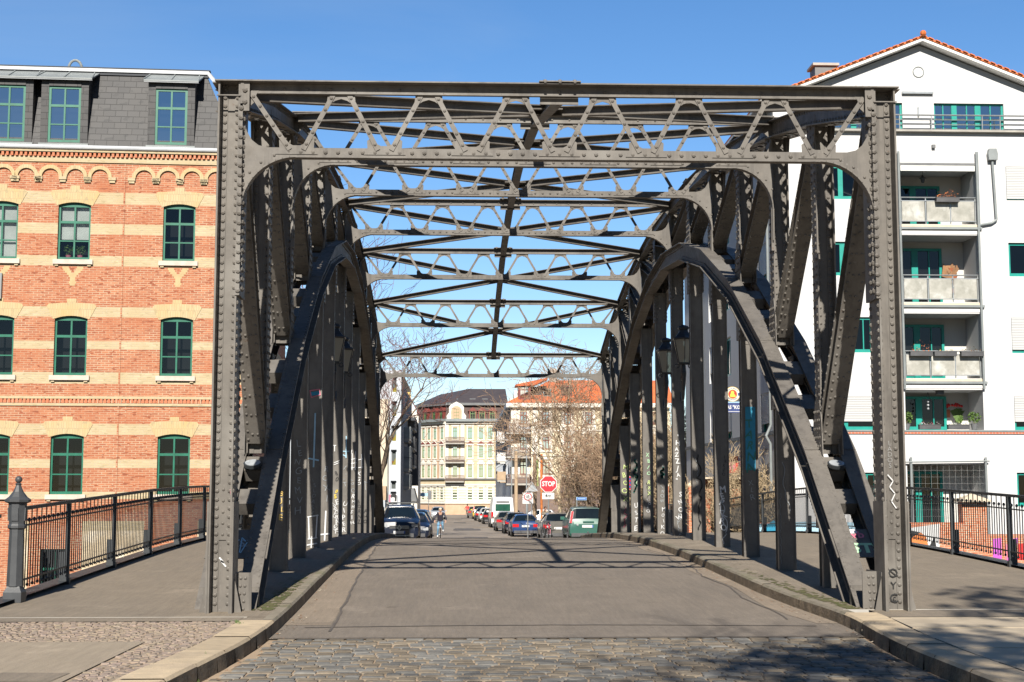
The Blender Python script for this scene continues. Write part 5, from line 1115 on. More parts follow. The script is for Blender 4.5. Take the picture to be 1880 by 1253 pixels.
rs_ = thing('red_sign', (WX0, 58.4, 2.0), 'small vertical red sign on the street side of the white house', 'sign'); mb = MB(); mb.box(WX0 - .62, WX0 - .05, 58.35, 58.42, 2.3, 3.0, M['paint_red']); mb.box(WX0 - .5, WX0 - .2, 58.345, 58.349, 2.45, 2.85, M['paint_pink']); mb.build('sign_plate', rs_); mb = MB(); mb.beam((WX0 - .05, 58.38, 2.6), (WX0 + .02, 58.38, 2.6), .05, .05, M['iron']); mb.build('bracket', rs_)
# quay wall with graffiti below the white house
qy = 48.2; qz = lambda py: at(1700, py, qy).z; qx = lambda px, py=1000: at(px, py, qy).x
mb = MB(); BQ = M['brick_quay']
mb.box(10.2, qx(1768), qy, qy + .4, -7, qz(960), BQ); mb.box(qx(1812), 40, qy, qy + .4, -7, qz(982), BQ); mb.box(qx(1768), qx(1812), qy - .08, qy + .4, -7, qz(922), BQ)
q = MB()
wq = tag(mb.build('brick_quay_wall', loc=(17, qy, -7)), 'orange brick quay wall with graffiti below the white house', 'wall')
mb = MB(); c0, c1 = qx(1763), qx(1816); mb.lathe(((c0 + c1) / 2, qy + .16, qz(922)), [((c1 - c0) * .72, 0), ((c1 - c0) * .72, .06), (.02, .28)], 4, M['paint_beige'], rot=math.pi / 4); mb.build('pier_cap', wq)
mb = MB(); g = lambda pts, key, k: mb.face([V((qx(x, y), qy - .004 - .002 * k, qz(y))) for x, y in pts], M['paint_' + key])
g([(1655, 972), (1725, 962), (1725, 1060), (1655, 1040)], 'white', 0); g([(1662, 1000), (1672, 985), (1690, 978), (1700, 985), (1705, 1005), (1690, 1050), (1670, 1030)], 'orange', 1); g([(1657, 985), (1672, 974), (1690, 978), (1672, 988), (1662, 1003)], 'black', 2); g([(1705, 1005), (1716, 985), (1719, 1005), (1700, 1055), (1690, 1052)], 'black', 2)
g([(1655, 1005), (1680, 1045), (1676, 1055), (1655, 1035)], 'black', 2); g([(1727, 1010), (1768, 1012), (1800, 1034), (1727, 1035)], 'white', 1); g([(1772, 995), (1796, 994), (1800, 1005), (1790, 1030), (1768, 1032)], 'pale_blue', 2); g([(1796, 996), (1802, 1010), (1798, 1035), (1790, 1032)], 'grey', 3)
g([(1806, 985), (1812, 985), (1814, 1060), (1806, 1050)], 'red', 1); g([(1822, 990), (1838, 988), (1840, 1052), (1824, 1050)], 'magenta', 2); g([(1845, 1000), (1858, 997), (1858, 1060), (1845, 1055)], 'pink', 2); g([(1858, 990), (1868, 988), (1866, 1020), (1858, 1018)], 'magenta', 3); g([(1870, 1000), (1880, 998), (1884, 1030), (1868, 1028)], 'red', 2); g([(1850, 1020), (1868, 1022), (1866, 1050), (1848, 1048)], 'magenta', 3)
g([(1380, 962), (1480, 958), (1600, 960), (1648, 962), (1648, 985), (1380, 985)], 'pale_blue', 0); g([(1400, 970), (1420, 955), (1440, 972), (1420, 985)], 'cyan', 1); g([(1520, 985), (1540, 958), (1570, 985)], 'white', 1)
mb.build('graffiti', wq, recalc=False)
tag(setting('quay_terrace', (lambda m_: (m_.face([(10.2, qy + .4, -2.2), (40, qy + .4, -2.2), (40, WY, -2.0), (10.2, WY, -2.0)], M['soil']), m_)[1])(MB())))
# garden piers and metal gates along the right pavement after the bridge
for k, (Y, w, lb) in enumerate(((56.6, 1.5, 'broad brick gate pier nearest the bridge, under the pub sign'), (63.5, .45, 'slim brick gate pier with pointed stone cap behind the second lantern hanger'), (68.0, .42, 'slim brick gate pier with pointed stone cap, third from the bridge'), (72.5, .42, 'slim brick gate pier with pointed stone cap, farthest from the bridge'))):
    X = 10.45; z0 = rz(Y) - .3; zt_ = at(1230, 893, Y).z if k else at(1330, 880, Y).z
    o = thing('gate_pier', (X, Y, z0), lb, 'gate pier', 'brick piers along the garden'); mb = MB(); mb.box(X - w / 2, X + w / 2, Y - .25, Y + .25, z0, zt_, M['brick_garden2'] if 'brick_garden2' in M else brick('brick_garden2', (.55, .14, .05), (.60, .20, .09), (.58, .44, .33), 'xz', var=(.52, .14, .06))); mb.build('shaft', o)
    mb = MB(); mb.lathe((X, Y, zt_), [(w * .78, 0), (w * .78, .06), (.03, .32 if k else .12)], 4, M['paint_beige'], rot=math.pi / 4); mb.build('cap', o)
for a, b, lb in ((57.5, 63.2, 'grey sheet metal gate between the broad pier and the slim pier'), (63.8, 67.7, 'grey sheet metal gate between two slim brick piers'), (68.3, 72.2, 'grey sheet metal gate farthest along the garden')):
    o = thing('garden_gate', (10.45, (a + b) / 2, rz(a)), lb, 'gate', 'metal gates along the garden'); z0, z1 = rz(a) + .1, rz(a) + 1.75; mb = MB(); mb.box(10.42, 10.46, a, b, z0 + .15, z1 - .3, M['grey_panel']); mb.build('panel', o)
    mb = MB()
    for t in (z0 + .1, z1 - .28, z1): mb.beam((10.44, a, t), (10.44, b, t), .05, .05, M['iron'])
    n = 8
    for k in range(n + 1): y = a + (b - a) * k / n; mb.beam((10.40, y, z0), (10.40, y, z1), .04, .04, M['iron'])
    mb.build('frame', o)
# ------------------------------------------------------------------ houses of the street
def facade_windows(o, pl, cols, rows, hw_, fm='green_window', pmn='pane', sur=None, rec=.05, name='window', hb=(.3,), vb=(.5,), sw_=.22):
    for c in cols:
        for a, b in rows:
            h = hw_[c] if isinstance(hw_, dict) else hw_
            w = window(o, pl, c - h, c + h, a, b, rec, fm, pmn, vb=vb, hb=hb, fw=.10, bw=.06, name=name)
            if sur:
                mb = MB(); s = sw_
                pbox(mb, pl, c - h - s, c - h, a - .1, b + .25, -.08, .02, M[sur]); pbox(mb, pl, c + h, c + h + s, a - .1, b + .25, -.08, .02, M[sur]); pbox(mb, pl, c - h - s - .1, c + h + s + .1, b + .25, b + .5, -.16, .02, M[sur]); pbox(mb, pl, c - h - s - .05, c + h + s + .05, a - .32, a - .1, -.12, .02, M[sur]); mb.build('surround', w)
def balcony(o, pl, u0, u1, z, h, dep, mat, posts=True):
    mb = MB(); pbox(mb, pl, u0, u1, z - .22, z, -dep, -.005, M['concrete']); pbox(mb, pl, u0 - .05, u1 + .05, z - .34, z - .222, -dep * .7, -.005, mat)
    n = int((u1 - u0) / .16)
    for k in range(n + 1): u = u0 + (u1 - u0) * k / n; pbox(mb, pl, u - .05, u + .05, z + .05, z + h, -dep, -dep + .05, mat)
    pbox(mb, pl, u0, u1, z + h, z + h + .08, -dep - .03, -dep + .08, mat)
    for u in (u0, u1): pbox(mb, pl, u - .04, u + .04, z, z + h, -dep, -.01, mat)
    mb.build('balcony', o)
# corner house closing the street
YE = 268; p1 = Plane(at(818, 850, YE), (1, 0, 0)); a2 = at(757, 850, YE + 8); p2 = Plane(a2, V((p1.P.x - a2.x, p1.P.y - a2.y, 0)))
eh = thing('corner_house', (p1.P.x, YE, rz(YE)), 'cream four-storey corner house with dark mansard roof and ornate central gable closing the street', 'building')
z1 = lambda y: p1.uz(840, y)[1]; u1_ = lambda x, y=830: p1.uz(x, y)[0]; u2_ = lambda x, y=830: p2.uz(x, y)[0]; L2 = (p1.P - p2.P).length
er = [(z1(806), z1(786)), (z1(840), z1(820)), (z1(876), z1(855)), (z1(917), z1(897))]
CR, CL = M['cream'], M['cream_light']; zg = rz(YE) - .3; zcn = z1(772)
def ban(base): return [(z1(925), M['pinkish']), (z1(890), CL), (z1(881), CR), (99, base)]
c1 = [u1_(835.5), u1_(863), u1_(883), u1_(900)]; c2 = [u2_(x) for x in (765.5, 777.5, 787.5, 798.5, 811.5)]
hwid = .42; mb = MB(); W1 = u1_(930)
wall(mb, p1, 0, W1, zg, zcn, [(c - hwid, c + hwid, a, b) for c in c1 for a, b in er], ban(CR), .2); wall(mb, p2, 0, L2, zg, zcn, [(c - hwid, c + hwid, a, b) for c in c2 for a, b in er], ban(M['pinkish']), .2)
mb.face([p1.pt(W1, zg), p1.pt(W1, zg, 20), p1.pt(W1, zcn, 20), p1.pt(W1, zcn)], CR); mb.build('wall', eh)
facade_windows(eh, p1, c1, er, hwid, sur='stucco_white'); facade_windows(eh, p2, c2, er, hwid, sur='stucco_white')
mb = MB()
for pl, L in ((p1, W1), (p2, L2)):
    pbox(mb, pl, 0, L, zcn - .7, zcn - .25, -.35, .0, M['stucco_white']); pbox(mb, pl, 0, L, zcn - .25, zcn + .25, -.9, .0, M['zinc']); pbox(mb, pl, 0, L, z1(881), z1(878.5), -.35, 0, M['grey_panel']); pbox(mb, pl, 0, L, z1(892), z1(889), -.3, 0, M['stucco_white']); pbox(mb, pl, 0, L, z1(925), z1(921), -.25, 0, M['stucco_white'])
    for k in range(6): z = z1(893 + k * 5); pbox(mb, pl, 0, L, z - .16, z, -.07, .0, M['stucco_white'])
    for y in (812, 846): pbox(mb, pl, 0, L, z1(y), z1(y - 1.3), -.12, 0, M['stucco_white'])
for u in (u1_(820), u1_(849)): pbox(mb, p1, u - .35, u + .35, z1(880), zcn - .7, -.12, 0, M['stucco_white'])
for pl, cc in ((p1, c1[1:]), (p2, c2)):
    for c in cc:
        for a, b in er[1:3]: mb.prism([(-.8, 0), (.8, 0), (0, .62)], pl.pt(c, b + .5, -.2), pl.u, (0, 0, 1), pl.inn * .19, M['stucco_white'])
        a, b = er[1]; mb.prism([(-.75, 0), (.75, 0), (0, .5)], pl.pt(c, b + .52, -.215), pl.u, (0, 0, 1), pl.inn * .01, M['oxblood'])
mb.build('cornice', eh)
for y in (814, 849, 884): balcony(eh, p1, u1_(818), u1_(852), z1(y), 1.05, 1.2, M['balcony_brown'])
zm = z1(743); zrg = z1(706); mb = MB(); RDK = M['roof_dark']; SL = M['oxblood']
q = lambda pl, u, z, d: pl.pt(u, z, d)
pm('mansard_brown', (.10, .065, .055), (.075, .05, .045), 1, .8)
mb.face([q(p1, 0, zcn, .1), q(p1, W1, zcn, .1), q(p1, W1, zm, 1.3), q(p1, 0, zm, 1.3)], M['mansard_brown']); mb.face([q(p2, 0, zcn, .1), q(p2, L2, zcn, .1), q(p2, L2, zm, 1.3), q(p2, 0, zm, 1.3)], M['mansard_brown'])
pbox(mb, p1, 0, W1, zm - .1, zm + .35, .5, 1.4, M['grey_panel']); pbox(mb, p2, 0, L2, zm - .1, zm + .35, .5, 1.4, M['grey_panel'])
cor = p1.pt(0, zm + .3, .6); ri = V((at(860, 706, YE + 12).x, YE + 12, zrg)); rj = V((at(928, 707, YE + 12).x, YE + 12, zrg)); rl0 = V((at(808, 711, YE + 26).x, YE + 26, zrg - .2)); end = p2.pt(-.3, zm + .3, .6)
mb.face([cor, p1.pt(W1 + .3, zm + .3, .6), rj, ri], RDK); mb.face([end, cor, ri, rl0], RDK); mb.face([end, rl0, end + V((4, 20, 0))], RDK); mb.face([p1.pt(W1 + .3, zm + .3, .6), rj, p1.pt(W1 + .3, zm + .3, 22)], RDK)
mb.build('roof', eh)
def dorm(o, pl, c, z0, z1_, w, name='dormer'):
    mb = MB(); pbox(mb, pl, c - w, c - w + .22, z0, z1_, -.05, 1.6, SL); pbox(mb, pl, c + w - .22, c + w, z0, z1_, -.05, 1.6, SL); mb.prism([(-w - .2, 0), (w + .2, 0), (0, .75)], pl.pt(c, z1_, -.15), pl.u, (0, 0, 1), pl.inn * 2.0, SL); d_ = mb.build(name, o)
    window(d_ if 0 else o, pl, c - w + .22, c + w - .22, z0, z1_, .02, 'green_window', 'pane', vb=(.5,), hb=(.3,), fw=.1, name='dormer_window')
for x in (868, 885, 904): dorm(eh, p1, u1_(x, 760), z1(771), z1(755), .72)
for x in (781, 797, 810): dorm(eh, p2, u2_(x, 760), z1(771), z1(755), .66)
mb = MB(); c = u1_(838, 755); zb = z1(773); h = z1(738) - zb; hw2 = 1.75
mb.prism([(-hw2, 0), (hw2, 0), (hw2 * 1.05, h * .25), (hw2 * .8, h * .42), (hw2 * .8, h * .72), (hw2 * .55, h * .86), (0, h), (-hw2 * .55, h * .86), (-hw2 * .8, h * .72), (-hw2 * .8, h * .42), (-hw2 * 1.05, h * .25)], p1.pt(c, zb, -.3), p1.u, (0, 0, 1), p1.inn * .8, M['stucco_white'])
ring = [(1.0 * math.cos(R(a)), h * .5 + 1.0 * math.sin(R(a))) for a in range(0, 181, 15)] + [(-1.0, h * .1), (1.0, h * .1)]; mb.prism(ring, p1.pt(c, zb, -.34), p1.u, (0, 0, 1), p1.inn * .03, M['pinkish']); mb.build('ornate_gable', eh)
window(eh, p1, c - .5, c + .5, zb + h * .1, zb + h * .62, -.36, 'green_window', 'pane', name='gable_window')
mb = MB()
for x, y in ((868, 729), (891, 729), (915, 730)):
    b = p1.pt(u1_(x, y), z1(y) - .9, 3.2); mb.obox(b, (.55, 0, 0), (0, .6, .75), (0, -.05, .04), M['zinc'])
for x in (790, 808): b = p2.pt(u2_(x, 732), z1(732) - .6, 3.4); mb.obox(b, p2.u * .5, p2.inn * .6 + V((0, 0, .75)), V((0, -.05, .04)), M['zinc'])
mb.build('skylight', eh)
# house with the orange roof on the right of the street
YR = 172; p1 = Plane(at(938, 850, YR), (1, 0, 0)); z1 = lambda y: p1.uz(990, y)[1]; u1_ = lambda x, y=800: p1.uz(x, y)[0]
rh = thing('tenement_house', (p1.P.x + 8, YR, rz(YR)), 'pale cream and white tenement house with orange tiled roof and rounded corner balconies', 'building')
W1 = u1_(1230); zg = rz(YR) - .3; zcn = z1(741)
rr2 = [(z1(780), z1(756)), (z1(826), z1(802)), (z1(872), z1(848))]; c1 = [u1_(961), u1_(1002), u1_(1042), u1_(1081), u1_(1122), u1_(1163), u1_(1200)]
mb = MB(); wall(mb, p1, 0, W1, zg, zcn, [(c - .42, c + .42, a, b) for c in c1 for a, b in rr2], [(z1(875), M['balcony_brown']), (99, M['cream_light'])], .2)
pst = Plane(V((p1.P.x, YR + 72, 0)), (0, -1, 0)); er2 = rr2; cst = [72 - k * 4.4 - 2.6 for k in range(15)]
wall(mb, pst, 0, 72, zg, zcn, [(c - .5, c + .5, a, b) for c in cst for a, b in er2], [(99, M['bluegrey_wall'])], .2)
mb.face([p1.pt(W1, zg), p1.pt(W1, zg, 14), p1.pt(W1, zcn, 14), p1.pt(W1, zcn)], M['cream_light']); mb.build('wall', rh)
facade_windows(rh, p1, c1, rr2, .42, 'oxblood', 'pane', 'stucco_white', sw_=.35); facade_windows(rh, pst, cst[:15], er2, .5, 'oxblood', 'pane', 'bluegrey_wall')
mb = MB(); pbox(mb, p1, -.5, W1, zcn - .5, zcn + .02, -.6, 0, M['stucco_white']); pbox(mb, pst, 0, 72.5, zcn - .5, zcn + .02, -.6, 0, M['bluegrey_wall'])
for u in (u1_(944), u1_(982)): pbox(mb, p1, u - .35, u + .35, z1(880), zcn - .5, -.08, 0, M['stucco_white'])
for c in c1: pbox(mb, p1, c - .9, c + .9, z1(801) + .2, z1(782), -.05, 0, M['stucco_white'])
for y in (742, 790, 836): pbox(mb, p1, 0, W1, z1(y) - .12, z1(y), -.12, 0, M['stucco_white'])
mb.build('cornice', rh)
for y in (795, 839, 888): balcony(rh, p1, u1_(929), u1_(973), z1(y), 1.0, 1.6, M['balcony_brown'])
for k, y in enumerate((800, 842, 880)): balcony(rh, pst, 72 - 22, 72 - 16, z1(y), 1.1, 1.2, M['paint_white' if k < 2 else 'wood_pole'])
mb = MB(); ro = M['roof_red_far']; pm('roof_orange_far', (.66, .17, .055), (.52, .12, .04), .9, .8, big=(.3, (.45, .12, .06), .5, .7)); ro = M['roof_orange_far']; zrd = z1(692)
e0, e1, r0, r1 = p1.pt(-.6, zcn + .05, -.6), p1.pt(W1 + .5, zcn + .05, -.6), V((at(1010, 692, YR + 5).x, YR + 5.5, zrd)), p1.pt(W1 + .5, zrd, 5.5)
mb.face([e0, e1, r1, r0], ro); b0 = V((e0.x, YR + 72, e0.z)); rb = V((r0.x, YR + 72, zrd)); mb.face([e0, r0, rb, b0], M['roof_red_far'] if 0 else M['zinc']); mb.face([r0, r1, r1 + V((0, 8, -4)), r0 + V((0, 60, 0))], ro); mb.build('roof', rh)
mb = MB(); c = u1_(963, 716); pbox(mb, p1, c - .75, c - .55, z1(732), z1(708), .2, 2.5, SL); pbox(mb, p1, c + .55, c + .75, z1(732), z1(708), .2, 2.5, SL); pbox(mb, p1, c - .75, c + .75, z1(735), z1(732), .2, 2.5, SL); mb.prism([(-1.1, -.1), (1.1, 0), (2.8, .75), (2.8, .95), (-1.1, .1)], p1.pt(c, z1(708), -.1), p1.u, (0, 0, 1), p1.inn * 3, M['roof_red_far']); pbox(mb, p1, c + .76, c + 2.2, z1(728), z1(709), 1.4, 4, M['dark_wall']); mb.build('dormer', rh)
window(rh, p1, c - .55, c + .55, z1(732), z1(708), .3, 'oxblood', 'pane', name='dormer_window')
mb = MB(); c = u1_(1042, 716); pbox(mb, p1, c - .65, c + .65, z1(727), z1(706), 1.2, 4, M['mansard_brown']); mb.build('dormer', rh); window(rh, p1, c - .5, c + .5, z1(726), z1(708), 1.12, 'oxblood', 'pane', name='dormer_window')
mb = MB(); b = p1.pt(u1_(1006, 720), z1(720), 1.6); mb.obox(b, (.5, 0, 0), (0, .45, .5), (0, -.06, .05), M['zinc']); b = p1.pt(u1_(1006, 720), z1(720), 1.55); mb.obox(b, (.38, 0, 0), (0, .33, .38), (0, -.06, .055), M['car_glass']); mb.build('skylight', rh)
mb = MB()
for (x, w) in ((1021, 6),): c = u1_(x, 680); pbox(mb, p1, c - w * .066 / 1, c + w * .066, zrd - 1, z1(671), 5, 6, M['concrete'])
for k in range(3): pbox(mb, pst, 10 + k * 18, 12 + k * 18, zrd - 1.5, zrd + 1.2, 2, 3, M['stucco_white'])
mb.build('chimney', rh)
# modern house with balconies on the left of the street
YM = 132; p1 = Plane(at(716, 850, YM), (1, 0, 0)); z1 = lambda y: p1.uz(725, y)[1]; u1_ = lambda x, y=800: p1.uz(x, y)[0]
mh = thing('modern_block', (p1.P.x, YM, rz(YM)), 'pale blue-grey modern block with glazed stair tower on the left of the street', 'building')
W1 = u1_(736); zg = rz(YM) - .3; ztop = z1(680); ops = [(u1_(718), u1_(728.5), z1(b), z1(a)) for a, b in ((691, 722), (737, 766), (782, 812), (826, 856), (883, 900), (903, 925))]
mb = MB(); BG = M['bluegrey_wall']; wall(mb, p1, -14, W1, zg, ztop, ops, [(99, BG)], .5)
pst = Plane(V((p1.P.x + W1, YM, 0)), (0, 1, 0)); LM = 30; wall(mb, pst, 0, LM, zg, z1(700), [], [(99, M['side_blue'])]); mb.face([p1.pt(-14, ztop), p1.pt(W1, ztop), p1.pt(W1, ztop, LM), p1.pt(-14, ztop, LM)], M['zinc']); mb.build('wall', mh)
for k, (a, b, c, d) in enumerate(ops):
    w = window(mh, p1, a, b, c, d, .3, 'bluegrey_wall', 'pane', vb=(), hb=(), fw=.08)
    mb = MB(); mb.face([p1.pt(a, c, .5), p1.pt(b, c, .5), p1.pt(b, d, .5), p1.pt(a, d, .5)], M['paint_grey']); 
    if k < 4: mb.face([p1.pt(a + .02, c, .47), p1.pt(b, c, .47), p1.pt(b, c + (d - c) * .5, .47), p1.pt(b - .1, c + (d - c) * .5, .47)], M['paint_yellow']); mb.face([p1.pt(a, c + .1, .46), p1.pt(a + .25, c + .45, .46), p1.pt(a, c + .5, .46)], M['paint_orange'])
    mb.build('stair_flight', w, recalc=False)
for y in (800, 838, 858, 893):
    balcony(mh, pst, 8, 14, z1(y), 1.1, .6, M['zinc'])
for y in (770, 812, 848): balcony(mh, pst, 18, 26, z1(y), 1.1, .7, M['plastic_dark'])
mb = MB(); pbox(mb, pst, 16, 30, z1(757), z1(752), -.8, 0, M['dark_wall']); pbox(mb, pst, 28, 30, zg + 4, z1(757), -.8, 0, M['dark_wall']); mb.build('balcony_tower', mh)
ps_ = thing('poster_board', p1.pt(u1_(722), z1(920), -.3), 'white and pink poster board with a black shape beside the left street wall', 'sign'); mb = MB(); pbox(mb, p1, u1_(714.5), u1_(730), z1(922), z1(908), -.32, -.22, M['paint_white']); pbox(mb, p1, u1_(714.6), u1_(718.5), z1(921.8), z1(908.2), -.325, -.321, M['paint_pink'])
mb.prism([(-.2, 0), (-.3, .2), (-.15, .42), (.1, .45), (.28, .25), (.25, -.25), (.1, -.3), (.1, .05), (-.1, .1)], p1.pt(u1_(724), z1(915), -.33), p1.u, (0, 0, 1), p1.inn * .005, M['paint_black']); mb.build('board', ps_); mb = MB(); pbox(mb, p1, u1_(721), u1_(723), rz(YM) - .3, z1(922), -.3, -.24, M['grey_panel']); mb.build('post', ps_)
# gabled house behind, small low building at the corner, garden house on the right
YG = 225; p1 = Plane(at(740, 850, YG), (1, 0, 0)); z1 = lambda y: p1.uz(750, y)[1]; u1_ = lambda x, y=800: p1.uz(x, y)[0]
gh = thing('gabled_house', p1.pt(2, rz(YG)), 'white gabled house with yellow chimney peeping out behind the modern block', 'building'); mb = MB(); w = u1_(768); wall(mb, p1, -6, w, rz(YG) - .5, z1(765), [], [(99, M['stucco_white'])]); mb.face([p1.pt(-6, z1(765)), p1.pt(w, z1(765)), p1.pt(w * .2, z1(722))], M['stucco_white']); mb.face([p1.pt(w, rz(YG)), p1.pt(w, rz(YG), 15), p1.pt(w, z1(765), 15), p1.pt(w, z1(765))], M['stucco_white']); mb.build('wall', gh)
mb = MB(); mb.prism([(0, 0), (1, 0), (1, 1), (0, 1)], p1.pt(w * .2, z1(721), -.3), p1.pt(w + .4, z1(767)) - p1.pt(w * .2, z1(721)), p1.inn * 15, V((0, 0, .25)), M['oxblood']); mb.prism([(0, 0), (1, 0), (1, 1), (0, 1)], p1.pt(-6.4, z1(767), -.3), p1.pt(w * .2, z1(721)) - p1.pt(-6.4, z1(767)), p1.inn * 15, V((0, 0, .25)), M['oxblood']); mb.build('roof', gh)
mb = MB(); pbox(mb, p1, u1_(744), u1_(753), z1(745), z1(719), 1, 2, M['paint_gold']); mb.build('chimney', gh)
lb_ = thing('kiosk', (at(752, 900, 190).x, 190, rz(190)), 'low cream pavilion with steep grey roof at the left end of the street', 'building'); x0, x1 = at(737, 900, 190).x, at(766, 900, 190).x; zb = rz(190); mb = MB(); mb.box(x0, x1, 190, 196, zb - .2, at(750, 921, 190).z, M['stucco_white']); mb.build('wall', lb_); mb = MB(); zt_ = at(750, 921, 190).z; mb.prism([(0, 0), (x1 - x0, 0), ((x1 - x0) * .78, 1.75), ((x1 - x0) * .3, 1.75)], (x0, 189.6, zt_), (1, 0, 0), (0, 0, 1), (0, 6.8, 0), M['grey_panel']); mb.build('roof', lb_)
gd = thing('garden_house', (13.5, 92, rz(92)), 'low reddish brown garden house behind the bare trees right of the street', 'building'); zt_ = at(1180, 834, 92).z; mb = MB(); x0, x1 = at(1120, 850, 92).x, at(1262, 850, 92).x; mb.box(x0, x1, 92, 99, rz(92) - .3, zt_ - .25, M['oxblood2'] if 'oxblood2' in M else pm('oxblood2', (.33, .15, .10), (.26, .115, .08), 1, .9)); mb.build('wall', gd); mb = MB(); mb.box(x0 - .3, x1 + .3, 91.7, 99.3, zt_ - .25, zt_, M['stucco_white']); mb.build('roof', gd)

YB = 104; p1 = Plane(at(650, 850, YB), (1, 0, 0)); z1 = lambda y: p1.uz(700, y)[1]; W1 = p1.uz(714.5, 850)[0]
bh_ = thing('beige_house', p1.pt(W1 / 2, rz(YB)), 'plain beige house wall striped by twig shadows just right of the left truss', 'building'); mb = MB()
wall(mb, p1, -4, W1, rz(YB) - .3, z1(733), [(W1 - .55, W1 - .2, z1(965), z1(905))], [(z1(902), M['bluegrey_wall']), (99, M['paint_beige'])], .2); mb.face([p1.pt(W1, rz(YB)), p1.pt(W1 - 1, rz(YB), 14), p1.pt(W1 - 1, z1(733), 14), p1.pt(W1, z1(733))], M['bluegrey_wall']); mb.build('wall', bh_)
mb = MB(); pbox(mb, p1, -4.2, W1 - 1, z1(733), z1(731), -.2, 14, M['zinc']); mb.build('roof', bh_)
mb = MB(); mb.cyl(p1.pt(W1 - .08, rz(YB), -.06), p1.pt(W1 - .08, z1(733), -.06), .05, .05, 6, M['zinc']); mb.build('downpipe', bh_)
mb = MB(); mb.prism([(0, 0), (-1.0, -1.0), (-1.0, 0)], p1.pt(W1 - .15, z1(893), -.05), p1.inn, (0, 0, 1), p1.u * -1.0, M['wood_pole']); mb.build('awning', bh_)
# ------------------------------------------------------------------ vehicles
KIND = {  # stations from the front: (y, z low, z shoulder, z roof, half width at shoulder, half width at roof)
 'suv': (1.87, [(-2.36, .34, .72, .76, .70, .60), (-2.30, .26, .90, .96, .84, .74), (-2.05, .24, 1.00, 1.06, .91, .80), (-1.25, .24, 1.06, 1.13, .93, .78), (-.35, .24, 1.08, 1.62, .93, .62), (.4, .24, 1.10, 1.70, .93, .64), (1.5, .24, 1.12, 1.66, .92, .62), (2.05, .26, 1.12, 1.18, .90, .74), (2.30, .32, .95, .98, .84, .76)], .36),
 'hatch': (1.75, [(-2.03, .32, .58, .62, .66, .56), (-1.97, .24, .74, .80, .79, .68), (-1.75, .22, .84, .90, .85, .74), (-1.05, .22, .92, .99, .87, .74), (-.3, .22, .95, 1.40, .87, .58), (.4, .22, .96, 1.48, .87, .60), (1.45, .22, .98, 1.43, .86, .58), (1.86, .24, .98, 1.03, .85, .72), (2.0, .30, .84, .88, .80, .72)], .31),
 'sedan': (1.82, [(-2.36, .30, .58, .60, .68, .6), (-2.28, .22, .72, .76, .82, .7), (-2.0, .2, .82, .87, .88, .76), (-1.05, .2, .88, .95, .91, .76), (-.2, .2, .92, 1.36, .91, .58), (.5, .2, .93, 1.42, .91, .60), (1.1, .2, .94, 1.36, .91, .58), (1.75, .22, .95, 1.00, .89, .76), (2.25, .24, .93, .98, .86, .76), (2.36, .32, .78, .80, .82, .76)], .32),
 'minivan': (1.74, [(-2.0, .34, .68, .70, .68, .58), (-1.93, .26, .86, .92, .80, .7), (-1.6, .24, .98, 1.05, .86, .74), (-1.0, .24, 1.04, 1.12, .87, .74), (-.3, .24, 1.06, 1.58, .87, .64), (.5, .24, 1.08, 1.68, .87, .66), (1.80, .24, 1.08, 1.62, .87, .68), (1.98, .26, 1.06, 1.10, .86, .78), (2.05, .34, .86, .88, .83, .78)], .32),
 'van': (2.05, [(-2.8, .36, .78, .82, .78, .7), (-2.7, .28, 1.05, 1.12, .95, .84), (-2.2, .26, 1.22, 1.30, 1.0, .88), (-1.9, .26, 1.26, 1.36, 1.0, .88), (-1.25, .26, 1.30, 2.35, 1.0, .84), (-.6, .26, 1.32, 2.58, 1.0, .84), (2.5, .26, 1.32, 2.58, 1.0, .84), (2.72, .28, 1.30, 2.46, .98, .83), (2.76, .36, 1.28, 2.42, .96, .82)], .34),
}
SIDEROOM = {'suv': (3, 7), 'hatch': (3, 7), 'sedan': (3, 7), 'minivan': (3, 7), 'van': (3, 5)}
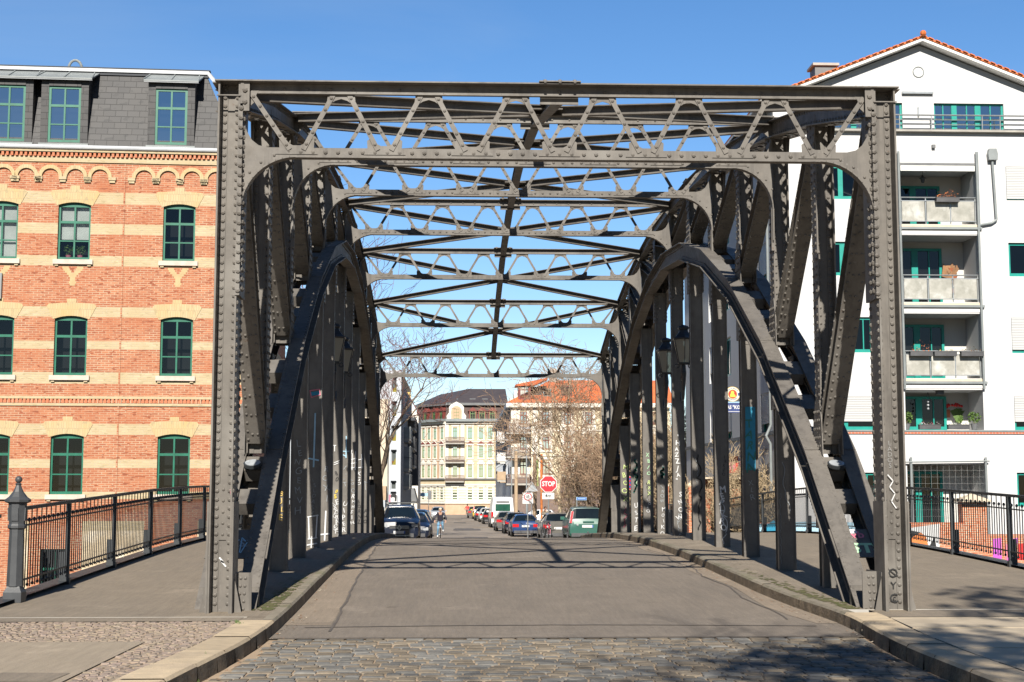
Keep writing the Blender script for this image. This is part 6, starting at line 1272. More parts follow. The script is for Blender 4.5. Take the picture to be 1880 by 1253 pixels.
def car(kind, paint, px, Y, label, rear=True, dx=0, group='cars parked along the street', rot=0, plate=True, roofrack=False, emblem=None, detail=True, cat='car'):
    W, st, wr = KIND[kind]; X = at(px, 950, Y).x + dx; z = rz(Y); o = thing('parked_car' if kind != 'van' else 'parked_van', (X, Y, z), label, cat if kind != 'van' else 'van', group)
    P_ = M['car_' + paint]; GL = M['car_glass']; ang = (math.pi if rear else 0) + rot + (.0234 if True else 0); ca, sa = math.cos(ang), math.sin(ang)
    W_ = lambda p: V((X + p[0] * ca - p[1] * sa, Y + p[0] * sa + p[1] * ca, z + p[2]))
    rings = []
    for (y, zl, zs, zr, w, rw) in st:
        h = [(0, zl), (w * .82, zl), (w * .985, zl + .12), (w * 1.0, zl * .45 + zs * .55), (w * .97, zs), (rw, zr - .05), (rw * .82, zr), (0, zr + .012)]
        rings.append([(a, y, b) for a, b in h] + [(-a, y, b) for a, b in h[-2:0:-1]])
    n = 14; body, wind, side, rearw = MB(), MB(), MB(), MB(); i0, i1 = SIDEROOM[kind]
    sides = []
    def gpatch(t, k, qs, off):      # one glass pane lying just proud of the bodywork
        c0 = [V(rings[k][q]) for q in qs]; c1 = [V(rings[k + 1][q]) for q in qs]; m = len(qs)
        def P(i, t_): 
            u = i / (m - 1); u = .05 + .90 * u; x = u * (m - 1); i_ = min(int(x), m - 2); f = x - i_
            return c0[i_].lerp(c0[i_ + 1], f).lerp(c1[i_].lerp(c1[i_ + 1], f), t_) + off
        for i in range(m - 1): t.face([W_(P(i, .06)), W_(P(i + 1, .06)), W_(P(i + 1, .95)), W_(P(i, .95))], GL)
    for k in range(len(st) - 1):
        for q in range(n): body.face([W_(p) for p in (rings[k][q], rings[k][(q + 1) % n], rings[k + 1][(q + 1) % n], rings[k + 1][q])], P_)
        if k == i0: gpatch(wind, k, (5, 6, 7, 8, 9), V((0, -.012, .012)))
        elif kind != 'van' and k == i1 - 1: gpatch(rearw, k, (5, 6, 7, 8, 9), V((0, .012, .012)))
        elif i0 < k < i1 - 1 and kind != 'van':
            for qs, sg in (((4, 5), 1), ((10, 9), -1)): t = MB(); gpatch(t, k, qs, V((sg * .010, 0, .004))); sides.append(t)
    body.face([W_(p) for p in rings[0]], P_); body.face([W_(p) for p in rings[-1]], P_)
    yf, yr = st[0][0], st[-1][0]; bl = M['plastic_dark']; hw_ = W / 2
    def bx(mb, x0, x1, y0, y1, z0, z1, m): mb.obox(W_(((x0 + x1) / 2, (y0 + y1) / 2, (z0 + z1) / 2)), V((ca, sa, 0)) * ((x1 - x0) / 2), V((-sa, ca, 0)) * ((y1 - y0) / 2), V((0, 0, (z1 - z0) / 2)), m)
    wy = [-.30 * (yr - yf) , .29 * (yr - yf)]
    for y in wy:
        for s in (-1, 1):
            for a in range(7): an0, an1 = R(-8 + a * 28), R(-8 + (a + 1) * 28); r = wr + .07; body.face([W_((s * (hw_ + .004 - .02), y, wr)), W_((s * (hw_ + .004 - .02), y + r * math.cos(an0), wr + r * math.sin(an0))), W_((s * (hw_ + .004 - .02), y + r * math.cos(an1), wr + r * math.sin(an1)))], bl)
    ob = body.build('body', o, smooth=32)
    for mb, nm in [(wind, 'windscreen'), (rearw, 'rear_window')] + [(t, 'side_window') for t in sides]:
        if mb.v: mb.build(nm, o)
    if kind == 'van':
        mb = MB(); bx(mb, -.62, .62, yr + .0, yr + .02, 1.42, 2.0, M['car_glass_green']); mb.build('rear_window', o); mb = MB(); bx(mb, -.55, .55, yr + .0, yr + .035, 2.1, 2.25, M['grey_panel']); mb.build('brake_light_bar', o)
    for y in wy:
        for s in (-1, 1):
            t = MB(); t.cyl(W_((s * (hw_ - .2), y, wr)), W_((s * hw_, y, wr)), wr, wr, 18, M['tyre']); to = t.build('wheel', o)
            t = MB(); t.cyl(W_((s * (hw_ - .02), y, wr)), W_((s * (hw_ + .008), y, wr)), wr * .66, wr * .6, 12, M['rim']); t.build('rim', to)
    zs = st[-1][2]; 
    for s in (-1, 1):   # lamps at both ends
        t = MB(); zt = st[1][2]; bx(t, *sorted((s * .58 * hw_, s * .88 * hw_)), yf + .01, yf + .18, zt - .14, zt - .03, M['lens_white']); t.build('headlight', o)
        t = MB()
        if kind == 'minivan':
            a, b = W_((s * .80, yr - .045, .92)), W_((s * .70, yr - .19, 1.46)); t.beam(a, b, .10, .13, M['tail_red'], up=(-sa, ca, 0)); t.beam(a, b, .14, .09, M['lens_white'], up=(-sa, ca, 0))
        elif kind == 'van': bx(t, *sorted((s * .80, s * .97)), yr - .05, yr + .02, .8, 1.35, M['tail_red'])
        else: bx(t, *sorted((s * .50 * hw_, s * .93 * hw_)), yr - .12, yr + .012, zs - .14, zs + .05, M['tail_red'])
        t.build('tail_light', o)
        t = MB(); ym = st[i0][0] + .45; bx(t, *sorted((s * (hw_ - .02), s * (hw_ + .17))), ym, ym + .12, st[i0][2] + .0, st[i0][2] + .15, P_); t.build('wing_mirror', o)
    for y, e in ((yf, -1), (yr, 1)):
        t = MB(); w = st[0 if e < 0 else -1][4] * .92; bx(t, -w, w, *sorted((y + e * .03, y - e * .12)), st[0][1] - .04, st[0][1] + .13, bl); t.build('bumper', o)
        if plate:
            t = MB(); zp = (.52 if e < 0 else (.78 if kind == 'minivan' else (.70 if kind != 'van' else .62))); yy = y + e * .032
            bx(t, -.26, .26, *sorted((y + e * .005, yy)), zp - .06, zp + .06, M['paint_white']); sx = -e
            ex = V((ca, sa, 0)) * (-e); bx(t, *sorted((sx * -.26, sx * -.22)) if 0 else ((.21, .26) if e < 0 else (-.26, -.21)), *sorted((yy - e * .002, yy + e * .002)), zp - .06, zp + .06, M['paint_blue'])
            t.build('number_plate', o)
    t = MB(); zt = st[1][2]; bx(t, -.45 * hw_ * 1.05, .45 * hw_ * 1.05, yf - .012, yf + .1, zt - .22, zt - .09, bl)
    for k in range(3): bx(t, -.44 * hw_, .44 * hw_, yf - .02, yf - .005, zt - .22 + k * .055, zt - .205 + k * .055, M['chrome'])
    t.build('grille', o)
    if roofrack:
        t = MB()
        for s in (-1, 1): t.beam(W_((s * .60, -.3, 1.76)), W_((s * .60, 1.5, 1.76)), .05, .04, M['chrome']); [t.beam(W_((s * .6, y, 1.66)), W_((s * .6, y, 1.76)), .05, .05, bl) for y in (-.25, .5, 1.4)]
        for y in (-.05, .9): t.beam(W_((-.72, y, 1.80)), W_((.72, y, 1.80)), .07, .04, M['chrome'])
        t.build('roof_rack', o)
        t = MB(); bx(t, -.62, .62, yf - .035, yf + .0, .36, .39, M['chrome']); t.build('chrome_strip', o)
    if emblem == 'diamond':
        t = MB(); c = W_((0, yf - .03, .72)); ex = V((ca, sa, 0))
        out, inn = [(0, .14), (.10, 0), (0, -.14), (-.10, 0)], [(0, .085), (.055, 0), (0, -.085), (-.055, 0)]
        for k in range(4):
            a, b, c_, d = out[k], out[(k + 1) % 4], inn[(k + 1) % 4], inn[k]; t.prism([a, b, c_, d], c, ex, (0, 0, 1), V((sa, -ca, 0)) * .02, M['chrome'])
        t.build('emblem', o)
    if kind == 'minivan':
        t = MB(); bx(t, -.30, .22, yr + .0, yr + .03, .95, 1.02, M['car_green']); bx(t, -.05, .03, yr + .02, yr + .05, .48, .54, M['chrome']); t.build('tailgate_handle', o)
        t = MB(); c = W_((.48, yr + .015, .86)); t.cyl(c, c - V((0, .02, 0)), .05, .05, 10, M['lens_white']); t.build('emblem', o)
    return o, W_
c_, f_ = car('suv', 'navy', 735, 66.5, 'dark navy crossover with roof rack facing the camera, nearest on the left street side', rear=False, roofrack=True, emblem='diamond')
car('hatch', 'navy', 759, 74, 'small dark hatchback parked just behind the navy crossover, facing the camera', rear=False)
car('suv', 'black', 764, 83, 'black off-road style car parked behind the small dark hatchback on the left', rear=False)
car('minivan', 'anthracite', 769, 93, 'anthracite people carrier at the end of the nearest left-hand row, facing the camera', rear=False)
car('hatch', 'silver', 804, 172, 'dark car with pale front standing far down the street, facing the camera', rear=False)
car('minivan', 'green', 1070, 69, 'metallic green minivan seen from behind, nearest on the right side')
car('hatch', 'grey', 1020, 76, 'grey-brown hatchback seen from behind, between green minivan and parked bicycles')
car('sedan', 'blue', 961, 92.5, 'bright blue saloon seen from behind, behind the 30 speed limit sign')
car('hatch', 'navy', 946, 101.5, 'dark blue hatchback with red lights just ahead of the blue saloon')
car('hatch', 'grey', 929, 109, 'dark grey hatchback between the dark blue hatchback and the white van')
car('van', 'white', 920, 123, 'tall white van with green-tinted rear window on the right side of the street')
car('hatch', 'black', 902, 139, 'black estate car parked just beyond the white van')
car('hatch', 'white', 894, 150, 'white hatchback with red tail light two cars beyond the white van')
car('sedan', 'black', 886, 160, 'black saloon between the white hatchback and the yellow car')
car('minivan', 'yellow', 880, 174, 'yellow people carrier far down the right side of the street')
car('hatch', 'grey', 870, 188, 'grey car parked farthest away on the right, beyond the yellow car')
car('hatch', 'white', 983, 128, 'white car standing across the pavement behind the wooden poles', rot=1.5)
# ------------------------------------------------------------------ signs and poles
def sign_post(o, x, y, z0, z1, r=.035, mat='metal_rail', name='post'):
    mb = MB(); mb.cyl((x, y, z0), (x, y, z1), r, r, 8, M[mat]); mb.build(name, o)
Y = 78.0; c = at(1007, 889, Y); o = thing('stop_sign', (c.x, Y, rz(Y)), 'red octagonal STOP sign with white 4m plate below', 'sign'); sign_post(o, c.x, Y + .05, rz(Y) - .1, c.z + .4)
oc = lambda r: [(r * math.cos(R(22.5 + 45 * k)), r * math.sin(R(22.5 + 45 * k))) for k in range(8)]
mb = MB(); mb.prism(oc(.49), c, (1, 0, 0), (0, 0, 1), (0, .02, 0), M['paint_white']); mb.prism(oc(.45), c + V((0, -.008, 0)), (1, 0, 0), (0, 0, 1), (0, .007, 0), M['paint_signred'] if 'paint_signred' in M else pm('paint_signred', (.72, .015, .03), (.66, .012, .025), 5, .5)); letters(mb, 'STOP', c + V((0, -.012, 0)), .37, M['paint_white'], bold=.012, sx=.80); mb.build('sign_face', o)
mb = MB(); c2 = at(1006.5, 911, Y); mb.box(c2.x - .33, c2.x + .33, Y - .01, Y + .01, c2.z - .17, c2.z + .17, M['paint_white']); letters(mb, '4m', (c2.x, Y - .014, c2.z), .28, M['paint_black'], bold=.004); mb.build('distance_plate', o)
Y = 86.0; c = at(969, 915, Y); o = thing('speed_limit_sign', (c.x, Y, rz(Y)), 'square white zone sign with a red ring and the number 30', 'sign'); sign_post(o, c.x, Y + .05, rz(Y) - .1, c.z + .3)
mb = MB(); mb.box(c.x - .32, c.x + .32, Y - .01, Y + .01, c.z - .33, c.z + .33, M['paint_white']); cc = c + V((0, -.012, .08)); mb.cyl(cc + V((0, .004, 0)), cc, .235, .235, 24, M['paint_signred']); mb.cyl(cc, cc - V((0, .004, 0)), .19, .19, 24, M['paint_white']); letters(mb, '30', cc - V((0, .006, 0)), .25, M['paint_black'], bold=.004, sx=.8); letters(mb, 'ZONE', (c.x, Y - .012, c.z - .23), .13, M['paint_grey'], bold=.002); mb.build('sign_face', o)
Y = 92.0; c = at(976, 897, Y); o = thing('warning_sign', (c.x, Y, rz(Y)), 'white triangular sign peeping out above the 30 zone sign', 'sign'); sign_post(o, c.x, Y + .05, rz(Y) - .1, c.z); mb = MB(); mb.prism([(-.42, -.2), (.42, -.2), (.04, .42), (-.04, .42)], c, (1, 0, 0), (0, 0, 1), (0, .02, 0), M['lens_white']); mb.build('sign_face', o)
Y = 71.0; c = at(1068, 916, Y); o = thing('street_name_sign', (c.x - .3, Y, rz(Y)), 'small blue street name sign on a pale post behind the green minivan', 'sign'); sign_post(o, at(1059, 920, Y).x, Y + .03, rz(Y), c.z + .1); mb = MB(); mb.box(at(1058, 916, Y).x, at(1077, 916, Y).x, Y - .01, Y + .01, c.z - .075, c.z + .075, M['paint_pale_blue']); mb.box(at(1059, 916, Y).x, at(1076.5, 916, Y).x, Y - .014, Y - .011, c.z - .06, c.z + .06, M['paint_blue']); 
x0, x1 = at(1060, 916, Y).x, at(1075.5, 916, Y).x
mb.box(x0 + .02, x1 - .02, Y - .017, Y - .0145, c.z - .018, c.z + .016, M['paint_pale_blue']); mb.build('sign_face', o)
Y = 58.5; c = at(1153, 887, Y); o = thing('no_stopping_sign', (c.x, Y, rz(Y)), 'round blue and red no stopping sign glimpsed between the right hangers', 'sign'); sign_post(o, c.x, Y + .04, rz(Y), c.z + .3); mb = MB(); mb.cyl(c, c - V((0, .01, 0)), .29, .29, 24, M['paint_white']); mb.cyl(c - V((0, .01, 0)), c - V((0, .016, 0)), .275, .275, 24, M['paint_signred']); mb.cyl(c - V((0, .016, 0)), c - V((0, .02, 0)), .215, .215, 24, M['paint_blue']); mb.beam(c + V((-.17, -.022, .17)), c + V((.17, -.022, -.17)), .05, .006, M['paint_signred'], up=(0, 1, 0)); mb.beam(c + V((-.17, -.0225, -.17)), c + V((.17, -.0225, .17)), .05, .006, M['paint_signred'], up=(0, 1, 0)); mb.build('sign_face', o)
for px, pt, Y, lb in ((947.5, 828, 112, 'wooden utility pole left of the 30 sign, the thinner one'), (981.5, 835, 98, 'wooden utility pole right of the 30 sign, the thicker one')):
    c = at(px, pt, Y); o = thing('utility_pole', (c.x, Y, rz(Y)), lb, 'pole', 'wooden poles on the right'); mb = MB(); mb.cyl((c.x, Y, rz(Y) - .2), c, .16, .13, 10, M['wood_pole']); mb.build('shaft', o); mb = MB(); mb.cyl(c, c + V((0, 0, .06)), .15, .15, 10, M['zinc']); mb.build('cap', o)
Y = 99; c = at(987, 860, Y); o = thing('banner', (c.x, Y, rz(Y)), 'narrow pale green upright banner beside the thicker wooden pole', 'banner'); mb = MB(); a, b = at(982.5, 843, Y), at(988.5, 893, Y); mb.box(a.x, b.x, Y - .02, Y + .02, b.z, a.z, M['paint_lime']); [mb.box(a.x + .06, b.x - .08, Y - .026, Y - .021, b.z + .3 + k * .4, b.z + .42 + k * .4, M['leaf_green']) for k in range(4)]; mb.build('cloth', o); sign_post(o, a.x - .04, Y, rz(Y), a.z + .1)
Y = 108; c = at(994, 835, Y); o = thing('orange_pole', (c.x, Y, rz(Y)), 'thin orange pole beside the STOP sign', 'pole'); mb = MB(); mb.cyl((c.x, Y, rz(Y)), c, .09, .09, 8, M['paint_orange']); mb.build('shaft', o); mb = MB(); mb.cyl(c, c + V((0, 0, .05)), .11, .11, 8, M['paint_orange']); mb.build('cap', o)
for (px, pyt, Y, lb, sd) in ((930, 808, 150, 'street light on a tall mast with its arm over the street, farther of the two', -1), (962, 786, 128, 'street light on a tall mast with its arm over the street, nearer of the two', -1)):
    c = at(px, pyt, Y); xb = kr(Y) + .5; o = thing('mast_light', (xb, Y, rz(Y)), lb, 'street light', 'mast lights on the right'); mb = MB(); mb.tube([V((xb, Y, rz(Y))), V((xb, Y, c.z - 1.2)), V((xb - .3, Y, c.z - .5)), V((c.x + .6, Y, c.z - .1))], .06, 6, M['metal_rail']); mb.build('mast', o); mb = MB(); mb.obox(c + V((.1, 0, 0)), (.55, 0, -.06), (0, .14, 0), (.01, 0, .07), M['lens_white']); mb.build('lamp_head', o)
# low lanterns and sign posts at the far left corner
for px, y, lb in ((745, 918, 'white globe lamp at the far left corner, left one'), (752.5, 918, 'white globe lamp at the far left corner, right one')):
    Y = 186; c = at(px, y, Y); o = thing('globe_lamp', (c.x, Y, rz(Y)), lb, 'lamp', 'globe lamps by the pavilion'); mb = MB(); mb.ball(c, .2, M['lens_white'], 10); mb.build('globe', o); sign_post(o, c.x, Y, rz(Y), c.z - .15, .05, 'iron')
Y = 176; c = at(787, 910, Y); o = thing('direction_sign', (c.x, Y, rz(Y)), 'small blue direction sign with grey back plates far down on the left', 'sign'); sign_post(o, c.x, Y, rz(Y), c.z + .5); mb = MB(); mb.box(c.x - 1.0, c.x - .1, Y - .06, Y - .03, c.z - .1, c.z + .3, M['paint_pale_blue']); mb.build('sign_face', o); mb = MB(); mb.box(c.x - .1, c.x + .35, Y - .06, Y - .03, c.z - .5, c.z + .6, M['grey_panel']); mb.build('back_plate', o)
# slatted fence right of the street
o = thing('slat_fence', (7.5, 95, rz(95)), 'low dark fence of horizontal slats behind the grey hatchback', 'fence'); z0 = rz(95); mb = MB(); xa, xb = at(1008, 940, 95).x, at(1112, 940, 95).x
for k in range(5): mb.box(xa, xb, 95, 95.03, z0 + .25 + k * .27, z0 + .43 + k * .27, M['grey_panel'])
mb.build('slats', o)
for k in range(4): mb = MB(); x = xa + (xb - xa) * k / 3; mb.box(x - .05, x + .05, 95.031, 95.12, z0 - .1, z0 + 1.65, M['iron']); mb.build('post', o)
# ------------------------------------------------------------------ people and bicycles
def skin_figure(parent, name, J, E, bone_mat, levels=2):
    me = bpy.data.meshes.new(name); keys = list(J); idx = {k: i for i, k in enumerate(keys)}
    me.from_pydata([J[k][0] for k in keys], [(idx[a], idx[b]) for a, b in E], []); ob = bpy.data.objects.new(name, me); COL.objects.link(ob)
    ob.modifiers.new('skin', 'SKIN'); sv = me.skin_vertices[0].data
    for k in keys: r = J[k][1]; sv[idx[k]].radius = r if isinstance(r, tuple) else (r, r)
    for s in sv: s.use_root = False
    sv[idx['pelvis']].use_root = True
    m = ob.modifiers.new('sub', 'SUBSURF'); m.levels = levels; m.render_levels = levels
    dg = bpy.context.evaluated_depsgraph_get(); dg.update(); me2 = bpy.data.meshes.new_from_object(ob.evaluated_get(dg)); bpy.data.objects.remove(ob)
    me2.materials.clear(); mats = []
    for e in E:
        mt = bone_mat(e)
        if mt not in mats: mats.append(mt)
    for mt in mats: me2.materials.append(M[mt])
    for p in me2.polygons:
        best = None; c = p.center
        for a, b in E:
            A_, B_ = V(J[a][0]), V(J[b][0]); d = B_ - A_; t = max(0, min(1, (c - A_).dot(d) / max(1e-9, d.length_squared))); q = (c - A_ - d * t).length
            if best is None or q < best[0]: best = (q, (a, b))
        p.material_index = mats.index(bone_mat(best[1])); p.use_smooth = True
    o = bpy.data.objects.new(name, me2); COL.objects.link(o); o.parent = parent; WL[o] = WL[parent]; return o
def person(loc, rotz, label, pose, mats, hair='paint_hair', cap=None, group=None):
    o = thing('person', loc, label, 'person', group); J = {}; E = []
    def j(k, p, r, par=None):
        J[k] = (p, r)
        if par: E.append((par, k))
    P = pose; j('pelvis', P['pelvis'], (.155, .12)); j('waist', V(P['pelvis']).lerp(V(P['chest']), .45), (.14, .11), 'pelvis'); j('chest', P['chest'], (.17, .125), 'waist'); j('neck', P['neck'], .058, 'chest'); hd = V(P['head']); j('jaw', V(P['neck']).lerp(hd, .55) + V((0, -.012, 0)), (.066, .07), 'neck'); j('head', hd, (.078, .092), 'jaw'); j('crown', hd + V((0, .012, .085)), (.062, .075), 'head')
    for s, n in ((-1, 'L'), (1, 'R')):
        sh = V(P['chest']) + V((s * .17, .0, .07)); j('sh' + n, sh, .062, 'chest'); j('el' + n, P['el' + n], .045, 'sh' + n); j('wr' + n, P['wr' + n], .03, 'el' + n)
        w = V(P['wr' + n]); d = (w - V(P['el' + n])).normalized(); side = d.cross(V((0, 0, 1)));
        if side.length < .1: side = V((1, 0, 0))
        side.normalize(); palm = w + d * .07; j('pa' + n, palm, (.036, .018), 'wr' + n); cu = side.cross(d) * (1 if side.cross(d).z < 0 else -1)
        for k, ln in enumerate((.075, .085, .08, .06)):
            b = palm + side * (.027 - .018 * k) + d * .012; a1 = b + d * ln * .55 + cu * .008; a2 = a1 + d * ln * .3 + cu * .03; j('f%s%d' % (n, k), a1, .0085, 'pa' + n); j('g%s%d' % (n, k), a2, .0075, 'f%s%d' % (n, k))
        th = w + d * .03 + side * .035; j('t' + n, th, .01, 'pa' + n); j('u' + n, th + d * .04 + side * .012 + cu * .015, .009, 't' + n)
        hp = V(P['pelvis']) + V((s * .095, 0, -.05)); j('hp' + n, hp, .095, 'pelvis'); j('kn' + n, P['kn' + n], .062, 'hp' + n); j('an' + n, P['an' + n], .042, 'kn' + n); ft = V(P['an' + n]) + V((0, -.06, -.055)); j('hl' + n, ft, (.042, .035), 'an' + n); j('to' + n, ft + V((0, -.13, -.01)), (.042, .028), 'hl' + n)
    def bm_(e):
        b = e[1]
        if b in ('jaw', 'head', 'crown', 'neck') or b[:2] in ('pa', 'wr') and b[:2] == 'pa' or b[0] in 'fgtu' and b[:2] not in ('to',): return mats['skin']
        if b[:2] in ('hl', 'to'): return mats['shoe']
        if b[:2] in ('hp', 'kn', 'an'): return mats['leg']
        return mats['top']
    skin_figure(o, 'body', J, E, bm_)
    c = hd; mb = MB()
    prof = [(.001, .125), (.05, .118), (.082, .085), (.096, .04), (.098, .0), (.09, -.04)]
    for k in range(len(prof) - 1):
        for q in range(12):
            f = []
            for kk, qq in ((k, q), (k, q + 1), (k + 1, q + 1), (k + 1, q)):
                r_, zz = prof[kk]; an = 2 * math.pi * qq / 12; f.append(c + V((r_ * math.cos(an), .018 + r_ * 1.1 * math.sin(an), zz + .015)))
            an = 2 * math.pi * (q + .5) / 12
            if math.sin(an) < -.3 and k >= 3: continue
            mb.face(f, M[cap or hair])
    WLo = WL[o]; mb.v = [(p[0] + WLo.x, p[1] + WLo.y, p[2] + WLo.z) for p in mb.v]; mb.build('hat' if cap else 'hair', o, recalc=False)
    mb = MB(); b_ = WLo + c
    for s in (-1, 1): mb.ball(b_ + V((s * .032, -.088, .005)), .011, M['paint_black'], 6); mb.ball(b_ + V((s * .082, .0, -.01)), .02, M[mats['skin']], 6, 1.5)
    mb.ball(b_ + V((0, -.100, -.025)), .014, M[mats['skin']], 6, 1.4); mb.obox(b_ + V((0, -.088, -.062)), (.022, 0, 0), (0, .006, 0), (0, 0, .005), M['oxblood']); mb.build('face', o)
    o.rotation_euler.z = rotz; return o
def wheel(o, c, r, ax):
    mb = MB(); c = V(c); n = 24; ring = [c + V((math.cos(2 * math.pi * k / n) * (r if ax == 'x' else 0), math.cos(2 * math.pi * k / n) * (r if ax == 'y' else 0), math.sin(2 * math.pi * k / n) * r)) for k in range(n + 1)]; mb.tube(ring, .019, 6, M['tyre'])
    for k in range(0, n, 2): mb.cyl(c, ring[k], .004, .004, 3, M['metal_rail'])
    mb.cyl(c - V((.04 if ax == 'y' else 0, .04 if ax == 'x' else 0, 0)), c + V((.04 if ax == 'y' else 0, .04 if ax == 'x' else 0, 0)), .03, .03, 8, M['rim']); mb.build('wheel', o)
def bicycle(x, y, z, label, col, group=None, rot=0, lean=0):
    o = thing('bicycle', (x, y, z), label, 'bicycle', group); B = V((x, y, z)); m = M[col]
    wheel(o, B + V((0, -.52, .34)), .33, 'y'); wheel(o, B + V((0, .52, .34)), .33, 'y'); mb = MB(); p = lambda a, b: B + V((0, a, b))
    bb, seat, head, hl = p(.08, .30), p(.24, .80), p(-.36, .82), p(-.38, .68)
    for a, b, r in ((bb, seat, .018), (head, hl, .022), (hl, bb, .022), (head, seat, .018), (bb, p(.52, .34), .013), (seat, p(.52, .34), .011), (hl, p(-.52, .34), .016), (seat, p(.26, .95), .014)): mb.cyl(a, b, r, r, 6, m)
    mb.build('frame', o); mb = MB(); mb.cyl(head, p(-.33, 1.02), .016, .016, 6, M['chrome']); mb.tube([p(-.33, 1.02) + V((s, d, 0)) for s, d in ((-.30, .14), (-.26, .02), (-.1, -.03), (.1, -.03), (.26, .02), (.30, .14))], .014, 6, M['chrome']); mb.build('handlebar', o)
    mb = MB(); mb.lathe(p(.28, .96), [(.10, -.02), (.12, .02), (.06, .04)], 10, M['plastic_dark'], 1.3); mb.build('saddle', o)
    mb = MB(); mb.cyl(bb + V((-.1, 0, 0)), bb + V((.1, 0, 0)), .02, .02, 6, M['rim']); mb.cyl(bb + V((-.1, 0, 0)), bb + V((-.1, .02, -.16)), .012, .012, 6, M['rim']); mb.cyl(bb + V((.1, 0, 0)), bb + V((.1, -.02, .16)), .012, .012, 6, M['rim']); mb.box(bb.x - .2, bb.x - .1, bb.y - .03, bb.y + .07, bb.z - .18, bb.z - .15, M['tyre']); mb.box(bb.x + .1, bb.x + .2, bb.y - .07, bb.y + .03, bb.z + .145, bb.z + .175, M['tyre']); mb.build('crank', o)
    mb = MB(); mb.cyl(p(-.46, .74), p(-.50, .74), .05, .05, 8, M['lens_white']); mb.build('headlamp', o); o.rotation_euler = (0, lean, rot); return o
RIDE = dict(pelvis=(0, .26, 1.00), chest=(0, .05, 1.38), neck=(0, -.02, 1.50), head=(0, -.06, 1.62), elL=(-.33, -.08, 1.18), wrL=(-.30, -.20, 1.07), elR=(.33, -.08, 1.18), wrR=(.30, -.20, 1.07), knL=(-.12, -.12, .66), anL=(-.15, .10, .26), knR=(.12, -.17, .86), anR=(.15, .05, .56))
Yc = 78; xc = at(808.5, 960, Yc).x; bicycle(xc, Yc, rz(Yc), 'orange red bicycle ridden towards the camera in the middle of the street', 'paint_red')
person((xc, Yc, rz(Yc)), 0, 'cyclist in a dark jacket, blue jeans and pale helmet riding towards the camera', RIDE, dict(skin='paint_skin', top='paint_shirt_dark', leg='paint_jeans', shoe='paint_white'), cap='paint_beige')
Yc = 190; xc = at(858, 940, Yc).x; bicycle(xc, Yc, rz(Yc), 'dark bicycle far down the street under the rider in red', 'iron', rot=math.pi)
person((xc, Yc, rz(Yc)), math.pi, 'person in a red jacket cycling away far down the street', RIDE, dict(skin='paint_skin', top='paint_red', leg='paint_black', shoe='paint_black'))
STAND = dict(pelvis=(0, 0, .93), chest=(0, .01, 1.33), neck=(0, -.01, 1.48), head=(0, -.03, 1.61), elL=(-.27, .02, 1.12), wrL=(-.10, -.16, 1.40), elR=(.26, .04, 1.10), wrR=(.25, -.10, .88), knL=(-.10, -.06, .50), anL=(-.10, .02, .10), knR=(.11, .02, .50), anR=(.11, .14, .12))
Yc = 104; xc = at(1001, 950, Yc).x; person((xc, Yc, rz(Yc) + .12), .1, 'pedestrian in a white jacket and light blue jeans walking beside the grey hatchback', STAND, dict(skin='paint_skin', top='paint_beige', leg='paint_jeans', shoe='paint_white'))
STAND2 = dict(STAND, elL=(-.29, .05, 1.12), wrL=(-.24, -.06, .90))
Yc = 119; xc = at(949, 940, Yc).x; person((xc, Yc, rz(Yc)), 0, 'person in black seen from the chest up behind the dark blue hatchback', STAND2, dict(skin='paint_skin', top='paint_black', leg='paint_black', shoe='paint_black'))
bicycle(at(1000, 975, 73).x, 73, rz(73), 'dark bicycle parked in front of the grey hatchback, left one of two', 'iron', 'bicycles parked by the bridge end', .15, .06)
bicycle(at(1007, 975, 73.4).x, 73.6, rz(73.4), 'red and white bicycle parked close beside the grey hatchback, right one of two', 'paint_pink', 'bicycles parked by the bridge end', .1, .05)
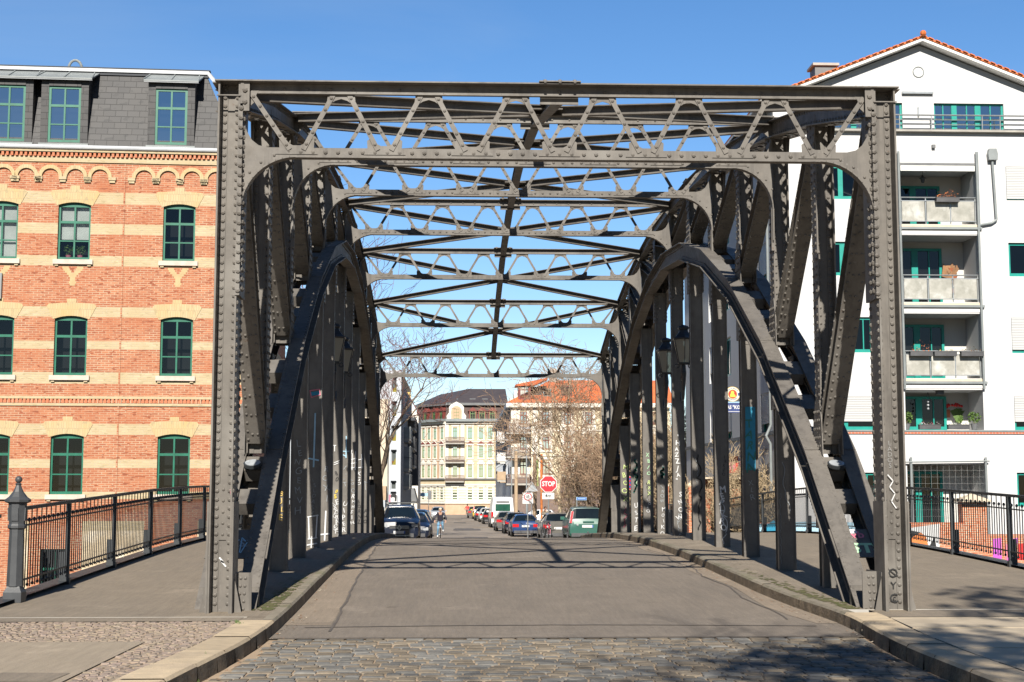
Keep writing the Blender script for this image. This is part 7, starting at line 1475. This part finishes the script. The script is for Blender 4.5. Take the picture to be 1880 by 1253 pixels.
# ------------------------------------------------------------------ trees
def tree(name, loc, label, H, r0, mats, seed, spread=.5, first=.3, depth=5, kids=(4, 4, 4, 4, 3), lean=(0, 0), droop=0.0, twr=.008, group=None, length=.36, stems=1, upb=.25, cat='tree', decay=.62):
    o = thing(name, loc, label, cat, group); r = random.Random(seed); tr, cr = MB(), MB(); L0 = V(loc); tm, cm = M[mats[0]], M[mats[1]]
    def branch(p, d, ln, rad, lv):
        mb = tr if lv < 2 else cr; m = tm if lv < 2 else cm; n = (9, 6, 4, 3, 3, 3)[min(lv, 5)]; segs = (7, 5, 4, 3, 2, 2)[min(lv, 5)]
        pts = [(p, rad)]; 
        for k in range(segs):
            j = .10 + .09 * lv; d = (d + V((r.gauss(0, j), r.gauss(0, j), r.gauss(0, j * .7) + (upb if lv else .05) * .25 - droop * lv * .1))).normalized(); p = p + d * ln / segs; rr = max(twr, rad * (1 - (k + 1) / segs * .62)); mb.cyl(pts[-1][0], p, pts[-1][1], rr, n, m, cap=False); pts.append((p, rr))
        if lv >= depth: return
        nk = kids[min(lv, len(kids) - 1)]
        for k in range(nk):
            t = (first if lv == 0 else .25) + (1 - (first if lv == 0 else .25)) * (k + r.random() * .8) / nk; f = t * segs; i = min(int(f), segs - 1); q = pts[i][0].lerp(pts[i + 1][0], f - i); rad2 = pts[i][1] * r.uniform(.42, .62)
            dd = (pts[i + 1][0] - pts[i][0]).normalized(); a = dd.cross(V((r.gauss(0, 1), r.gauss(0, 1), r.gauss(0, 1)))).normalized(); sp = r.uniform(.6, 1.3) * spread * (1.25 if lv == 0 else 1.4); nd = (dd * (1 - .35 * sp) + a * sp * 1.1 + V((0, 0, upb * .3))).normalized()
            branch(q, nd, ln * decay * r.uniform(.75, 1.2) * (1.15 - .45 * t if lv == 0 else 1), max(twr, rad2), lv + 1)
        dd = d; branch(p, (d + V((r.gauss(0, .25), r.gauss(0, .25), .1))).normalized(), ln * decay * .9, max(twr, pts[-1][1] * .9), lv + 1)
    for s in range(stems):
        a = 2 * math.pi * s / max(1, stems) + r.random(); off = V((math.cos(a), math.sin(a), 0)) * (.25 if stems > 1 else 0)
        branch(L0 + off - V((0, 0, .2)), (V((lean[0], lean[1], 1)) + off * 1.2).normalized(), H * length * 2.0 * (r.uniform(.75, 1.1) if stems > 1 else 1), r0, 0)
    tr.build('trunk', o, recalc=False); cr.build('crown', o, recalc=False); return o
YT = 74; tree('plane_tree', (at(652, 900, YT).x, YT, rz(YT) - .1), 'tall bare plane tree with thick pale trunk at the far left end of the bridge', 15.5, .40, ('bark_pale', 'twig_red'), 11, .5, .42, 4, (7, 4, 4, 3), (.05, 0), upb=.45, twr=.011, length=.30)
tree('plane_tree', (at(668, 900, 84).x, 84, rz(84) - .1), 'bare tree half hidden behind the left truss, beyond the plane tree', 14, .2, ('bark', 'twig_red'), 15, .5, .35, 4, (5, 4, 4, 3), (-.02, 0), upb=.45, twr=.011, length=.30)
tree('birch_tree', (at(1028, 930, 90).x, 90, rz(90) - .1), 'slim bare tree with straight pale trunk right of the STOP sign', 10.5, .17, ('bark_pale', 'twig'), 22, .6, .45, 4, (9, 6, 5, 4), (.0, 0), twr=.012, length=.36)
g_ = 'bare shrubs and trees in the garden on the right'
for k, (px, Y, H, sd, mt, lb) in enumerate(((1068, 93, 7.6, 31, 'twig_pale', 'bare shrubby tree behind the green minivan with upright pale twigs'), (1097, 84, 8.4, 32, 'twig', 'dense bare tree leaning over beside the far right end of the bridge'), (1138, 88, 7.8, 33, 'twig', 'bare reddish brown tree seen between the farthest right hangers'), (1182, 80, 7.0, 34, 'twig', 'bare brown tree seen between the middle right hangers'), (1226, 78, 7.6, 35, 'twig_pale', 'bare pale twigged tree seen behind the lanterns of the right truss'), (1262, 84, 7.0, 36, 'twig', 'bare brown tree closest to the street side of the white house'))):
    tree('garden_tree', (at(px, 950, Y).x, Y, rz(Y) - .2), lb, H, .12, ('bark', mt), sd, .6, .18, 4, (6, 4, 4, 3) if k < 2 else (8, 5, 5, 4), (-.08 if k < 2 else 0, 0), upb=.35, twr=.012, group=g_, stems=2, length=.30)
for k, (px, Y, H, sd, lb) in enumerate(((1352, 54.6, 3.6, 41, 'bare pale shrub against the street side of the white house under the pub sign'), (1405, 52.6, 3.4, 42, 'bare pale shrub at the corner of the white house behind the right railing'))):
    tree('shrub', (at(px, 900, Y).x - .3, Y, -1.4), lb, H, .05, ('twig_pale', 'twig_pale'), sd, .6, .1, 3, (6, 6, 6), upb=.4, twr=.007, group='bare shrubs by the white house', stems=6, length=.42, cat='shrub', decay=.55)
# low ivy and hedge at the foot of the garden
o = thing('hedge', (9.0, 86, rz(86)), 'low dark evergreen hedge under the bare trees right of the green minivan', 'hedge'); r = random.Random(55); mb = MB()
for _ in range(3800):
    p = V((r.uniform(7.6, 15.5), 86 + r.gauss(0, .5), rz(86) + abs(r.gauss(.6, .55)))); a = V((r.gauss(0, 1), r.gauss(0, 1), r.gauss(0, 1))).normalized() * .13; b = a.cross(V((r.gauss(0, 1), r.gauss(0, 1), 1))).normalized() * .08
    mb.face([p - a, p + b, p + a, p - b], M['dry_leaf' if r.random() < .55 else 'leaf_dark'] if 'leaf_dark' in M else pm('leaf_dark', (.04, .055, .02), (.03, .04, .015), 3, .8))
mb.build('foliage', o, recalc=False); mb = MB()
for k in range(12): x = 7.8 + k * .65; mb.cyl((x, 86, rz(86) - .1), (x + .05, 86, rz(86) + .9), .03, .015, 5, M['bark'])
mb.build('stems', o)
# the tree behind the photographer whose shadow lies on the setts and the right pavement
o = tree('roadside_tree', (4.9, -6.5, sz(0)), 'tall tree behind the camera whose shadow falls on the setts', 15, .3, ('bark', 'twig'), 61, .5, .5, 3, (8, 6, 5), (.0, 0), twr=.02, length=.32)
r = random.Random(62); mb = MB()
for cx, cy, cz, rad, n in ((2.3, -5.2, 13.0, 1.0, 260), (3.6, -5.0, 13.6, 1.3, 420), (5.0, -6, 13.4, 1.0, 200), (2.6, -6.2, 14.2, .9, 160), (4.0, -7.0, 14.2, 1.1, 240), (6.3, -3.4, 16.2, .9, 220), (7.6, -3.0, 15.5, 1.0, 260), (5.4, -4.4, 15.6, .7, 120)):
    for _ in range(int(n * .6)):
        v = V((r.gauss(0, 1), r.gauss(0, 1), r.gauss(0, 1))).normalized() * rad * r.random() ** .4; p = V((cx, cy, cz)) + V((v.x * 1.3, v.y, v.z)); a = V((r.gauss(0, 1), r.gauss(0, 1), r.gauss(0, 1))).normalized() * .17; b = a.cross(V((r.gauss(0, 1), r.gauss(0, 1), 1))).normalized() * .11; mb.face([p - a, p + b, p + a, p - b], M['leaf_green'])
mb.build('foliage', o, recalc=False)
# ------------------------------------------------------------------ light
SUN = V((-.105, -1.48, 1.0)).normalized()
sd_ = bpy.data.lights.new('sun', 'SUN'); sd_.energy = 5.0; sd_.angle = R(.5); sd_.color = (1, .94, .84)
so = bpy.data.objects.new('sun', sd_); COL.objects.link(so); so.rotation_euler = SUN.to_track_quat('Z', 'Y').to_euler(); so.location = (-3, -40, 30)
wd = bpy.data.worlds.new('World'); SC.world = wd; wd.use_nodes = True; nt = wd.node_tree
sky = nt.nodes.new('ShaderNodeTexSky'); sky.sky_type = 'NISHITA'; sky.sun_disc = False
sky.sun_elevation = math.asin(SUN.z); sky.sun_rotation = math.atan2(SUN.x, SUN.y)
sky.altitude = 100; sky.air_density = 1.0; sky.dust_density = 0.0; sky.ozone_density = 3.0
# sky dimmed behind the camera and brightened ahead, added to weaken fill light
gm = nt.nodes.new('ShaderNodeTexCoord'); sx_ = nt.nodes.new('ShaderNodeSeparateXYZ'); nt.links.new(gm.outputs['Generated'], sx_.inputs[0])
mr = nt.nodes.new('ShaderNodeMapRange'); mr.interpolation_type = 'SMOOTHSTEP'; mr.inputs[1].default_value = -.2; mr.inputs[2].default_value = .8; mr.inputs[3].default_value = .55; mr.inputs[4].default_value = 1.38; nt.links.new(sx_.outputs[1], mr.inputs[0])
hs = nt.nodes.new('ShaderNodeHueSaturation'); hs.inputs['Saturation'].default_value = 1.22; nt.links.new(sky.outputs[0], hs.inputs['Color'])
tn = nt.nodes.new('ShaderNodeMix'); tn.data_type = 'RGBA'; tn.blend_type = 'MULTIPLY'; tn.inputs[0].default_value = 1; tn.inputs[7].default_value = (.97, .935, .985, 1)
nt.links.new(hs.outputs[0], tn.inputs[6]); ml = nt.nodes.new('ShaderNodeVectorMath'); ml.operation = 'SCALE'; nt.links.new(tn.outputs[2], ml.inputs[0]); nt.links.new(mr.outputs[0], ml.inputs['Scale'])
mpw = nt.nodes.new('ShaderNodeMapping'); mpw.inputs['Scale'].default_value = (1.2, 1.2, 7); mpw.inputs['Rotation'].default_value = (.1, .05, .3); nt.links.new(gm.outputs['Generated'], mpw.inputs[0])
nw = nt.nodes.new('ShaderNodeTexNoise'); nw.inputs['Scale'].default_value = 2.2; nw.inputs['Detail'].default_value = 7; nw.inputs['Distortion'].default_value = .6; nt.links.new(mpw.outputs[0], nw.inputs['Vector'])
mw = nt.nodes.new('ShaderNodeMapRange'); mw.inputs[1].default_value = .48; mw.inputs[2].default_value = .8; mw.inputs[3].default_value = 0; mw.inputs[4].default_value = .16; nt.links.new(nw.outputs[0], mw.inputs[0])
cw = nt.nodes.new('ShaderNodeMix'); cw.data_type = 'RGBA'; cw.inputs[7].default_value = (6.2, 7.0, 7.6, 1); nt.links.new(mw.outputs[0], cw.inputs[0]); nt.links.new(ml.outputs[0], cw.inputs[6])   # thin veils of cirrus
nt.links.new(cw.outputs[2], nt.nodes['Background'].inputs[0]); nt.nodes['Background'].inputs[1].default_value = .065
vs = SC.view_settings; vs.view_transform = 'Standard'; vs.look = 'None'; vs.exposure = .66; vs.gamma = 1.0
SC.cycles.max_bounces = 6; SC.cycles.diffuse_bounces = 1; SC.cycles.transparent_max_bounces = 12
